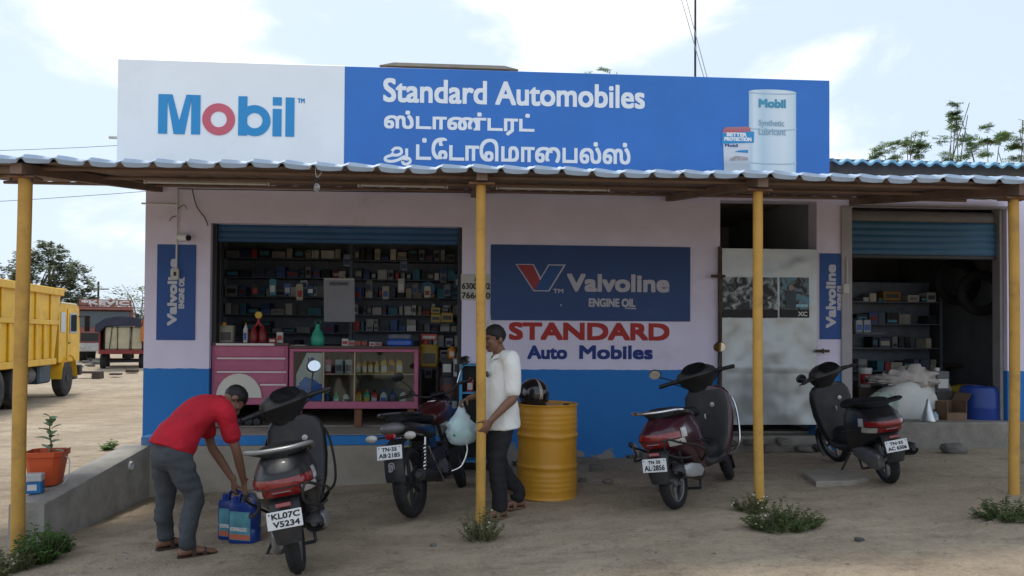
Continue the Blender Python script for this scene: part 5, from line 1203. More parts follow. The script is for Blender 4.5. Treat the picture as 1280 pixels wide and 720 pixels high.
    if guard:
        for s in (-1, 1):
            b = MB(); b.tube(curve_pts([(s*.14, .42, .27), (s*.24, .44, .36), (s*.255, .48, .58), (s*.22, .52, .76), (s*.12, .52, .84)]), .010, 7); part('crash_guard', b, BLACK if not tail_dark else CHROME, t)
            b = MB(); b.tube(curve_pts([(s*.15, -.30, .33), (s*.235, -.40, .42), (s*.25, -.62, .50), (s*.22, -.86, .56), (s*.15, -.97, .60), (s*.13, -.96, .50), (s*.20, -.86, .44), (s*.235, -.64, .42)]), .009, 7); part('rear_guard', b, BLACK, t)
    # ---- steering group
    ax0 = Vector((0, .47, .60)); axd = Vector((0, -.42, .908)).normalized()
    S = Matrix.Translation(ax0) @ Matrix.Rotation(steer, 4, axd) @ Matrix.Translation(-ax0)
    fw = Vector((0, .62, .222)); wheel(t, fw, .222, .092, rim_m, S)
    b = MB(); V = []; 
    for k in range(11):
        a = R(-40)+R(200)*k/10
        for xx, rr in ((-.07, .225), (-.05, .252), (0, .262), (.05, .252), (.07, .225)): V.append((xx, .62+rr*math.cos(a), .222+rr*math.sin(a)))
    b.v = V; b.f = [(5*i+j, 5*i+5+j, 5*i+6+j, 5*i+1+j) for i in range(10) for j in range(4)]; part('front_mudguard', b.xf(S), paint, t, ang=60)
    for s in (-1, 1):
        b = MB(); b.tube([(s*.065, .61, .22), (s*.065, .50, .50)], .02, 8); part('fork_leg', b.xf(S), DARKM, t)
    b = MB(); b.loft([plan_ring(z, yf, yt, hw, 22, .7, 2.3) for z, yf, yt, hw in ((.74, .50, .44, .07), (.84, .53, .43, .08), (.91, .545, .385, .115), (.96, .56, .325, .16), (1.02, .565, .26, .195), (1.07, .545, .27, .175), (1.105, .51, .32, .12), (1.12, .48, .36, .06))]); hb = part('handlebar_cowl', b.xf(S), apron_m, t, ang=50)
    b = MB(); b.loft([[(x*sx, y, z) for x, y, z in plan_ring(0, .08, -.075, .115, 18, .8, 2.6)] for sx, z in ((1, 0), (.9, .012))]); b.xf(S @ Matrix.Translation((0, .30, 1.098)) @ Matrix.Rotation(R(36), 4, 'X')); part('instrument_panel', b, mat('dial_glass', (.02, .022, .025), .08, .1, 5, spec=.7, coat=.6), hb)
    b = MB(); b.sphere((0, .53, .97), .085, .035, .055, 14, 8); part('headlamp', b.xf(S), LCLR, hb)
    for s in (-1, 1):
        b = MB(); b.tube([(s*.15, .375, 1.02), (s*.245, .345, 1.02)], [.024, .021], 10); part('switch_gear', b.xf(S), BLACK, hb)
        b = MB(); b.tube([(s*.245, .345, 1.02), (s*.345, .31, 1.018), (s*.355, .307, 1.018)], [.018, .0185, .014], 10); part('grip', b.xf(S), BLACK, hb)
        b = MB(); b.tube(curve_pts([(s*.21, .38, 1.01), (s*.28, .395, 1.005), (s*.36, .36, 1.0)]), .007, 6); part('brake_lever', b.xf(S), SILV if s > 0 else BLACK, hb)
        b = MB(); b.tube(curve_pts([(s*.22, .37, 1.0), (s*.15, .45, .95), (s*.06, .50, .86)]), .005, 5); part('cable', b.xf(S), BLACK, hb)
    for s, mx_, my_, mz_ in mirrors:
        tip = Vector((s*(.27+mx_), .37+my_, 1.19+mz_)); base = Vector((s*.21, .37, 1.03))
        mi = MB(); mi.tube(curve_pts([base, base.lerp(tip, .5)+Vector((s*.01, .02, .01)), tip]), .006, 6); part('mirror_stalk', mi.xf(S), BLACK, hb)
        MM = S @ Matrix.Translation(tip+Vector((s*.012, -.006, .03))) @ Matrix.Rotation(R(-10) if size > 1.05 else R(14), 4, 'X') @ Matrix.Rotation(s*R(8), 4, 'Z')
        b = MB(); b.sphere((0, .012, 0), .058, .02, .048, 16, 8, MM); part('mirror', b, BLACK, hb)
        b = MB(); b.prism([(.052*math.cos(k*.3142), .042*math.sin(k*.3142)) for k in range(20)], -.0095, -.006, MM); part('mirror_glass', b, MIRG, hb)
    return t
MAROON = mat('maroon_paint', (.045, .008, .016), .3, .15, 5, coat=.5, dirt=(.12, .09, .075), dirt_amt=.2, dirt_scale=4)
BLKP = mat('black_paint', (.014, .014, .016), .38, .15, 5, coat=.15, dirt=(.13, .115, .09), dirt_amt=.22, dirt_scale=4)
GRAIL = mat('grey_rail', (.20, .205, .21), .4, .1, 8, metal=.3)
RC = G(375, 712)
scooter(RC, R(7), R(-9), R(24), BLKP, 'dusty black scooter with tail lamps facing the camera, beside the bending man', [('KL07C', -.36, .44, .06, .40), ('V5234', -.34, .42, -.40, -.06)], GRAIL, mirrors=((1, .02, 0, .0),), size=1.08)
scooter(G(848, 634), R(-38), R(-9), R(20), MAROON, 'maroon scooter with chrome grab rail parked before the blue wall', [('TN 35', -.26, .26, .12, .38), ('AL·2856', -.42, .42, -.38, .02)], CHROME, tail_dark=True, mirrors=((1, 0, 0, 0), (-1, .08, -.04, -.08)), size=1.05)
scooter(G(1112, 603), R(-5), R(-11), R(16), BLKP, 'black scooter parked in front of the right-hand shop', [('TN·35', -.30, .30, .08, .36), ('AC 6506', -.42, .42, -.36, -.04)], SEATM, guard=False, mirrors=((-1, .03, 0, -.16),))

# ================================================================== motorcycle
def motorcycle():
    rear, front = G(518, 648), None
    rz = R(-17.5); y0 = .645; lean = R(-8)
    h = Vector((-math.sin(rz), math.cos(rz), 0)); loc = Vector((rear.x, rear.y, 0))+h*y0
    loc.z = (gz(rear.x, rear.y)+gz(loc.x+h.x*y0, loc.y+h.y*y0))/2-.004
    t = thing('motorcycle', 'black and red motorcycle parked left of the man in white', 'motorcycle', loc, rot=(0, lean, rz))
    wheel(t, (0, -.645, .302), .302, .115, DARKM, None, 6, 36)
    b = MB(); b.rbox(-.09, .09, -.22, .16, .22, .56, .05); part('engine', b, DARKM, t)
    b = MB(); b.lathe([(.03, -.03), (.075, -.025), (.08, .025), (.03, .03)], 16, Matrix.Translation((.11, -.05, .33)) @ Matrix.Rotation(R(90), 4, 'Y')); part('clutch_cover', b, ALU, t)
    for k in range(5):
        b = MB(); b.rbox(-.10, .10, .02, .20, .42+k*.03, .434+k*.03, .004); part('cooling_fin', b, DARKM, t)
    for s in (-1, 1):
        b = MB(); b.tube([(s*.085, -.645, .30), (s*.07, -.15, .36)], [.022, .028], 8); part('swingarm', b, DARKM, t)
        b = MB(); b.tube([(s*.125, -.60, .33), (s*.115, -.45, .66)], .014, 8); sk = part('shock_absorber', b, CHROME, t)
        b = MB(); pts = []
        for k in range(60):
            a = k*.75; f = .18+.64*k/59; c0 = Vector((s*.125, -.60, .33)).lerp(Vector((s*.115, -.45, .66)), f); pts.append(c0+Vector((.028*math.cos(a), .028*math.sin(a), 0)))
        b.tube(pts, .006, 5); part('spring', b, mat('spring_dark', (.05, .05, .055), .4), sk)
    # chain guard, exhaust
    b = MB(); b.tube(curve_pts([(.12, .10, .25), (.14, -.2, .24), (.155, -.4, .30), (.16, -.8, .38)]), [.02]*8+[.03]*3+[.05]*8, 12); ex = part('exhaust', b, INNER, t)
    b = MB(); b.tube([(.16, -.79, .38), (.16, -.84, .386)], [.03, .026], 12); part('tail_pipe', b, CHROME, ex)
    b = MB(); b.tube(curve_pts([(.20, -.30, .22), (.22, -.52, .40), (.20, -.62, .60)]), .009, 7); part('saree_guard', b, CHROME, t)
    # tank, seat, tail
    MBK = mat('bike_black', (.014, .014, .016), .3, .15, 6, coat=.4, dirt=(.11, .09, .07), dirt_amt=.2); MRD = mat('bike_red', (.05, .008, .011), .3, .12, 6, coat=.4, dirt=(.11, .09, .07), dirt_amt=.2)
    b = MB(); b.loft([sec_ring(y, zc, hw, hh, 20, 2.4) for y, zc, hw, hh in ((-.12, .78, .07, .05), (-.06, .80, .12, .08), (.10, .83, .155, .12), (.28, .84, .15, .125), (.40, .83, .12, .10), (.46, .82, .07, .05))]); tk = part('fuel_tank', b, MRD, t, ang=60)
    b = MB(); b.lathe([(.045, 0), (.045, .012), (.035, .018)], 16, Matrix.Translation((0, .16, .945))); part('filler_cap', b, CHROME, tk)
    b = MB(); b.loft([sec_ring(y, zc, hw, hh, 18, 2.8) for y, zc, hw, hh in ((-.84, .865, .06, .025), (-.78, .87, .10, .035), (-.55, .855, .125, .045), (-.42, .825, .135, .045), (-.2, .80, .125, .045), (-.06, .80, .08, .04))]); part('seat', b, SEATM, t, ang=60)
    b = MB(); b.loft([sec_ring(y, zc, hw, hh, 18, 2.4) for y, zc, hw, hh in ((-.95, .80, .04, .03), (-.90, .80, .09, .055), (-.75, .79, .13, .07), (-.50, .74, .14, .08), (-.25, .70, .13, .10), (-.08, .68, .10, .08))]); part('tail_cowl', b, MBK, t, ang=60)
    b = MB(); b.sphere((0, -.90, .80), .115, .075, .055, 18, 10); part('tail_pod', b, mat('pod_grey', (.10, .10, .10), .35, .15, 8, coat=.3), t)
    b = MB(); b.rbox(-.05, .05, -.975, -.92, .715, .765, .015); part('tail_lamp', b, LRED, t)
    b = MB(); b.tube(curve_pts([(.10, -.45, .88), (.14, -.7, .90), (.09, -.93, .925), (-.09, -.93, .925), (-.14, -.7, .90), (-.10, -.45, .88)]), .014, 8); part('grab_rail', b, MBK, t)
    for s in (-1, 1):
        b = MB(); b.tube([(s*.04, -.93, .735), (s*.13, -.95, .735)], .009, 7); part('indicator_stalk', b, BLACK, t)
        b = MB(); b.sphere((s*.175, -.955, .735), .055, .03, .035, 14, 8); part('indicator', b, LCLR, t)
    b = MB(); V = []
    for y, z in ((-.80, .70), (-.93, .66), (-.99, .55), (-1.0, .42), (-.985, .36)):
        V += [(x_, y+(.03 if abs(x_) > .05 else 0), z) for x_ in (-.085, -.05, 0, .05, .085)]
    b.v = V+[(x, y+.01, z) for x, y, z in V]; b.f = [(5*i+j, 5*i+5+j, 5*i+6+j, 5*i+1+j) for i in range(4) for j in range(4)]; b.f += [tuple(25+q for q in reversed(f)) for f in b.f]; mg = part('rear_mudguard', b, INNER, t, ang=60)
    part('mudguard_mark', multi_text('இ', -.03, .03, .45, .53, -1.012, .002), SILV, mg, smooth_=False)
    plate_part(t, (0, -1.02, .615), .225, .115, R(-12), [('TN·35', -.30, .30, .08, .38), ('AB·2185', -.42, .42, -.36, -.04)])
    # front end
    ax0 = Vector((0, .50, .70)); axd = Vector((0, -.42, .908)).normalized(); S = Matrix.Translation(ax0) @ Matrix.Rotation(R(16), 4, axd) @ Matrix.Translation(-ax0)
    wheel(t, (0, .66, .302), .302, .09, DARKM, S, 6, 36)
    for s in (-1, 1):
        b = MB(); b.tube([(s*.085, .66, .30), (s*.085, .43, .88)], .021, 9); part('fork_leg', b.xf(S), CHROME if 0 else DARKM, t)
    b = MB(); V = []
    for k in range(10):
        a = R(-20)+R(170)*k/9
        for xx, rr in ((-.06, .31), (-.04, .335), (.04, .335), (.06, .31)): V.append((xx, .66+rr*math.cos(a), .302+rr*math.sin(a)))
    b.v = V; b.f = [(4*i+j, 4*i+4+j, 4*i+5+j, 4*i+1+j) for i in range(9) for j in range(3)]; part('front_mudguard', b.xf(S), MBK, t, ang=60)
    b = MB(); b.sphere((0, .58, .90), .11, .10, .11, 16, 10); part('headlamp', b.xf(S), MBK, t)
    b = MB(); b.rbox(-.08, .08, .40, .50, .98, 1.03, .02); part('instrument_panel', b.xf(S), BLACK, t)
    b = MB(); b.tube(curve_pts([(-.36, .28, 1.06), (-.24, .34, 1.06), (-.12, .42, 1.0), (.12, .42, 1.0), (.24, .34, 1.06), (.36, .28, 1.06)]), .012, 8); hb = part('handlebar', b.xf(S), DARKM, t)
    for s in (-1, 1):
        b = MB(); b.tube([(s*.25, .335, 1.06), (s*.37, .275, 1.06)], .017, 9); part('grip', b.xf(S), BLACK, hb)
        b = MB(); b.tube(curve_pts([(s*.22, .38, 1.06), (s*.30, .38, 1.055), (s*.38, .33, 1.05)]), .007, 6); part('lever', b.xf(S), SILV, hb)
        b = MB(); b.tube(curve_pts([(s*.22, .36, 1.07), (s*.27, .38, 1.16), (s*.33, .36, 1.23)]), .007, 6); part('mirror_stalk', b.xf(S), CHROME if s > 0 else BLACK, hb)
        MM = S @ Matrix.Translation((s*.35, .35, 1.27)) @ Matrix.Rotation(s*R(10), 4, 'Z')
        b = MB(); b.sphere((0, .012, 0), .065, .02, .045, 16, 8, MM); part('mirror', b, BLACK, hb)
        b = MB(); b.prism([(.058*math.cos(k*.3142), .038*math.sin(k*.3142)) for k in range(20)], -.0095, -.006, MM); part('mirror_glass', b, mat('mirror_dark', (.25, .26, .28), .08, .02, 3, metal=1.0), hb)
    for s in (-1, 1):
        b = MB(); b.tube(curve_pts([(s*.07, .36, .62), (s*.22, .33, .58), (s*.25, .32, .42), (s*.18, .30, .28), (s*.08, .26, .24)]), .010, 8); part('crash_guard', b, CHROME if s > 0 else DARKM, t)
        b = MB(); b.tube([(s*.09, -.12, .27), (s*.22, -.12, .27)], .013, 7); part('footrest', b, BLACK, t)
    b = MB(); b.tube(curve_pts([(-.10, -.10, .24), (-.19, -.08, .12), (-.26, -.05, .005)]), .011, 7); part('side_stand', b, DARKM, t)
    b = MB(); b.rbox(-.10, .10, -.35, -.10, .50, .68, .04); part('side_cover', b, MBK, t)
motorcycle()

# ================================================================== yellow drum and helmet
q = G(685, 627); q = Vector((q.x, q.y+.28, 0)); q.x = P(684, 560, q.y).x; q.z = gz(q.x, q.y)-.005
DRUM = mat('drum_yellow', (.56, .27, .025), .38, .1, 3, .06, 20, coat=.15, dirt=(.30, .14, .03), dirt_amt=.32, dirt_scale=3)
t = thing('yellow_drum', 'yellow steel oil drum with a helmet on top', 'drum', q)
prof = [(.285, 0), (.292, .006), (.285, .014)]
for k in range(60):
    z = .02+.84*k/59; r_ = .282
    for zc_, hh, w_ in ((.30, .014, .016), (.585, .014, .016)): r_ += hh*math.exp(-((z-zc_)/w_)**2)
    for zc_ in (.09, .135, .18, .225, .665, .71, .755, .80): r_ += .005*math.exp(-((z-zc_)/.012)**2)
    prof.append((r_, z))
prof += [(.285, .868), (.294, .874), (.288, .882), (.276, .880), (.274, .866), (.02, .868)]
b = MB(); b.lathe(prof, 48)
b.v = [tuple(Vector(p)*(1-.02*max(0, mnoise.noise(Vector((p[0]*4, p[1]*4, p[2]*5)))) if .05 < p[2] < .84 else 1)) for p in b.v]
b.v = [(p[0], p[1], p[2]) for p in b.v]; part('shell', b, DRUM, t, ang=45)
for (x_, y_, r_) in ((.17, -.08, .03), (-.15, .12, .018)):
    b = MB(); b.lathe([(r_, .868), (r_, .882), (r_*.6, .886)], 12, Matrix.Translation((x_, y_, 0))); part('bung', b, DARKM if r_ > .02 else SILV, t)
HX = P(667, 488, q.y-.02).x
t = thing('helmet', 'glossy black open-face helmet with a lettered stripe on the yellow drum', 'helmet', (HX, q.y-.03, q.z+.868), R(20))
b = MB(); rs = []
for k in range(13):
    a = R(-38)+R(127)*k/12; rr = math.cos(a); zz = math.sin(a)
    rs.append([(.122*rr*math.cos(u*.2618)*1.0, .148*rr*math.sin(u*.2618), .098+.125*zz if zz > 0 else .098+.155*zz) for u in range(24)])
b.loft(rs); b.xf(Matrix.Scale(1.12, 4)); HBK = mat('helmet_black', (.012, .012, .013), .12, .1, 5, coat=.7); part('shell', b, HBK, t, ang=60)
b = MB(); V = []
for k in range(13):
    a = R(-20)+R(100)*k/12
    for u in (-.12, .12): V.append((.124*math.cos(a)*math.sin(u), -.1505*math.cos(a)*math.cos(u), .098+.127*math.sin(a)))
b.v = [tuple(Vector(p)*1.12) for p in V]; b.f = [(2*k, 2*k+1, 2*k+3, 2*k+2) for k in range(12)]; part('stripe', b, mat('helmet_silver', (.28, .25, .2), .3, .5, 40), t)
b = MB(); V = []
for k in range(15):
    u = R(-75)+R(150)*k/14
    for zz, s in ((.03, 1.0), (.105, 1.035)): V.append((.124*s*math.sin(u+1.57), -.151*s*math.cos(u+1.57)*-1 if 0 else -.151*s*math.cos(u+1.57), zz))
b.v = [tuple(Vector(p)*1.12) for p in V]; b.f = [(2*k, 2*k+2, 2*k+3, 2*k+1) for k in range(14)]; part('visor', b, mat('visor_smoke', (.02, .02, .022), .06, .05, 4, coat=.8), t)
b = MB(); b.tube([(.112*math.cos(k*.2618), .136*math.sin(k*.2618), .006) for k in range(25)], .007, 6); part('rim_trim', b, BLACK, t)
# ================================================================== people
def limb(b, pts, rads, side=Vector((1, 0, 0)), n=14, k=4, cap=True):
    """smooth tapering limb: rads are (along side, across) half-widths; rounded ends"""
    pts = [Vector(p) for p in pts]; rads = [r if isinstance(r, tuple) else (r, r) for r in rads]
    P_ = curve_pts(pts, k); RA = curve_pts([(r[0], r[1], 0) for r in rads], k)
    if cap:
        t0 = (P_[0]-P_[1]).normalized(); t1 = (P_[-1]-P_[-2]).normalized(); r0 = min(RA[0].x, RA[0].y); r1 = min(RA[-1].x, RA[-1].y)
        P_ = [P_[0]+t0*r0*.95, P_[0]+t0*r0*.75, P_[0]+t0*r0*.4]+P_+[P_[-1]+t1*r1*.4, P_[-1]+t1*r1*.75, P_[-1]+t1*r1*.95]
        RA = [RA[0]*.3, RA[0]*.66, RA[0]*.92]+RA+[RA[-1]*.92, RA[-1]*.66, RA[-1]*.3]
    rings = []
    for i, p in enumerate(P_):
        t = (P_[min(i+1, len(P_)-1)]-P_[max(i-1, 0)]).normalized()
        s = (side-t*side.dot(t)).normalized(); u = t.cross(s)
        rings.append([p+s*RA[i].x*math.cos(a)+u*RA[i].y*math.sin(a) for a in [2*math.pi*j/n for j in range(n)]])
    b.loft(rings); return b
def skin_mesh(name, b, m, voxel, it=6, fold=None, clip=None):
    me = b.mesh('tmp', None, False); ob = bpy.data.objects.new('tmp', me); C.objects.link(ob)
    r = ob.modifiers.new('r', 'REMESH'); r.mode = 'VOXEL'; r.voxel_size = voxel
    s = ob.modifiers.new('s', 'SMOOTH'); s.factor = .5; s.iterations = it
    dg = bpy.context.evaluated_depsgraph_get(); out = bpy.data.meshes.new_from_object(ob.evaluated_get(dg))
    bpy.data.objects.remove(ob); bpy.data.meshes.remove(me)
    out.name = name; out.materials.clear(); out.materials.append(m)
    if fold:
        for v in out.vertices:
            d = fold(v.co); 
            if d: v.co = v.co+v.normal*d
    out.polygons.foreach_set('use_smooth', [True]*len(out.polygons)); out.update()
    return out
def mpart(name, me, parent):
    o = bpy.data.objects.new(name, me); C.objects.link(o); o.parent = parent; return o
def hand(b, wrist, d, nrm, s, curl, spread=.06):
    """five fingers on a palm. d: pointing direction, nrm: palm-facing normal, s: +1 thumb on +side"""
    d = d.normalized(); nrm = (nrm-d*nrm.dot(d)).normalized(); sd = d.cross(nrm).normalized()*s
    limb(b, [wrist-d*.03, wrist+d*.02, wrist+d*.06, wrist+d*.085], [(.026, .019), (.033, .016), (.041, .014), (.038, .012)], sd, 12)
    ax = sd*s
    for f_, (off, ln, r) in enumerate(((.031, .072, .0088), (.0105, .080, .0092), (-.0105, .075, .0088), (-.031, .060, .0078))):
        p = wrist+d*.082+sd*off; dd = (d+sd*off*spread*8).normalized(); pts = [p-dd*.02, p]
        for seg, (fr, ang) in enumerate(((.45, .35), (.32, .75), (.23, .6))):
            dd = Matrix.Rotation(curl*ang, 3, d.cross(nrm)) @ dd if 0 else (dd*math.cos(curl*ang)+nrm*math.sin(curl*ang)).normalized() if seg == 0 else (Matrix.Rotation(curl*ang, 3, dd.cross(nrm).normalized()) @ dd if dd.cross(nrm).length > .15 else (dd*math.cos(curl*ang)-d*math.sin(curl*ang)).normalized())
            p = p+dd*ln*fr; pts.append(p)
        limb(b, pts, [r*1.05, r, r*.97, r*.9, r*.78], sd, 10, 3)
    p = wrist+d*.025+sd*.028; dd = (d*.6+sd*.7+nrm*.35).normalized(); pts = [p-dd*.015, p+dd*.03]
    dd = (dd*.8+nrm*.5*curl+d*.35).normalized(); pts.append(pts[-1]+dd*.032); dd = (dd+nrm*.4*curl).normalized(); pts.append(pts[-1]+dd*.024)
    limb(b, pts, [.0125, .0115, .0105, .0085], nrm, 10, 3)
def foot(b, ankle, fw, zg):
    fw = fw.normalized(); sd = Vector((fw.y, -fw.x, 0)); h = Vector((ankle.x, ankle.y, zg))
    limb(b, [h-fw*.055+Vector((0, 0, .034)), h+fw*.02+Vector((0, 0, .042)), h+fw*.10+Vector((0, 0, .03)), h+fw*.16+Vector((0, 0, .02)), h+fw*.185+Vector((0, 0, .016))], [(.030, .030), (.034, .036), (.043, .024), (.042, .015), (.034, .012)], sd, 14)
    limb(b, [h-fw*.02+Vector((0, 0, .035)), ankle+Vector((0, 0, .05))], [.033, .037], sd)
    for k in range(5):
        p = h+fw*(.185-.010*abs(k-1)-.008*max(0, k-1))+sd*(.030-.0155*k)+Vector((0, 0, .014)); r = .0125 if k == 0 else .0095
        limb(b, [p-fw*.02, p+fw*.012], [r, r*.9], sd, 8, 2)
def sandal(ankle, fw, zg, m, parent):
    fw = fw.normalized(); sd = Vector((fw.y, -fw.x, 0)); h = Vector((ankle.x, ankle.y, zg)); b = MB()
    out = [(-.085, .0), (-.075, .030), (-.03, .038), (.05, .038), (.12, .052), (.17, .050), (.205, .03), (.212, 0), (.20, -.028), (.16, -.046), (.08, -.046), (-.03, -.038), (-.075, -.030)]
    b.loft([[h+fw*u+sd*v+Vector((0, 0, z)) for u, v in out] for z in (-.012, .004)])
    o = part('sandal', b, m, parent)
    for u, w_, zt in ((.105, .05, .052), (.03, .045, .078)):
        b = MB(); pts = curve_pts([h+fw*u+sd*w_+Vector((0, 0, 0)), h+fw*u+sd*w_*.75+Vector((0, 0, zt*.75)), h+fw*u+Vector((0, 0, zt)), h+fw*u-sd*w_*.75+Vector((0, 0, zt*.75)), h+fw*u-sd*w_+Vector((0, 0, 0))], 5)
        V = []
        for p in pts: V += [p-fw*.016, p+fw*.016]
        b.v = [tuple(p) for p in V]; b.f = [(2*i, 2*i+2, 2*i+3, 2*i+1) for i in range(len(pts)-1)]; part('strap', b, m, o)
def head_geo(b, M):
    """skull, jaw, nose, ears, brow and lips in head space (y forward, z up, centre of the head at the origin)"""
    b.sphere((0, -.012, .022), .074, .093, .090, 20, 14, M)
    b.sphere((0, .022, -.035), .060, .066, .070, 18, 12, M)
    b.sphere((0, .052, -.082), .032, .030, .024, 14, 9, M)                    # chin
    b.sphere((0, .070, .012), .052, .018, .016, 14, 8, M)                     # brow
    for s in (-1, 1):
        b.sphere((s*.040, .055, -.020), .024, .024, .022, 12, 8, M)          # cheek
        b.sphere((s*.078, -.008, -.010), .010, .020, .032, 12, 8, M @ Matrix.Rotation(s*R(-14), 4, 'Z'))   # ear
    limb_pts = [M @ Vector(p) for p in ((0, .076, .012), (0, .094, -.012), (0, .108, -.034), (0, .092, -.042))]
    limb(b, limb_pts, [(.010, .010), (.013, .012), (.018, .012), (.014, .008)], (M.to_3x3() @ Vector((1, 0, 0))), 10)
    b.sphere((0, .081, -.059), .024, .012, .007, 12, 7, M); b.sphere((0, .078, -.069), .021, .012, .007, 12, 7, M)
def face_bits(M, parent, eye_m, brow_m, moust=None):
    for s in (-1, 1):
        b = MB(); b.sphere((s*.033, .0695, -.004), .012, .010, .006, 12, 8, M); e = part('eye', b, eye_m, parent)
        b = MB(); b.sphere((s*.033, .0775, -.004), .006, .004, .0055, 10, 6, M); part('iris', b, BLACK, e)
        b = MB(); b.tube([M @ Vector(p) for p in ((s*.014, .086, .017), (s*.034, .086, .023), (s*.054, .072, .018))], [.004, .005, .003], 6); part('eyebrow', b, brow_m, parent)
    if moust:
        b = MB(); b.tube([M @ Vector(p) for p in ((-.032, .078, -.056), (-.016, .094, -.049), (0, .098, -.047), (.016, .094, -.049), (.032, .078, -.056))], [.004, .007, .007, .007, .004], 8, flat=.8); part('moustache', b, moust, parent)
def hair_geo(M, parent, m, seed, top=.0):
    b = MB(); b.sphere((0, -.018, .036), .083, .098, .092, 30, 20)
    out = []
    for p in b.v:
        q = Vector(p); v = q+Vector((0, 0, 0))
        nz = 1+.055*mnoise.noise(q*38+Vector((seed, 0, 0)))+.04*mnoise.noise(q*90)
        c = Vector((0, -.018, .036)); q = c+(q-c)*nz
        lim = .028+max(0, (.06-q.y))*-.55 if q.y > -.02 else -.052      # hairline: high at the forehead, low at the nape
        if q.y > -.02: lim = np.interp(q.y, (-.02, .02, .05, .09), (-.028, .005, .034, .052))
        if abs(q.x) > .05 and -.03 < q.y < .03: lim = min(lim, -.012)
        if q.z < lim: q = c+(q-c)*.80+Vector((0, -.004, 0)); 
        out.append(tuple(q))
    b.v = [tuple(M @ Vector(p)) for p in out]
    return part('hair', b, m, parent, ang=80)
SKIN1 = mat('skin_brown', (.20, .10, .062), .55, .14, 9, .06, 140); SKIN2 = mat('skin_dark_brown', (.18, .092, .058), .55, .14, 9, .06, 140)
HAIR = mat('black_hair', (.008, .007, .007), .45, .3, 60, .6, 200); EYEW = mat('eye_white', (.55, .52, .48), .3)
def wrinkle(amp, fx, fy, fz, seed):
    def f(p): return amp*(mnoise.noise(Vector((p.x*fx+seed, p.y*fy, p.z*fz)))-.6*abs(mnoise.noise(Vector((p.x*fx*1.9, p.y*fy*1.9+seed, p.z*fz*1.9)))))
    return f
V3 = Vector
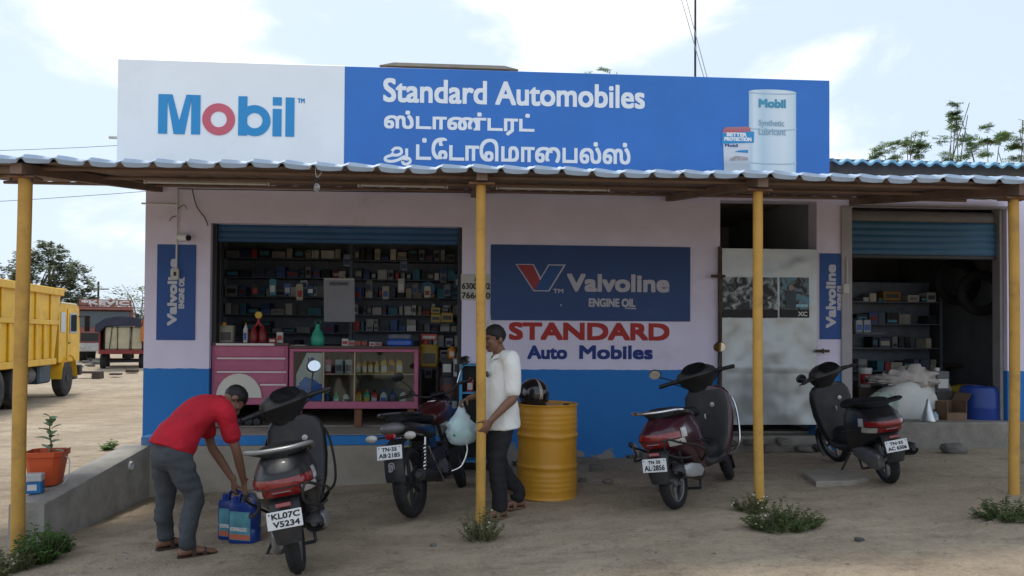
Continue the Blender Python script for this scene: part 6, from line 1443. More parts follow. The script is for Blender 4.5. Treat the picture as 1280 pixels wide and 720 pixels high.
# ------------------------------------------------------------------ the bending man in red
def red_man():
    a, c = G(246, 696), G(219, 683); rz = R(-45); f = V3((-math.sin(rz), math.cos(rz), 0)); mid = (a+c)/2
    loc = V3((mid.x, mid.y, 0))-f*.12; loc.z = gz(mid.x, mid.y)+.012
    t = thing('person', 'man in red T-shirt and grey trousers bending over to lift blue cans', 'person', loc, rz)
    HEAD = Matrix.Translation((.02, .495, 1.135)) @ Matrix.Rotation(R(-62), 4, 'X') @ Matrix.Rotation(R(-10), 4, 'Z')
    hipR, hipL = V3((.09, 0, .77)), V3((-.09, 0, .77)); kR, kL = V3((.13, .12, .43)), V3((-.145, .03, .43)); aR, aL = V3((.17, .06, .07)), V3((-.19, .06, .07))
    sR, sL = V3((.175, .33, 1.065)), V3((-.175, .33, 1.065)); eR, eL = V3((.205, .42, .755)), V3((-.17, .41, .755)); wR, wL = V3((.135, .53, .475)), V3((-.03, .53, .475))
    b = MB()
    limb(b, [(0, -.02, .76), (0, .08, .88), (0, .20, .99), (0, .31, 1.075), (0, .37, 1.11)], [(.13, .09), (.125, .085), (.14, .09), (.15, .085), (.10, .06)])
    limb(b, [(0, .34, 1.09), (.005, .42, 1.115), (.012, .465, 1.125)], [.058, .052, .05])
    head_geo(b, HEAD)
    for s_, e_, w_, sg in ((sR, eR, wR, 1), (sL, eL, wL, -1)):
        limb(b, [s_+V3((-sg*.06, 0, .02)), s_, s_.lerp(e_, .5), e_, e_.lerp(w_, .35), w_], [.05, .05, .043, .036, .037, .024], V3((1, 0, 0)))
        hand(b, w_, V3((-sg*.03, .02, -1)), V3((-sg, 0, 0)) if 0 else V3((0, 1, 0)), -sg if 0 else (1 if sg < 0 else -1), 1.5)
    for h_, k_, a_ in ((hipR, kR, aR), (hipL, kL, aL)):
        limb(b, [h_, k_, a_], [.065, .048, .034]); foot(b, a_, V3((.25 if a_.x > 0 else .1, 1, 0)), 0.0)
    body = mpart('body', skin_mesh('body', b, SKIN1, .008, 3), t)
    b = MB()       # trousers
    limb(b, [(0, -.035, .74), (0, -.005, .79), (0, .04, .84)], [(.155, .115), (.165, .125), (.150, .105)], n=18)
    for h_, k_, a_ in ((hipR, kR, aR), (hipL, kL, aL)):
        limb(b, [h_+V3((0, -.01, .03)), h_.lerp(k_, .5)+V3((0, -.012, 0)), k_, k_.lerp(a_, .45)+V3((0, -.022, 0)), a_+V3((0, -.012, .085)), a_+V3((0, -.01, .03))], [(.098, .11), (.088, .097), (.071, .077), (.066, .073), (.058, .064), (.062, .068)])
    GREYT = mat('grey_trousers', (.058, .066, .076), .9, .15, 12, .6, 18)
    mpart('trousers', skin_mesh('trousers', b, GREYT, .013, 5, wrinkle(.009, 7, 7, 20, 2)), t)
    b = MB()       # shirt
    limb(b, [(0, -.012, .785), (0, .04, .88), (0, .125, .98), (0, .22, 1.06), (0, .32, 1.10), (0, .385, 1.11)], [(.196, .172), (.192, .160), (.184, .135), (.190, .125), (.178, .105), (.085, .070)], n=24, cap=False)
    for s_, e_, sg in ((sR, eR, 1), (sL, eL, -1)):
        limb(b, [s_+V3((-sg*.09, -.02, .03)), s_+V3((sg*.005, 0, .005)), s_.lerp(e_, .35), s_.lerp(e_, .60)], [.088, .083, .074, .072])
    RSH = mat('red_shirt', (.42, .008, .022), .85, .14, 6, .55, 17)
    mpart('shirt', skin_mesh('shirt', b, RSH, .013, 5, wrinkle(.012, 9, 6, 12, 5)), t)
    b = MB(); b.tube([V3((.064*math.cos(k*.2618), .405+.020*math.cos(k*.2618+1), 1.112+.062*math.sin(k*.2618))) for k in range(25)], .014, 8); part('collar', b, RSH, t)
    hair_geo(HEAD, t, HAIR, 3)
    face_bits(HEAD, t, EYEW, HAIR)
    SAN = mat('sandal_brown', (.05, .03, .022), .7, .2, 12)
    for a_ in (aR, aL): sandal(a_, V3((.25 if a_.x > 0 else .1, 1, 0)), 0.0, SAN, t)
    b = MB(); b.tube([wR+V3((.028*math.cos(k*.5236), .028*math.sin(k*.5236), .03)) for k in range(13)], .006, 6); part('wristband', b, mat('thread_red', (.25, .03, .02), .8), t)
    M = Matrix.LocRotScale(loc, Euler((0, 0, rz)), None)
    return M @ wR, M @ wL, f
hR, hL, fdir = red_man()

# ------------------------------------------------------------------ blue oil cans in his hands
def jerrycan(top, rz, label, h=.385, w=.12, d=.068):
    g = gz(top.x, top.y); t = thing('blue_oil_can', label, 'oil can', (top.x, top.y, g), rz, 'blue oil cans held by the bending man')
    BL = mat('can_blue', (.010, .04, .22), .28, .1, 5, coat=.3); 
    o = [(-1, -.6), (-.85, -1), (.85, -1), (1, -.6), (1, .6), (.85, 1), (-.85, 1), (-1, .6)]
    b = MB(); b.loft([[(w*s*x, d*s*y, z) for x, y in o] for z, s in ((0, .92), (.012, 1), (.11, 1), (.118, .97), (.128, .97), (.136, 1), (h*.74, 1), (h*.80, .96))]+[[(w*.96*x-(0 if x < 0 else .055*w), d*.9*y, z) for x, y in o] for z in (h*.83,)]); bd = part('body', b, BL, t)
    b = MB(); b.tube(curve_pts([(w*.80, 0, h*.80), (w*.70, 0, h*.93), (w*.25, 0, h), (-w*.25, 0, h), (-w*.45, 0, h*.82)]), .018, 10, flat=.8); part('handle', b, BL, t)
    b = MB(); b.lathe([(.024, h*.80), (.024, h*.92), (.020, h*.93)], 12, Matrix.Translation((-w*.72, 0, 0))); part('cap', b, mat('can_cap', (.015, .05, .28), .35), t)
    zz0, zz1 = .03, h*.66
    for sg in (-1, 1):
        b = MB(); b.box(-w*.78, w*.78, min(sg*d*1.0+sg*.001, sg*d+sg*.003), max(sg*d*1.0+sg*.001, sg*d+sg*.003), zz0, zz1); lb = part('sticker', b, mat('can_label', (.10, .30, .36), .4, .35, 9), t)
        b = MB(); b.box(-w*.76, w*.76, min(sg*(d+.0035), sg*(d+.005)), max(sg*(d+.0035), sg*(d+.005)), zz0+.005, zz0+.045); part('label_band', b, mat('label_orange', (.5, .14, .08), .4), lb)
        b = MB(); b.box(-w*.7, w*.55, min(sg*(d+.0035), sg*(d+.005)), max(sg*(d+.0035), sg*(d+.005)), zz0+.07, zz0+.10); part('label_lines', b, mat('label_white', (.55, .55, .55), .4, .4, 60), lb)
    return t
jrz = R(-18)
for hp, lab, dx_ in ((hR, 'blue oil can in the right hand of the bending man, nearer the black scooter', .0), (hL, 'blue oil can in the left hand of the bending man, nearer his feet', .0)):
    jerrycan(V3((hp.x, hp.y, 0))+fdir*.01, jrz, lab)

# ------------------------------------------------------------------ the man in white
def white_man():
    p0 = G(622, 650); rz = R(112); f = V3((-math.sin(rz), math.cos(rz), 0))
    loc = V3((P(627, 560, p0.y+.14).x, p0.y+.14, 0)); loc.z = gz(loc.x, loc.y)+.012
    t = thing('person', 'man in white shirt and black trousers carrying a plastic bag past the post', 'person', loc, rz)
    HEAD = Matrix.Translation((-.01, .085, 1.515)) @ Matrix.Rotation(R(-9), 4, 'X') @ Matrix.Rotation(R(6), 4, 'Z')
    hipL, hipR = V3((-.09, 0, .86)), V3((.09, 0, .86)); kL, kR = V3((-.10, .10, .47)), V3((.09, -.01, .46)); aL, aR = V3((-.10, .07, .075)), V3((.10, -.20, .10))
    sR, sL = V3((.18, .0, 1.33)), V3((-.18, .0, 1.33)); eR, eL = V3((.225, -.03, 1.06)), V3((-.235, .0, 1.03)); wR, wL = V3((.21, .22, .995)), V3((-.20, .19, .84))
    b = MB()
    limb(b, [(0, 0, .85), (0, .02, .98), (0, .02, 1.15), (0, .0, 1.30), (0, .01, 1.38)], [(.13, .09), (.125, .095), (.135, .095), (.14, .08), (.08, .06)])
    limb(b, [(0, .005, 1.36), (0, .035, 1.42), (0, .055, 1.46)], [.062, .056, .055])
    head_geo(b, HEAD)
    for s_, e_, w_, sg, dr, nr in ((sR, eR, wR, 1, V3((-.05, .9, -.35)), V3((-.3, 0, -1))), (sL, eL, wL, -1, V3((.05, .55, -.8)), V3((1, .2, 0)))):
        limb(b, [s_+V3((-sg*.06, 0, .03)), s_, s_.lerp(e_, .5), e_, e_.lerp(w_, .35), w_], [.05, .05, .045, .039, .040, .026], V3((1, 0, 0)) if sg < 0 else V3((1, 0, 0)))
        hand(b, w_, dr, nr, 1 if sg > 0 else -1, 1.5 if sg > 0 else .7)
    for h_, k_, a_ in ((hipR, kR, aR), (hipL, kL, aL)):
        limb(b, [h_, k_, a_], [.065, .048, .034])
    foot(b, aL, V3((-.1, 1, 0)), 0.0); foot(b, aR, V3((.1, 1, 0)), 0.02)
    mpart('body', skin_mesh('body', b, SKIN2, .008, 3), t)
    b = MB()
    limb(b, [(0, -.01, .83), (0, 0, .90), (0, .015, 1.0)], [(.15, .115), (.160, .125), (.155, .120)], n=18)
    for h_, k_, a_ in ((hipR, kR, aR), (hipL, kL, aL)):
        bk = V3((0, -.012, 0))
        limb(b, [h_+V3((0, 0, .04)), h_.lerp(k_, .5), k_, k_.lerp(a_, .5)+bk, a_+V3((0, -.01, .07)), a_+V3((0, -.008, .015))], [(.086, .100), (.086, .093), (.072, .078), (.068, .074), (.064, .070), (.066, .072)])
    mpart('trousers', skin_mesh('trousers', b, mat('black_trousers', (.016, .016, .018), .9, .2, 12, .6, 18), .013, 5, wrinkle(.009, 7, 7, 18, 9)), t)
    b = MB()
    limb(b, [(0, .005, .745), (0, .015, .86), (0, .03, 1.0), (0, .025, 1.15), (0, .0, 1.30), (0, .0, 1.385)], [(.204, .168), (.192, .160), (.178, .152), (.182, .138), (.165, .105), (.080, .070)], n=24, cap=False)
    for s_, e_, sg in ((sR, eR, 1), (sL, eL, -1)):
        limb(b, [s_+V3((-sg*.09, 0, .02)), s_+V3((sg*.005, 0, .0)), s_.lerp(e_, .45), s_.lerp(e_, .82)], [.080, .078, .072, .070])
    WS = mat('white_shirt', (.74, .74, .71), .85, .06, 6, .5, 15)
    sh = mpart('shirt', skin_mesh('shirt', b, WS, .013, 5, wrinkle(.012, 12, 12, 7, 12)), t)
    b = MB()
    for s in (-1, 1): b.loft([[V3((s*.012, .075, 1.385)), V3((s*.075, .035, 1.405)), V3((s*.085, -.04, 1.41)), V3((s*.04, -.085, 1.405))], [V3((s*.035, .125, 1.335)), V3((s*.105, .06, 1.365)), V3((s*.105, -.045, 1.375)), V3((s*.045, -.105, 1.375))]], False, False, False)
    part('collar', b, WS, t, ang=70)
    b = MB(); b.box(-.008, .008, .158, .166, .80, 1.30); 
    g = MB()
    for s in (-1, 1): g.sphere((s*.032-.01, .160, 1.215), .030, .006, .026, 14, 8)
    g.tube([(-.04, .160, 1.225), (-.01, .166, 1.23), (.02, .160, 1.225)], .004, 6); part('sunglasses', g, mat('dark_lens', (.012, .012, .013), .12, .1, 6, coat=.4), t, label='dark sunglasses hung on the shirt front')
    hair_geo(HEAD, t, HAIR, 7); face_bits(HEAD, t, EYEW, HAIR, HAIR)
    SAN = mat('sandal_tan', (.16, .09, .05), .7, .2, 12)
    sandal(aL, V3((-.1, 1, 0)), 0.0, SAN, t); sandal(aR, V3((.1, 1, 0)), 0.02, SAN, t)
    M = Matrix.LocRotScale(loc, Euler((0, 0, rz)), None)
    return M @ (wR+V3((-.01, .10, -.06)))
hb_ = white_man()
# translucent carrier bag in his far hand
bt = thing('carrier_bag', 'thin white plastic carrier bag with pale green contents held at the yellow post', 'bag', (P(579, 530, hb_.y).x*.0+hb_.x+.02, hb_.y, hb_.z-.345))
BAGM = bpy.data.materials.new('thin_plastic'); BAGM.use_nodes = True
bb = BAGM.node_tree.nodes['Principled BSDF']; bb.inputs['Base Color'].default_value = (.78, .90, .95, 1); bb.inputs['Roughness'].default_value = .3; bb.inputs['Alpha'].default_value = .45
b = MB(); rs = []
for z, s in ((.0, .40), (.010, .66), (.03, .88), (.055, .98), (.085, 1.05), (.115, 1.08), (.145, 1.04), (.175, .98), (.20, .88), (.225, .74), (.25, .56), (.28, .40), (.31, .28), (.34, .18), (.375, .12)):
    rs.append([((.12*s*math.cos(k*.2618))*(1+.38*mnoise.noise(V3((k*.8, z*30, 0)))), (.085*s*math.sin(k*.2618))*(1+.42*mnoise.noise(V3((k*.8, z*30, 5)))), z) for k in range(24)])
b.loft(rs); part('bag_film', b, BAGM, bt, ang=75)
b = MB()
for c_, r_, sd_ in (((-.02, -.01, .17), .075, 1.0), ((.03, .01, .10), .072, 4.0), ((-.035, .0, .085), .06, 9.0)): lump(b, c_, r_, r_*.75, r_*.85, .25, 2.4, sd_, 16, 10, 1)
part('contents', b, mat('bag_contents', (.22, .55, .46), .5, .25, 9), bt, ang=75)
b = MB(); b.prism([(-.055+.02*math.cos(k*1.2566)*(1 if k % 2 else .5), .10+.02*math.sin(k*1.2566)) for k in range(5)], -.088, -.086); part('printed_mark', b, mat('mark_green', (.02, .16, .08), .5), bt)
# ================================================================== low boundary wall and what stands on it
yn, yf_ = 6.62, 8.54
nr, fr_ = P(56, 629, yn), P(187, 556, yf_); nl = V3((nr.x-.29, yn, nr.z+.0)); fl_ = V3((fr_.x-.29, yf_, fr_.z))
b = MB(); NS = 26; rows = []
for i in range(NS+1):
    t_ = i/NS; a = nr.lerp(fr_, t_); c = nl.lerp(fl_, t_); j = lambda k: .008*mnoise.noise(V3((i*.7, k*3.3, 0)))+.004*mnoise.noise(V3((i*2.9, k, 7)))
    rows.append([V3((a.x+j(1), a.y, -.45)), V3((a.x+j(2), a.y, a.z-.10+j(1))), V3((a.x-.006+j(3), a.y, a.z-.012+j(3))), V3((a.x-.025, a.y, a.z+j(4))), V3(((a.x+c.x)/2, a.y, (a.z+c.z)/2+.006+j(9))), V3((c.x+.025, c.y, c.z+j(5))), V3((c.x+.006+j(6), c.y, c.z-.012)), V3((c.x+j(7), c.y, -.45))])
b.loft(rows)
WALLC = mat('weathered_cement', (.36, .345, .31), .92, .22, 3.2, .6, 50, dirt=(.13, .12, .105), dirt_amt=.42, dirt_scale=2.6)
bw = solo('boundary_wall', b, WALLC, 'low weathered cement wall running from the left post to the blue pillar', 'wall', ang=40)
def wall_pt(t_, off, lift=0): a = nr.lerp(fr_, t_); return V3((a.x-off, a.y, a.z+lift+.006))
# round white pipe end near the far end of the wall
q = P(183, 582, 8.1); xw = nr.lerp(fr_, (8.1-yn)/(yf_-yn)).x
b = MB(); b.lathe([(.045, 0), (.045, .03), (.035, .032), (.033, .01)], 16, Matrix.Translation((xw-.006, 8.1, q.z)) @ Matrix.Rotation(R(90), 4, 'Y')); solo('pipe_end', b, WHITEP, 'round white pipe end low on the boundary wall', 'pipe')
# orange bucket planter
c0 = wall_pt(.26, .15); c0.x = P(58, 600, c0.y).x; c0.z = nr.lerp(fr_, .26).z+.012
t = thing('orange_bucket', 'square orange plastic bucket used as a planter on the low wall', 'bucket', c0, R(8))
sq = lambda s, z, r_=.3: [(s*x, s*y, z) for x, y in ((-1, -1+r_), (-1+r_, -1), (1-r_, -1), (1, -1+r_), (1, 1-r_), (1-r_, 1), (-1+r_, 1), (-1, 1-r_))]
ORB = mat('bucket_orange', (.62, .10, .03), .45, .12, 5, dirt=(.3, .12, .07), dirt_amt=.25)
b = MB(); b.loft([sq(.105, 0), sq(.108, .004), sq(.142, .245), sq(.155, .25), sq(.158, .29), sq(.150, .295), sq(.146, .27), sq(.13, .22)]); part('pail', b, ORB, t)
b = MB(); b.loft([sq(.128, .216), sq(.06, .226)], False, True); part('soil', b, mat('soil', (.07, .05, .035), .95, .3, 20, .6), t)
b = MB(); b.tube(curve_pts([(.15, .0, .24), (.19, -.02, .20), (.19, -.04, .08), (.15, -.05, .0)]), .005, 6); part('handle', b, WHITEP, t)
LEAFG = mat('leaf_grey_green', (.16, .25, .12), .6, .2, 9, .1, 40)
def big_leaf(b, base, dirv, L_, w_, droop=.25):
    dirv = dirv.normalized(); sd = dirv.cross(V3((0, 0, 1))).normalized(); V = []; n = 6
    for k in range(n+1):
        u = k/n; c_ = base+dirv*L_*u+V3((0, 0, -droop*L_*u*u)); wq = w_*math.sin(math.pi*min(1, .06+u*.94))**.7
        V += [c_+sd*wq+V3((0, 0, wq*.25)), c_, c_-sd*wq+V3((0, 0, wq*.25))]
    o_ = len(b.v); b.v += [tuple(p) for p in V]; b.f += [(o_+3*k+j, o_+3*k+j+1, o_+3*k+j+4, o_+3*k+j+3) for k in range(n) for j in (0, 1)]
t = thing('potted_plant', 'young milkweed plant with broad grey-green leaves in the orange bucket', 'plant', c0+V3((.02, 0, .22)))
b = MB(); b.tube(curve_pts([(0, 0, 0), (.015, 0, .12), (0, 0, .25), (.01, .0, .36)]), [.009]*6+[.007]*6+[.005]*7, 7); part('stem', b, mat('stem_green', (.17, .2, .1), .7), t)
for k in range(13):
    z = .06+.30*k/12; a = k*2.4; b = MB(); big_leaf(b, V3((.01, 0, z)), V3((math.cos(a), math.sin(a), .35+.05*k)), .12+.05*math.sin(k*1.1)**2-.004*k, .042, .3); part('leaf', b, LEAFG, t)
b = MB(); b.tube(curve_pts([(.03, 0, 0), (.12, -.02, .06), (.19, -.02, .10)]), .005, 6); part('stem', b, WOODD, t)
# blue and white tin
c0 = nr.lerp(fr_, .13); c0 = V3((P(43, 610, c0.y).x, c0.y, c0.z+.008))
t = thing('paint_tin', 'small square blue and white tin beside the orange bucket', 'tin', c0, R(14))
b = MB(); b.rbox(-.065, .065, -.055, .055, 0, .10, .008); part('body', b, mat('tin_blue', (.02, .16, .42), .4, .2, 8), t)
b = MB(); b.rbox(-.067, .067, -.057, .057, .101, .165, .008); part('lid', b, mat('tin_white', (.5, .52, .52), .5, .1, 8), t)
b = MB(); b.box(-.04, .03, -.0572, -.0555, .03, .08); part('printed_label', b, WHITEP, t)
# stone slab near the right scooter
o = [P(1003, 592, 7.6), P(1040, 588, 7.6)]
pts = [G(1003, 596), G(1020, 609), G(1064, 607), G(1087, 600), G(1070, 590), G(1022, 589)]
b = MB(); cx = sum((p for p in pts), V3())/6
b.loft([[(p.x, p.y, gz(p.x, p.y)-.03) for p in pts], [(p.x, p.y, cx.z+.03) for p in pts], [(cx.x+(p.x-cx.x)*.97, cx.y+(p.y-cx.y)*.97, cx.z+.038) for p in pts]]); solo('stone_slab', b, mat('slab_stone', (.30, .265, .22), .95, .2, 6, .6, 40, dirt=(.22, .18, .13), dirt_amt=.4), 'flat stone slab on the dirt left of the right-hand scooter', 'stone slab')
# loose stones and rubble
for i, (px, py, s, lab) in enumerate(((745, 588, .16, 'dark stone lying in front of the blue wall, right of the yellow drum'), (760, 604, .10, 'small dark stone in the dirt right of the yellow drum'), (728, 602, .09, 'small stone touching the shadow of the yellow drum'), (1193, 566, .26, 'block of stone against the plinth under the right-hand shop'), (542, 683, .05, 'pebble in the dirt below the motorcycle'), (1074, 676, .06, 'pebble in the foreground dirt at right'))):
    p = G(px, py); o = stone((p.x, p.y, p.z+s*.18), (s*1.3, s, s*.7)); tag(o, lab, 'stone', 'loose stones in front of the shop')
def gravel():
    b = MB(); r_ = random.Random(5)
    base = [(-1, -.6, -.3), (.2, -1, -.3), (1, -.1, -.3), (.3, .9, -.3), (-.8, .6, -.3), (-.5, -.3, .6), (.4, -.3, .7), (.2, .4, .5)]
    fs_ = [(0, 1, 6, 5), (1, 2, 6), (2, 3, 7, 6), (3, 4, 7), (4, 0, 5), (4, 5, 7), (5, 6, 7)]
    for k in range(5200):
        x, y = r_.uniform(-4.2, 5.6), r_.uniform(4.0, 9.0)
        if mnoise.noise(V3((x*.8, y*.8, 4))) < r_.uniform(-.3, .5): continue
        s = .003+.012*r_.random()**3; a = r_.uniform(0, 6.28); z = gz(x, y)
        M = Matrix.Translation((x, y, z+s*.15)) @ Matrix.Rotation(a, 4, 'Z') @ Matrix.Diagonal((s*r_.uniform(.7, 1.5), s, s*r_.uniform(.5, .9), 1)); b.add(base, fs_, M)
    o = solo('gravel', b, mat('gravel', (.25, .225, .19), .95, .35, 3), 'scattered small gravel on the dirt forecourt', 'gravel', kind='stuff', smooth_=False, origin=False)
    b = MB()
    for k in range(420):
        x, y = r_.uniform(-4.0, 5.6), r_.uniform(4.2, 9.0)
        if mnoise.noise(V3((x*.6, y*.9, 14))) < r_.uniform(-.1, .5): continue
        s = .008+.018*r_.random(); a = r_.uniform(0, 6.28); z = gz(x, y)+.004
        M = Matrix.Translation((x, y, z)) @ Matrix.Rotation(a, 4, 'Z') @ Matrix.Rotation(r_.uniform(-.4, .4), 4, 'X')
        b.add([(-s, 0, 0), (0, -s*.35, .002), (s, 0, 0), (0, s*.35, .004)], [(0, 1, 2, 3)], M)
    solo('leaf_litter', b, mat('dry_leaf', (.16, .115, .065), .9, .4, 2), 'dry leaf litter scattered on the dirt forecourt', 'leaf litter', kind='stuff', smooth_=False, origin=False)
gravel()

# ================================================================== weeds at the foot of the posts
def leaf_mat(name, col):
    if name in MATS: return MATS[name]
    m = mat(name, col, .6, .35, 2.5, spec=.25); n, l = m.node_tree.nodes, m.node_tree.links       # thin leaves let some light through
    bs = n['Principled BSDF']; src = bs.inputs['Base Color'].links[0].from_socket; tr = n.new('ShaderNodeBsdfTranslucent'); hs = n.new('ShaderNodeHueSaturation'); hs.inputs['Value'].default_value = 1.5
    l.new(src, hs.inputs['Color']); l.new(hs.outputs['Color'], tr.inputs['Color']); mx = n.new('ShaderNodeMixShader'); mx.inputs[0].default_value = .45
    l.new(bs.outputs[0], mx.inputs[1]); l.new(tr.outputs[0], mx.inputs[2]); l.new(mx.outputs[0], n['Material Output'].inputs['Surface']); return m
def weed(px, py, rad, hgt, n, seed, label, col, flower=None, leaf=.030, tilt=.9, ell=1.0):
    p = G(px, py); r_ = random.Random(seed); t = thing('weed_clump', label, 'plant', (p.x, p.y, gz(p.x, p.y)), group='weeds at the posts')
    st, lf, fl_b = MB(), MB(), MB()
    for k in range(n):
        a = r_.uniform(0, 6.28); rr = rad*math.sqrt(r_.random()); bx_, by_ = rr*.55*math.cos(a)*ell, rr*.55*math.sin(a); zb_ = gz(p.x+bx_, p.y+by_)-t.location.z
        L_ = hgt*r_.uniform(.4, 1.0)*(1-.4*rr/rad); d = V3((math.cos(a)*tilt*rr/rad*ell, math.sin(a)*tilt*rr/rad, 1)).normalized()
        q = [V3((bx_, by_, zb_-.01))]
        for s_ in range(4): d = (d+V3((r_.uniform(-.22, .22), r_.uniform(-.22, .22), r_.uniform(-.1, .12)))).normalized(); q.append(q[-1]+d*L_/4)
        st.tube(q, [.0035, .003, .0028, .002, .0015], 4, caps=False)
        for s_ in range(1, 5):
            for u in range(4):
                c_ = q[s_-1].lerp(q[s_], r_.random()); aa = r_.uniform(0, 6.28); dv = V3((math.cos(aa), math.sin(aa), r_.uniform(-.1, .8))).normalized(); l_ = leaf*r_.uniform(.6, 1.25); w_ = l_*r_.uniform(.28, .45); sd = dv.cross(V3((0, 0, 1))).normalized()*w_; up = V3((0, 0, w_*.3))
                lf.add([c_, c_+dv*l_*.5+sd+up, c_+dv*l_+V3((0, 0, -.15*l_)), c_+dv*l_*.5-sd+up], [(0, 1, 2), (0, 2, 3)])
        if flower and r_.random() < flower: fl_b.sphere(q[-1], .010, .010, .008, 7, 5)
    part('stems', st, mat('weed_stem', (.14, .15, .07), .8, .2, 3), t, kind='stuff'); part('leaves', lf, leaf_mat(col[0], col[1]), t, smooth_=False, kind='stuff')
    if flower and fl_b.v: part('flower_heads', fl_b, mat('flower_pale', (.5, .47, .38), .8), t, kind='stuff')
WG = ('weed_green', (.085, .125, .040)); WG2 = ('weed_bright', (.075, .15, .035)); WG3 = ('weed_dry', (.15, .155, .075))
weed(602, 674, .19, .34, 60, 1, 'thin pale weeds with buds around the foot of the middle post', WG3, .08, .026, .7)
weed(980, 658, .31, .25, 130, 2, 'dense low weeds spreading right of the third yellow post', WG, .03, .028, 1.1, 1.35)
weed(940, 640, .16, .22, 50, 12, 'small tuft of weeds at the foot of the third yellow post', WG3, .1, .026, .9)
weed(1258, 648, .25, .23, 90, 3, 'low weeds with pale flowers at the foot of the right-hand post', WG, .05, .028, 1.1, 1.3)
weed(50, 702, .19, .38, 75, 4, 'leafy green creeper climbing the foot of the left post', WG2, None, .042, .7)
weed(12, 714, .20, .26, 60, 5, 'mixed yellowish weeds left of the left post', WG3, .12, .030, .9)
weed(70, 690, .14, .18, 50, 15, 'small green weeds at the end of the low wall', WG2, None, .036, 1.0)
weed(135, 562, .10, .22, 14, 6, 'small broad-leaved seedling behind the low wall', ('seedling_green', (.12, .2, .07)), None, .06, .8)

# ================================================================== trees
def tree(name, label, base, H, blobs, nleaf, leaf, col, seed, trunk_r=.18, group=None, feather=False, limbs=16, cat='tree'):
    r_ = random.Random(seed); t = thing(name, label, cat, base, group=group); tr, cr = MB(), MB()
    hub = V3((0, 0, H*.32)); tr.tube(curve_pts([(0, 0, -.3), (.05*H*.1, 0, H*.15), hub]), [trunk_r*1.2]*4+[trunk_r]*4+[trunk_r*.8]*5, 10)
    tips = []
    for k in range(limbs):
        c_, rad = r_.choice(blobs); a, e = r_.uniform(0, 6.28), math.acos(r_.uniform(-1, 1)); f_ = r_.random()**.33
        tip = V3(c_)+V3((rad[0]*f_*math.sin(e)*math.cos(a), rad[1]*f_*math.sin(e)*math.sin(a), rad[2]*f_*math.cos(e)))
        mid = hub.lerp(tip, .5)+V3((r_.uniform(-.1, .1), r_.uniform(-.1, .1), r_.uniform(0, .12)))*H*.5
        tr.tube(curve_pts([hub-V3((0, 0, H*.05)), mid, tip], 4), [trunk_r*.45]*3+[trunk_r*.28]*3+[trunk_r*.12]*3, 6); tips.append((mid, tip))
    part('trunk', tr, mat('bark', (.13, .10, .075), .95, .3, 6, .5, 20), t)
    clumps = []
    for c_, rad in blobs:
        vol = rad[0]*rad[1]*rad[2]; k_ = max(5, int(30*vol**.5))
        for _ in range(k_):
            a, e = r_.uniform(0, 6.28), math.acos(r_.uniform(-1, 1)); f_ = (.35+.65*r_.random())**.6
            clumps.append((V3(c_)+V3((rad[0]*f_*math.sin(e)*math.cos(a), rad[1]*f_*math.sin(e)*math.sin(a), rad[2]*f_*math.cos(e))), min(rad)*r_.uniform(.14, .30)))
    for k in range(nleaf):
        cc, cr_ = r_.choice(clumps); a, e = r_.uniform(0, 6.28), math.acos(r_.uniform(-1, 1)); f_ = r_.random()**.4
        p = cc+V3((math.sin(e)*math.cos(a), math.sin(e)*math.sin(a), math.cos(e)*.7))*cr_*f_
        aa = r_.uniform(0, 6.28); dv = V3((math.cos(aa), math.sin(aa), r_.uniform(-.6, .4))).normalized(); sd = dv.cross(V3((r_.uniform(-.5, .5), r_.uniform(-.5, .5), 1))).normalized()
        l_ = leaf*r_.uniform(.6, 1.3); w_ = l_*.32
        if feather:
            for s_ in range(3):
                for sg in (-1, 1):
                    q = p+dv*l_*(.25+.3*s_); dd = (dv*.5+sd*sg).normalized(); q2 = q+dd*l_*.42; n_ = dv*l_*.10
                    cr.add([q-n_, q2-n_*.4, q2+n_*.4, q+n_], [(0, 1, 2, 3)])
        else: cr.add([p, p+dv*l_*.5+sd*w_, p+dv*l_, p+dv*l_*.5-sd*w_], [(0, 1, 2, 3)])
    part('crown', cr, leaf_mat(*col), t, smooth_=False, kind='stuff')
    return t
TG = ('tree_olive', (.15, .175, .105)); TG2 = ('tree_green', (.13, .19, .075)); TG3 = ('tree_far', (.13, .16, .095))
# big tree behind the yellow truck
yb = 58.0; p = P(52, 395, yb)
tree('thorn_tree', 'broad rounded tree behind the yellow tipper truck', (p.x, yb, gz(p.x, yb)), 8.6, [((0, 0, 5.6), (2.6, 2.4, 2.0)), ((-2.6, .4, 4.7), (1.9, 2, 1.5)), ((1.9, .2, 5.0), (1.7, 1.8, 1.7)), ((.2, 0, 7.0), (1.6, 1.6, 1.1)), ((2.7, 0, 3.6), (1.0, 1.2, 1.0)), ((-4.2, 0, 3.9), (1.3, 1.3, 1.2))], 17000, .23, TG, 3, .26, limbs=26)
for i, (px, yy, hh, rr, lab) in enumerate(((118, 75, 4.8, 3.4, 'dark scrub tree behind the cab of the red truck'), (150, 70, 5.2, 3.0, 'low scrub tree above the red truck'), (172, 60, 5.4, 2.6, 'dense green scrub tree left of the corner pillar'), (90, 82, 3.6, 3.4, 'low scrub tree between the two trucks'), (20, 85, 3.5, 4.5, 'far scrub tree behind the yellow tipper truck'), (-60, 80, 4.5, 5.5, 'far scrub tree left of the yellow tipper truck'))):
    p = P(px, 420, yy); tree('scrub_tree', lab, (p.x, yy, gz(p.x, yy)), hh, [((0, 0, hh*.6), (rr, rr*.8, hh*.42)), ((rr*.7, 0, hh*.45), (rr*.7, rr*.6, hh*.35)), ((-rr*.7, 0, hh*.42), (rr*.7, rr*.6, hh*.35))], 3200, .22, TG3, 20+i, .14, 'scrub trees on the far edge of the lot', limbs=8)
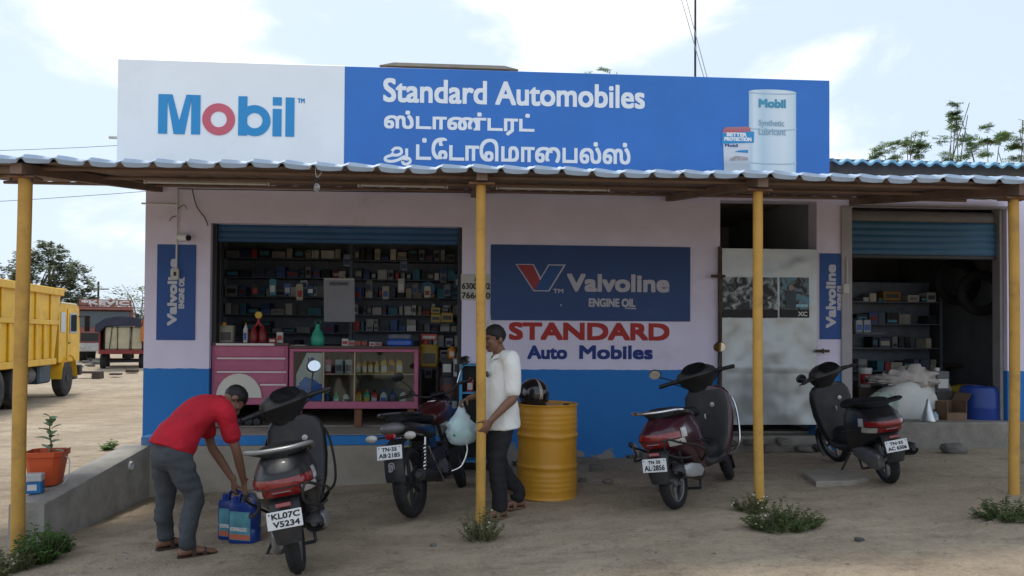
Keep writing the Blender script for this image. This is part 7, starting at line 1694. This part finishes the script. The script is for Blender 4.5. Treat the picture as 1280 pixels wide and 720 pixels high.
# feathery trees behind the right-hand roof
yt = 17.5
for i, (px, pyt, blobs, lab, nl) in enumerate(((1195, 128, [((0, 0, 5.1), (.50, .5, .62)), ((.12, 0, 5.85), (.32, .35, .30)), ((-.3, 0, 4.4), (.5, .5, .4))], 'feathery green tree rising highest behind the blue roof', 1100), (1125, 165, [((0, 0, 4.9), (.75, .5, .28)), ((.45, 0, 5.15), (.35, .3, .2)), ((-.45, 0, 4.75), (.4, .4, .22))], 'thin feathery tree peeping low over the left of the blue roof', 650), (1262, 140, [((.15, 0, 5.5), (.55, .5, .42)), ((-.35, .1, 5.2), (.3, .3, .45)), ((.6, 0, 5.1), (.6, .5, .5))], 'feathery tree at the right edge behind the blue roof', 1100), (760, 85, [((0, 0, 5.75), (.30, .3, .22)), ((-.5, 0, 5.7), (.2, .2, .16)), ((.2, 0, 5.5), (.4, .4, .2))], 'tip of a feathery tree showing above the blue sign board', 420))):
    p = P(px, pyt, yt); g = gz(p.x, yt); top = max(c_[2]+r_[2] for c_, r_ in blobs); dz = (p.z-g)-top
    tree('feathery_tree', lab, (p.x, yt, g), top+dz, [((c_[0], c_[1], c_[2]+dz), r_) for c_, r_ in blobs], int(nl*.8), .15, TG2, 40+i, .07, 'feathery trees behind the shop', True, 9)

# ================================================================== yellow tipper truck
def tipper():
    A, B_ = G(11, 511), G(62, 496); d = V3((B_.x-A.x, B_.y-A.y, 0)); WB = 3.9
    rz = math.atan2(-d.x, d.y)-R(5); f = V3((-math.sin(rz), math.cos(rz), 0)); rt = V3((f.y, -f.x, 0))
    o = V3((A.x, A.y, 0))-rt*1.08; o.z = gz(A.x, A.y)
    t = thing('tipper_truck', 'yellow tipper truck with ribbed load body parked on the left lot', 'truck', o, rz)
    YB = mat('truck_yellow', (.68, .40, .02), .5, .14, 2.2, .1, 30, dirt=(.36, .23, .09), dirt_amt=.4, dirt_scale=2.4); CH = mat('truck_chassis', (.035, .038, .042), .7, .25, 4, dirt=(.16, .13, .1), dirt_amt=.4); DG = mat('truck_glass', (.03, .04, .045), .08, .1, 3, coat=.5)
    TY = mat('truck_tyre', (.03, .03, .03), .9, .25, 6, .4, 30, dirt=(.2, .165, .12), dirt_amt=.4)
    def tw(x, y, dual):
        w = bpy.data.objects.new('wheel', None); C.objects.link(w); w.parent = t
        b = MB(); M = Matrix.Translation((x, y, .52)) @ Matrix.Rotation(R(90), 4, 'Y')
        for dx_ in ((-.15, .15) if dual else (0,)): b.lathe([(.27, dx_-.12), (.46, dx_-.135), (.51, dx_-.10), (.52, dx_), (.51, dx_+.10), (.46, dx_+.135), (.27, dx_+.12)], 28, M)
        part('tyre', b, TY, w, ang=45)
        s = 1 if x > 0 else -1; e = (.15 if dual else 0)+.12
        b = MB(); b.lathe([(.27, s*(e-.02)), (.25, s*e*.8), (.18, s*(e*.45)), (.10, s*(e*.5)), (.10, s*(e+.02)), (.04, s*(e+.04))], 20, M); part('hub', b, CH, w)
    for x in (-1.02, 1.02):
        tw(x, 0, True); tw(x, -1.35, True); tw(x, WB, False)
    b = MB()
    for x in (-.42, .42): b.box(x-.05, x+.05, -2.3, WB+.7, .72, .95)
    part('chassis_rails', b, CH, t)
    b = MB(); b.rbox(.55, 1.05, 2.0, 2.9, .45, .95, .05); part('fuel_tank', b, mat('tank_blue', (.03, .06, .09), .6, .3, 4, dirt=(.13, .11, .08), dirt_amt=.35), t)
    b = MB(); b.tube([(.8, 1.35, .70), (.8, 1.85, .70)], .23, 18); part('air_tank', b, mat('tank_grey', (.10, .10, .10), .6, .25, 4), t)
    # load body
    zb_, zt_ = 1.02, 2.98; yr_, yfb, yft = -2.35, 2.55, 3.05
    b = MB(); side = [(yr_, zb_), (yfb, zb_), (yft, zt_), (yr_, zt_)]
    b.add([(x, y, z) for x in (-1.22, 1.22) for y, z in side], [(0, 1, 2, 3), (7, 6, 5, 4), (0, 4, 5, 1), (1, 5, 6, 2), (3, 7, 4, 0)])
    b.add([(x, y, z) for x in (-1.14, 1.14) for y, z in ((yr_+.08, zb_+.1), (yfb-.08, zb_+.1), (yft-.1, zt_), (yr_+.08, zt_))], [(3, 2, 1, 0), (4, 5, 6, 7), (1, 5, 4, 0), (2, 6, 5, 1), (0, 4, 7, 3)])
    bd = part('load_body', b, YB, t)
    for sx in (-1, 1):
        for nm, (z0, z1, pr) in (('top_rail', (zt_-.16, zt_+.03, .09)), ('mid_rail', (2.02, 2.14, .07)), ('bottom_rail', (zb_-.06, zb_+.10, .07))):
            fy = lambda z: yfb+(yft-yfb)*(z-zb_)/(zt_-zb_)
            b = MB(); xa, xb = sorted((sx*1.223, sx*(1.22+pr))); b.rbox(xa, xb, yr_, fy((z0+z1)/2)-.01, z0, z1, .015); part(nm, b, YB, bd)
        for k in range(9):
            y = yr_+.15+k*.56
            if y > 2.3: continue
            b = MB(); xa, xb = sorted((sx*1.223, sx*1.275)); b.rbox(xa, xb, y-.05, y+.05, zb_+.11, 2.015, .012); part('rib', b, YB, bd)
        for k in range(5):
            y = yr_+.35+k*1.05; b = MB(); xa, xb = sorted((sx*1.223, sx*1.262)); b.rbox(xa, xb, y-.04, y+.04, 2.145, zt_-.165, .012); part('rib', b, YB, bd)
    b = MB(); b.rbox(-1.24, 1.24, yft-.12, yft+.42, zt_-.02, zt_+.06, .015); part('cab_guard', b, YB, bd)
    # cab
    yc0, yc1 = 3.12, 4.95; cz_, ct = .98, 2.62
    b = MB(); prof = [(yc0, cz_), (yc1-.02, cz_), (yc1, 1.75), (yc1-.10, 2.52), (yc1-.25, ct), (yc0+.12, ct), (yc0, ct-.12)]
    rings = [[(x*s, y, z) for y, z in prof] for x, s in ((-1.12, 1), (-1.16, 1), (1.16, 1), (1.12, 1))]
    rings = [[(-1.10, y, z) for y, z in prof], [(-1.16, y+(0 if abs(y-yc0) > .2 else .0), z) for y, z in prof], [(1.16, y, z) for y, z in prof]]
    b.loft([[(x, y, z) for y, z in prof] for x in (-1.16, 1.16)]); cb = part('cab', b, YB, t)
    b = MB(); b.rbox(-1.17, 1.17, yc0+.1, yc1-.3, ct-.02, ct+.05, .03); part('cab_roof', b, mat('roof_pale', (.5, .42, .26), .6, .15, 4), cb)
    for sx in (-1, 1):
        xs_ = lambda u0, u1: sorted((sx*u0, sx*u1))
        xa, xb = xs_(1.163, 1.185)
        b = MB(); b.rbox(xa, xb, 3.78, 4.70, 1.0, 2.50, .01); dr = part('door', b, YB, cb)
        b = MB(); xa, xb = xs_(1.186, 1.195); b.box(xa, xb, 3.92, 4.56, 1.80, 2.38); part('window', b, DG, dr)
        b = MB(); xa, xb = xs_(1.163, 1.178); b.box(xa, xb, 3.24, 3.62, 1.82, 2.38); part('window', b, mat('pale_glass', (.38, .42, .42), .2, .1, 3), cb)
        b = MB(); xa, xb = xs_(1.187, 1.21); b.box(xa, xb, 3.83, 3.95, 1.50, 1.54); part('handle', b, DARKM, dr)
        b = MB(); xa, xb = xs_(1.30, 1.46); b.rbox(xa, xb, 4.86, 4.92, 1.85, 2.35, .02); b.tube([(sx*1.16, 4.8, 2.3), (sx*1.38, 4.88, 2.28)], .015, 6); part('mirror', b, BLACK, cb)
        b = MB(); V = []
        for k in range(9):
            a = R(180)*k/8
            for x_ in (.80, 1.22): V.append((sx*x_, WB+.68*math.cos(a), .52+.66*math.sin(a)))
        b.v = V; b.f = [(2*k, 2*k+1, 2*k+3, 2*k+2) for k in range(8)]; part('wheel_arch', b, YB, cb, ang=60)
        b = MB(); xa, xb = xs_(.95, 1.18); b.rbox(xa, xb, 4.4, 4.75, .45, .52, .01); part('step', b, CH, cb)
    b = MB(); b.box(-1.0, 1.0, yc1-.03, yc1+.015, 1.80, 2.42, Matrix.Translation((0, 0, 0))); part('windscreen', b, DG, cb)
    b = MB(); b.rbox(-1.2, 1.2, yc1-.02, yc1+.18, .55, .86, .03); part('bumper', b, CH, t)
    return t
tipper()

# ================================================================== red lorry facing the camera
def lorry():
    yy = 39.5; p = P(131, 440, yy); g = gz(p.x, yy); dirc = V3((-p.x, -yy, 0)); rz = math.atan2(dirc.x, -dirc.y)*.9
    t = thing('red_lorry', 'red lorry with a white-lettered header board facing the camera', 'truck', (p.x, yy, g), rz)     # front faces -y
    RD = mat('lorry_red', (.25, .085, .07), .5, .15, 3, dirt=(.25, .17, .13), dirt_amt=.35); DK = mat('lorry_dark', (.02, .02, .022), .5, .2, 6); GL = mat('lorry_glass', (.05, .065, .07), .08, .1, 2, coat=.5)
    b = MB(); prof = [(0, .75), (0, 1.55), (.10, 2.62), (.2, 2.75), (1.7, 2.75), (1.75, .75)]; b.loft([[(x, y, z) for y, z in prof] for x in (1.22, -1.22)]); cb = part('cab', b, RD, t)
    b = MB(); b.add([(x, y, z) for x in (-1.08, 1.08) for y, z in ((-.01+.0, 1.72), (.075, 2.52))], [(0, 2, 3, 1)]); b.v = [(x, y-.012, z) for x, y, z in b.v]; part('windscreen', b, GL, cb)
    b = MB(); b.rbox(-1.23, 1.23, -.28, .10, 2.56, 2.64, .02); part('sun_visor', b, RD, cb)
    b = MB(); b.rbox(-1.15, 1.15, -.03, .05, 2.78, 3.08, .01); hd = part('header_board', b, RD, cb)
    part('lettering', multi_text('*KEVIC', -1.05, 1.05, 2.81, 3.05, -.036, .02), WHT, hd, smooth_=False)
    b = MB(); b.rbox(-1.05, 1.05, -.03, .0, 1.02, 1.42, .01); gr = part('grille', b, DK, cb)
    for k in range(4): b = MB(); b.box(-1.0, 1.0, -.042, -.031, 1.08+k*.09, 1.11+k*.09); part('slat', b, DARKM, gr)
    b = MB(); b.lathe([(.02, 0), (.13, .0), (.13, .03), (.1, .04)], 16, Matrix.Translation((.3, -.05, 1.25)) @ Matrix.Rotation(R(90), 4, 'X')); part('badge', b, SILV, gr)
    b = MB(); b.rbox(-1.2, 1.2, -.25, .05, .52, .92, .04); bp = part('bumper', b, mat('bumper_white', (.42, .42, .40), .5, .2, 4, dirt=(.25, .2, .15), dirt_amt=.3), t)
    for sx in (-.92, .92):
        b = MB(); b.lathe([(.02, .03), (.10, .02), (.11, 0)], 14, Matrix.Translation((sx, -.255, .75)) @ Matrix.Rotation(R(90), 4, 'X')); part('headlamp', b, LCLR, bp)
    b = MB(); b.box(-.25, .25, -.262, -.252, .58, .70); part('number_plate', b, YELP, bp)
    for sx in (-1, 1):
        b = MB(); b.rbox(min(sx*1.32, sx*1.52), max(sx*1.32, sx*1.52), -.1, -.04, 1.75, 2.4, .02); b.tube([(sx*1.2, .05, 2.4), (sx*1.42, -.07, 2.38)], .018, 6); part('mirror', b, DK, cb)
        b = MB(); b.lathe([(.2, -.14), (.46, -.15), (.5, 0), (.46, .15), (.2, .14)], 22, Matrix.Translation((sx*1.0, .85, .5)) @ Matrix.Rotation(R(90), 4, 'Y')); part('wheel', b, TYRE, t)
        b = MB(); b.lathe([(.2, -.28), (.46, -.29), (.5, 0), (.46, .29), (.2, .28)], 22, Matrix.Translation((sx*.95, 5.0, .5)) @ Matrix.Rotation(R(90), 4, 'Y')); part('wheel', b, TYRE, t)
    b = MB(); b.rbox(-1.23, 1.23, 1.9, 6.8, 1.0, 2.6, .03); part('load_body', b, RD, t)
lorry()
# ================================================================== red farm trailer seen from behind
def trailer():
    yy = 33.0; p = P(152, 440, yy); g = gz(p.x, yy); rz = R(18)
    t = thing('farm_trailer', 'red farm trailer loaded under a dark tarpaulin, seen from behind', 'trailer', (p.x, yy, g), rz)
    RD = mat('trailer_red', (.20, .03, .028), .6, .2, 4, dirt=(.2, .13, .1), dirt_amt=.3)
    b = MB(); b.rbox(-.85, .85, 0, 2.8, .62, .80, .02); part('bed', b, RD, t)
    for sx in (-1, 1):
        b = MB(); xa, xb = sorted((sx*.80, sx*.85)); b.rbox(xa, xb, .02, 2.78, .803, 1.55, .01); part('side_board', b, RD, t)
        for y in (.5, 1.9):
            b = MB(); b.lathe([(.14, -.09), (.28, -.10), (.32, 0), (.28, .10), (.14, .09)], 18, Matrix.Translation((sx*.72, y, .32)) @ Matrix.Rotation(R(90), 4, 'Y')); part('wheel', b, TYRE, t)
    b = MB(); b.tube([(-.72, .5, .32), (.72, .5, .32)], .05, 8); part('axle', b, DARKM, t)
    b = MB(); b.tube([(-.72, 1.9, .32), (.72, 1.9, .32)], .05, 8); part('axle', b, DARKM, t)
    SK = mat('load_cream', (.42, .38, .26), .85, .15, 3, .3, 20)
    for k, (x0, x1) in enumerate(((-.62, -.18), (-.15, .32), (.35, .76))):
        b = MB(); b.rbox(x0, x1, .05, 2.5, .803, 1.75, .05); part('load_bale', b, SK, t)
    for x in (-.40, .34):
        b = MB(); b.tube(curve_pts([(x-.06, .02, .82), (x, .015, 1.3), (x+.04, .02, 1.78)]), .018, 6); part('rope', b, BLACK, t)
    b = MB(); rs = []
    for y in (-.06, .3, 1.2, 2.6):
        rs.append([(x_, y+.05*mnoise.noise(V3((k, y, 0))), z_+.05*mnoise.noise(V3((k*1.3, y*2, 3)))) for k, (x_, z_) in enumerate(((-1.0, 1.55), (-.96, 1.85), (-.6, 2.10), (-.1, 2.18), (.4, 2.15), (.8, 2.05), (.95, 1.80), (.9, 1.72), (.4, 1.80), (-.1, 1.82), (-.6, 1.78), (-.85, 1.5)))])
    b.loft(rs); part('tarpaulin', b, mat('tarp_navy', (.022, .025, .05), .6, .3, 4, .4, 12), t, ang=60)
    b = MB(); V = []
    for j in range(9):
        for i in range(7): V.append((.72+.05*i, -.10+.05*math.sin(i*1.9+j*.3)+.02*math.sin(j), 2.02-.11*j+.02*math.sin(i*2)))
    b.v = V; b.f = [(7*j+i, 7*j+i+1, 7*j+i+8, 7*j+i+7) for j in range(8) for i in range(6)]; b.v += [(x, y+.02, z) for x, y, z in V]; b.f += [tuple(63+q for q in reversed(f)) for f in b.f]
    part('orange_cloth', b, mat('cloth_orange', (.55, .16, .02), .8, .15, 3), t, ang=70)
trailer()
# debris on the lot
RUB = random.Random(8)
for i in range(16):
    px, py = 100+34*i/16+RUB.uniform(0, 2), RUB.uniform(449, 459); p = G(px, py); s = RUB.uniform(.18, .5); o = stone((p.x, p.y, p.z+s*.1), (s*1.3, s, s*.7)); tag(o, ORD[i]+' lump of grey rubble in the heap below the red lorry, counted from its left', 'stone', 'rubble heap below the red lorry')
for i, (px, py, w_, h_, lab) in enumerate(((122, 473, .30, .26, 'dark box lying in the middle of the dirt lot'), (108, 466, .55, .06, 'flat dark board lying on the dirt lot'), (145, 468, .4, .05, 'flat dark scrap lying left of the corner pillar on the lot'), (165, 465, .4, .1, 'dark brown scrap lying on the lot beside the corner pillar'))):
    p = G(px, py); b = MB(); b.rbox(p.x-w_/2, p.x+w_/2, p.y-.15, p.y+.15, p.z-.02, p.z+h_, .02); b.v = [(v_[0]+.15*w_*mnoise.noise(V3(v_)*4), v_[1], v_[2]) for v_ in b.v]; solo('scrap_piece', b, WOODD, lab, 'scrap')
# wires on the left, pole far away, mast with stays on the roof, grey tank lid behind the sign
for i, (a_, c_, lab) in enumerate((((-30, 178.5), (150, 175), 'upper power line crossing the sky at the left'), ((-30, 243), (200, 231), 'lower power line crossing the sky at the left'))):
    A_, C__ = P(a_[0], a_[1], 24), P(c_[0], c_[1], 24); A_ = A_+(A_-C__)*2.0; C__ = C__+(C__-A_)*.3; pts = [A_.lerp(C__, k/10)-V3((0, 0, .25*math.sin(math.pi*k/10))) for k in range(11)]
    b = MB(); b.tube(pts, .008, 5); solo('power_line', b, DARKM, lab, 'wire', 'power lines at the left')
p0 = P(122, 420, 72); b = MB(); b.tube([(p0.x, 72, -.3), (p0.x, 72, P(122, 352, 72).z)], .09, 6); b.box(p0.x-.6, p0.x+.9, 71.95, 72.05, P(122, 362, 72).z, P(122, 362, 72).z+.1); solo('utility_pole', b, DARKM, 'thin far utility pole above the red lorry', 'pole')
b = MB(); ym = D+1.4; xm_ = P(869, 90, ym).x; zt2 = P(869, 90, ym).z+1.6; b.tube([(xm_, ym, TOPZ+.12), (xm_, ym, zt2)], .016, 8); t = solo('roof_mast', b, DARKM, 'thin dark mast rising behind the blue sign board', 'mast')
for px0, px1 in ((852, 880), (858, 884)):
    a_ = P(px0, 0, ym-.1); c_ = P(px1, 97, ym-.1); d_ = (a_-c_); b = MB(); b.tube([c_-d_*.5, a_+d_*.3], .006, 5); part('stay_wire', b, mat('wire_pale', (0, 0, 0)), t, True)
yk = D+2.6; a_, c_ = P(474, 80, yk), P(648, 86, yk)
t = thing('roof_tank', 'grey cement roof tank peeping over the top of the sign board', 'tank', ((a_.x+c_.x)/2, yk, TOPZ+.13)); w = (c_.x-a_.x)/2; h = P(560, 80, yk).z-t.location.z
b = MB(); b.rbox(-w+.12, w-.12, .05, 1.0, 0, h-.06, .02); part('wall', b, CEMD, t)
b = MB(); b.prism([(-w, h-.05), (w, h-.05), (w-.22, h+.0), (-w+.22, h+.0)], 0, 1.1); part('lid', b, CEM, t)
b = MB(); q = P(143, 172, D+.3); b.tube([(q.x-.06, D+.3, q.z), (q.x+.35, D+.3, q.z)], .018, 6); b.tube([(q.x+.35, D+.3, q.z), (q.x+.35, D+.3, TOPZ+.12)], .018, 6); solo('steel_rod', b, mat('box_cream', (0, 0, 0)), 'short pale steel rod sticking out at the left edge of the sign board', 'rod')
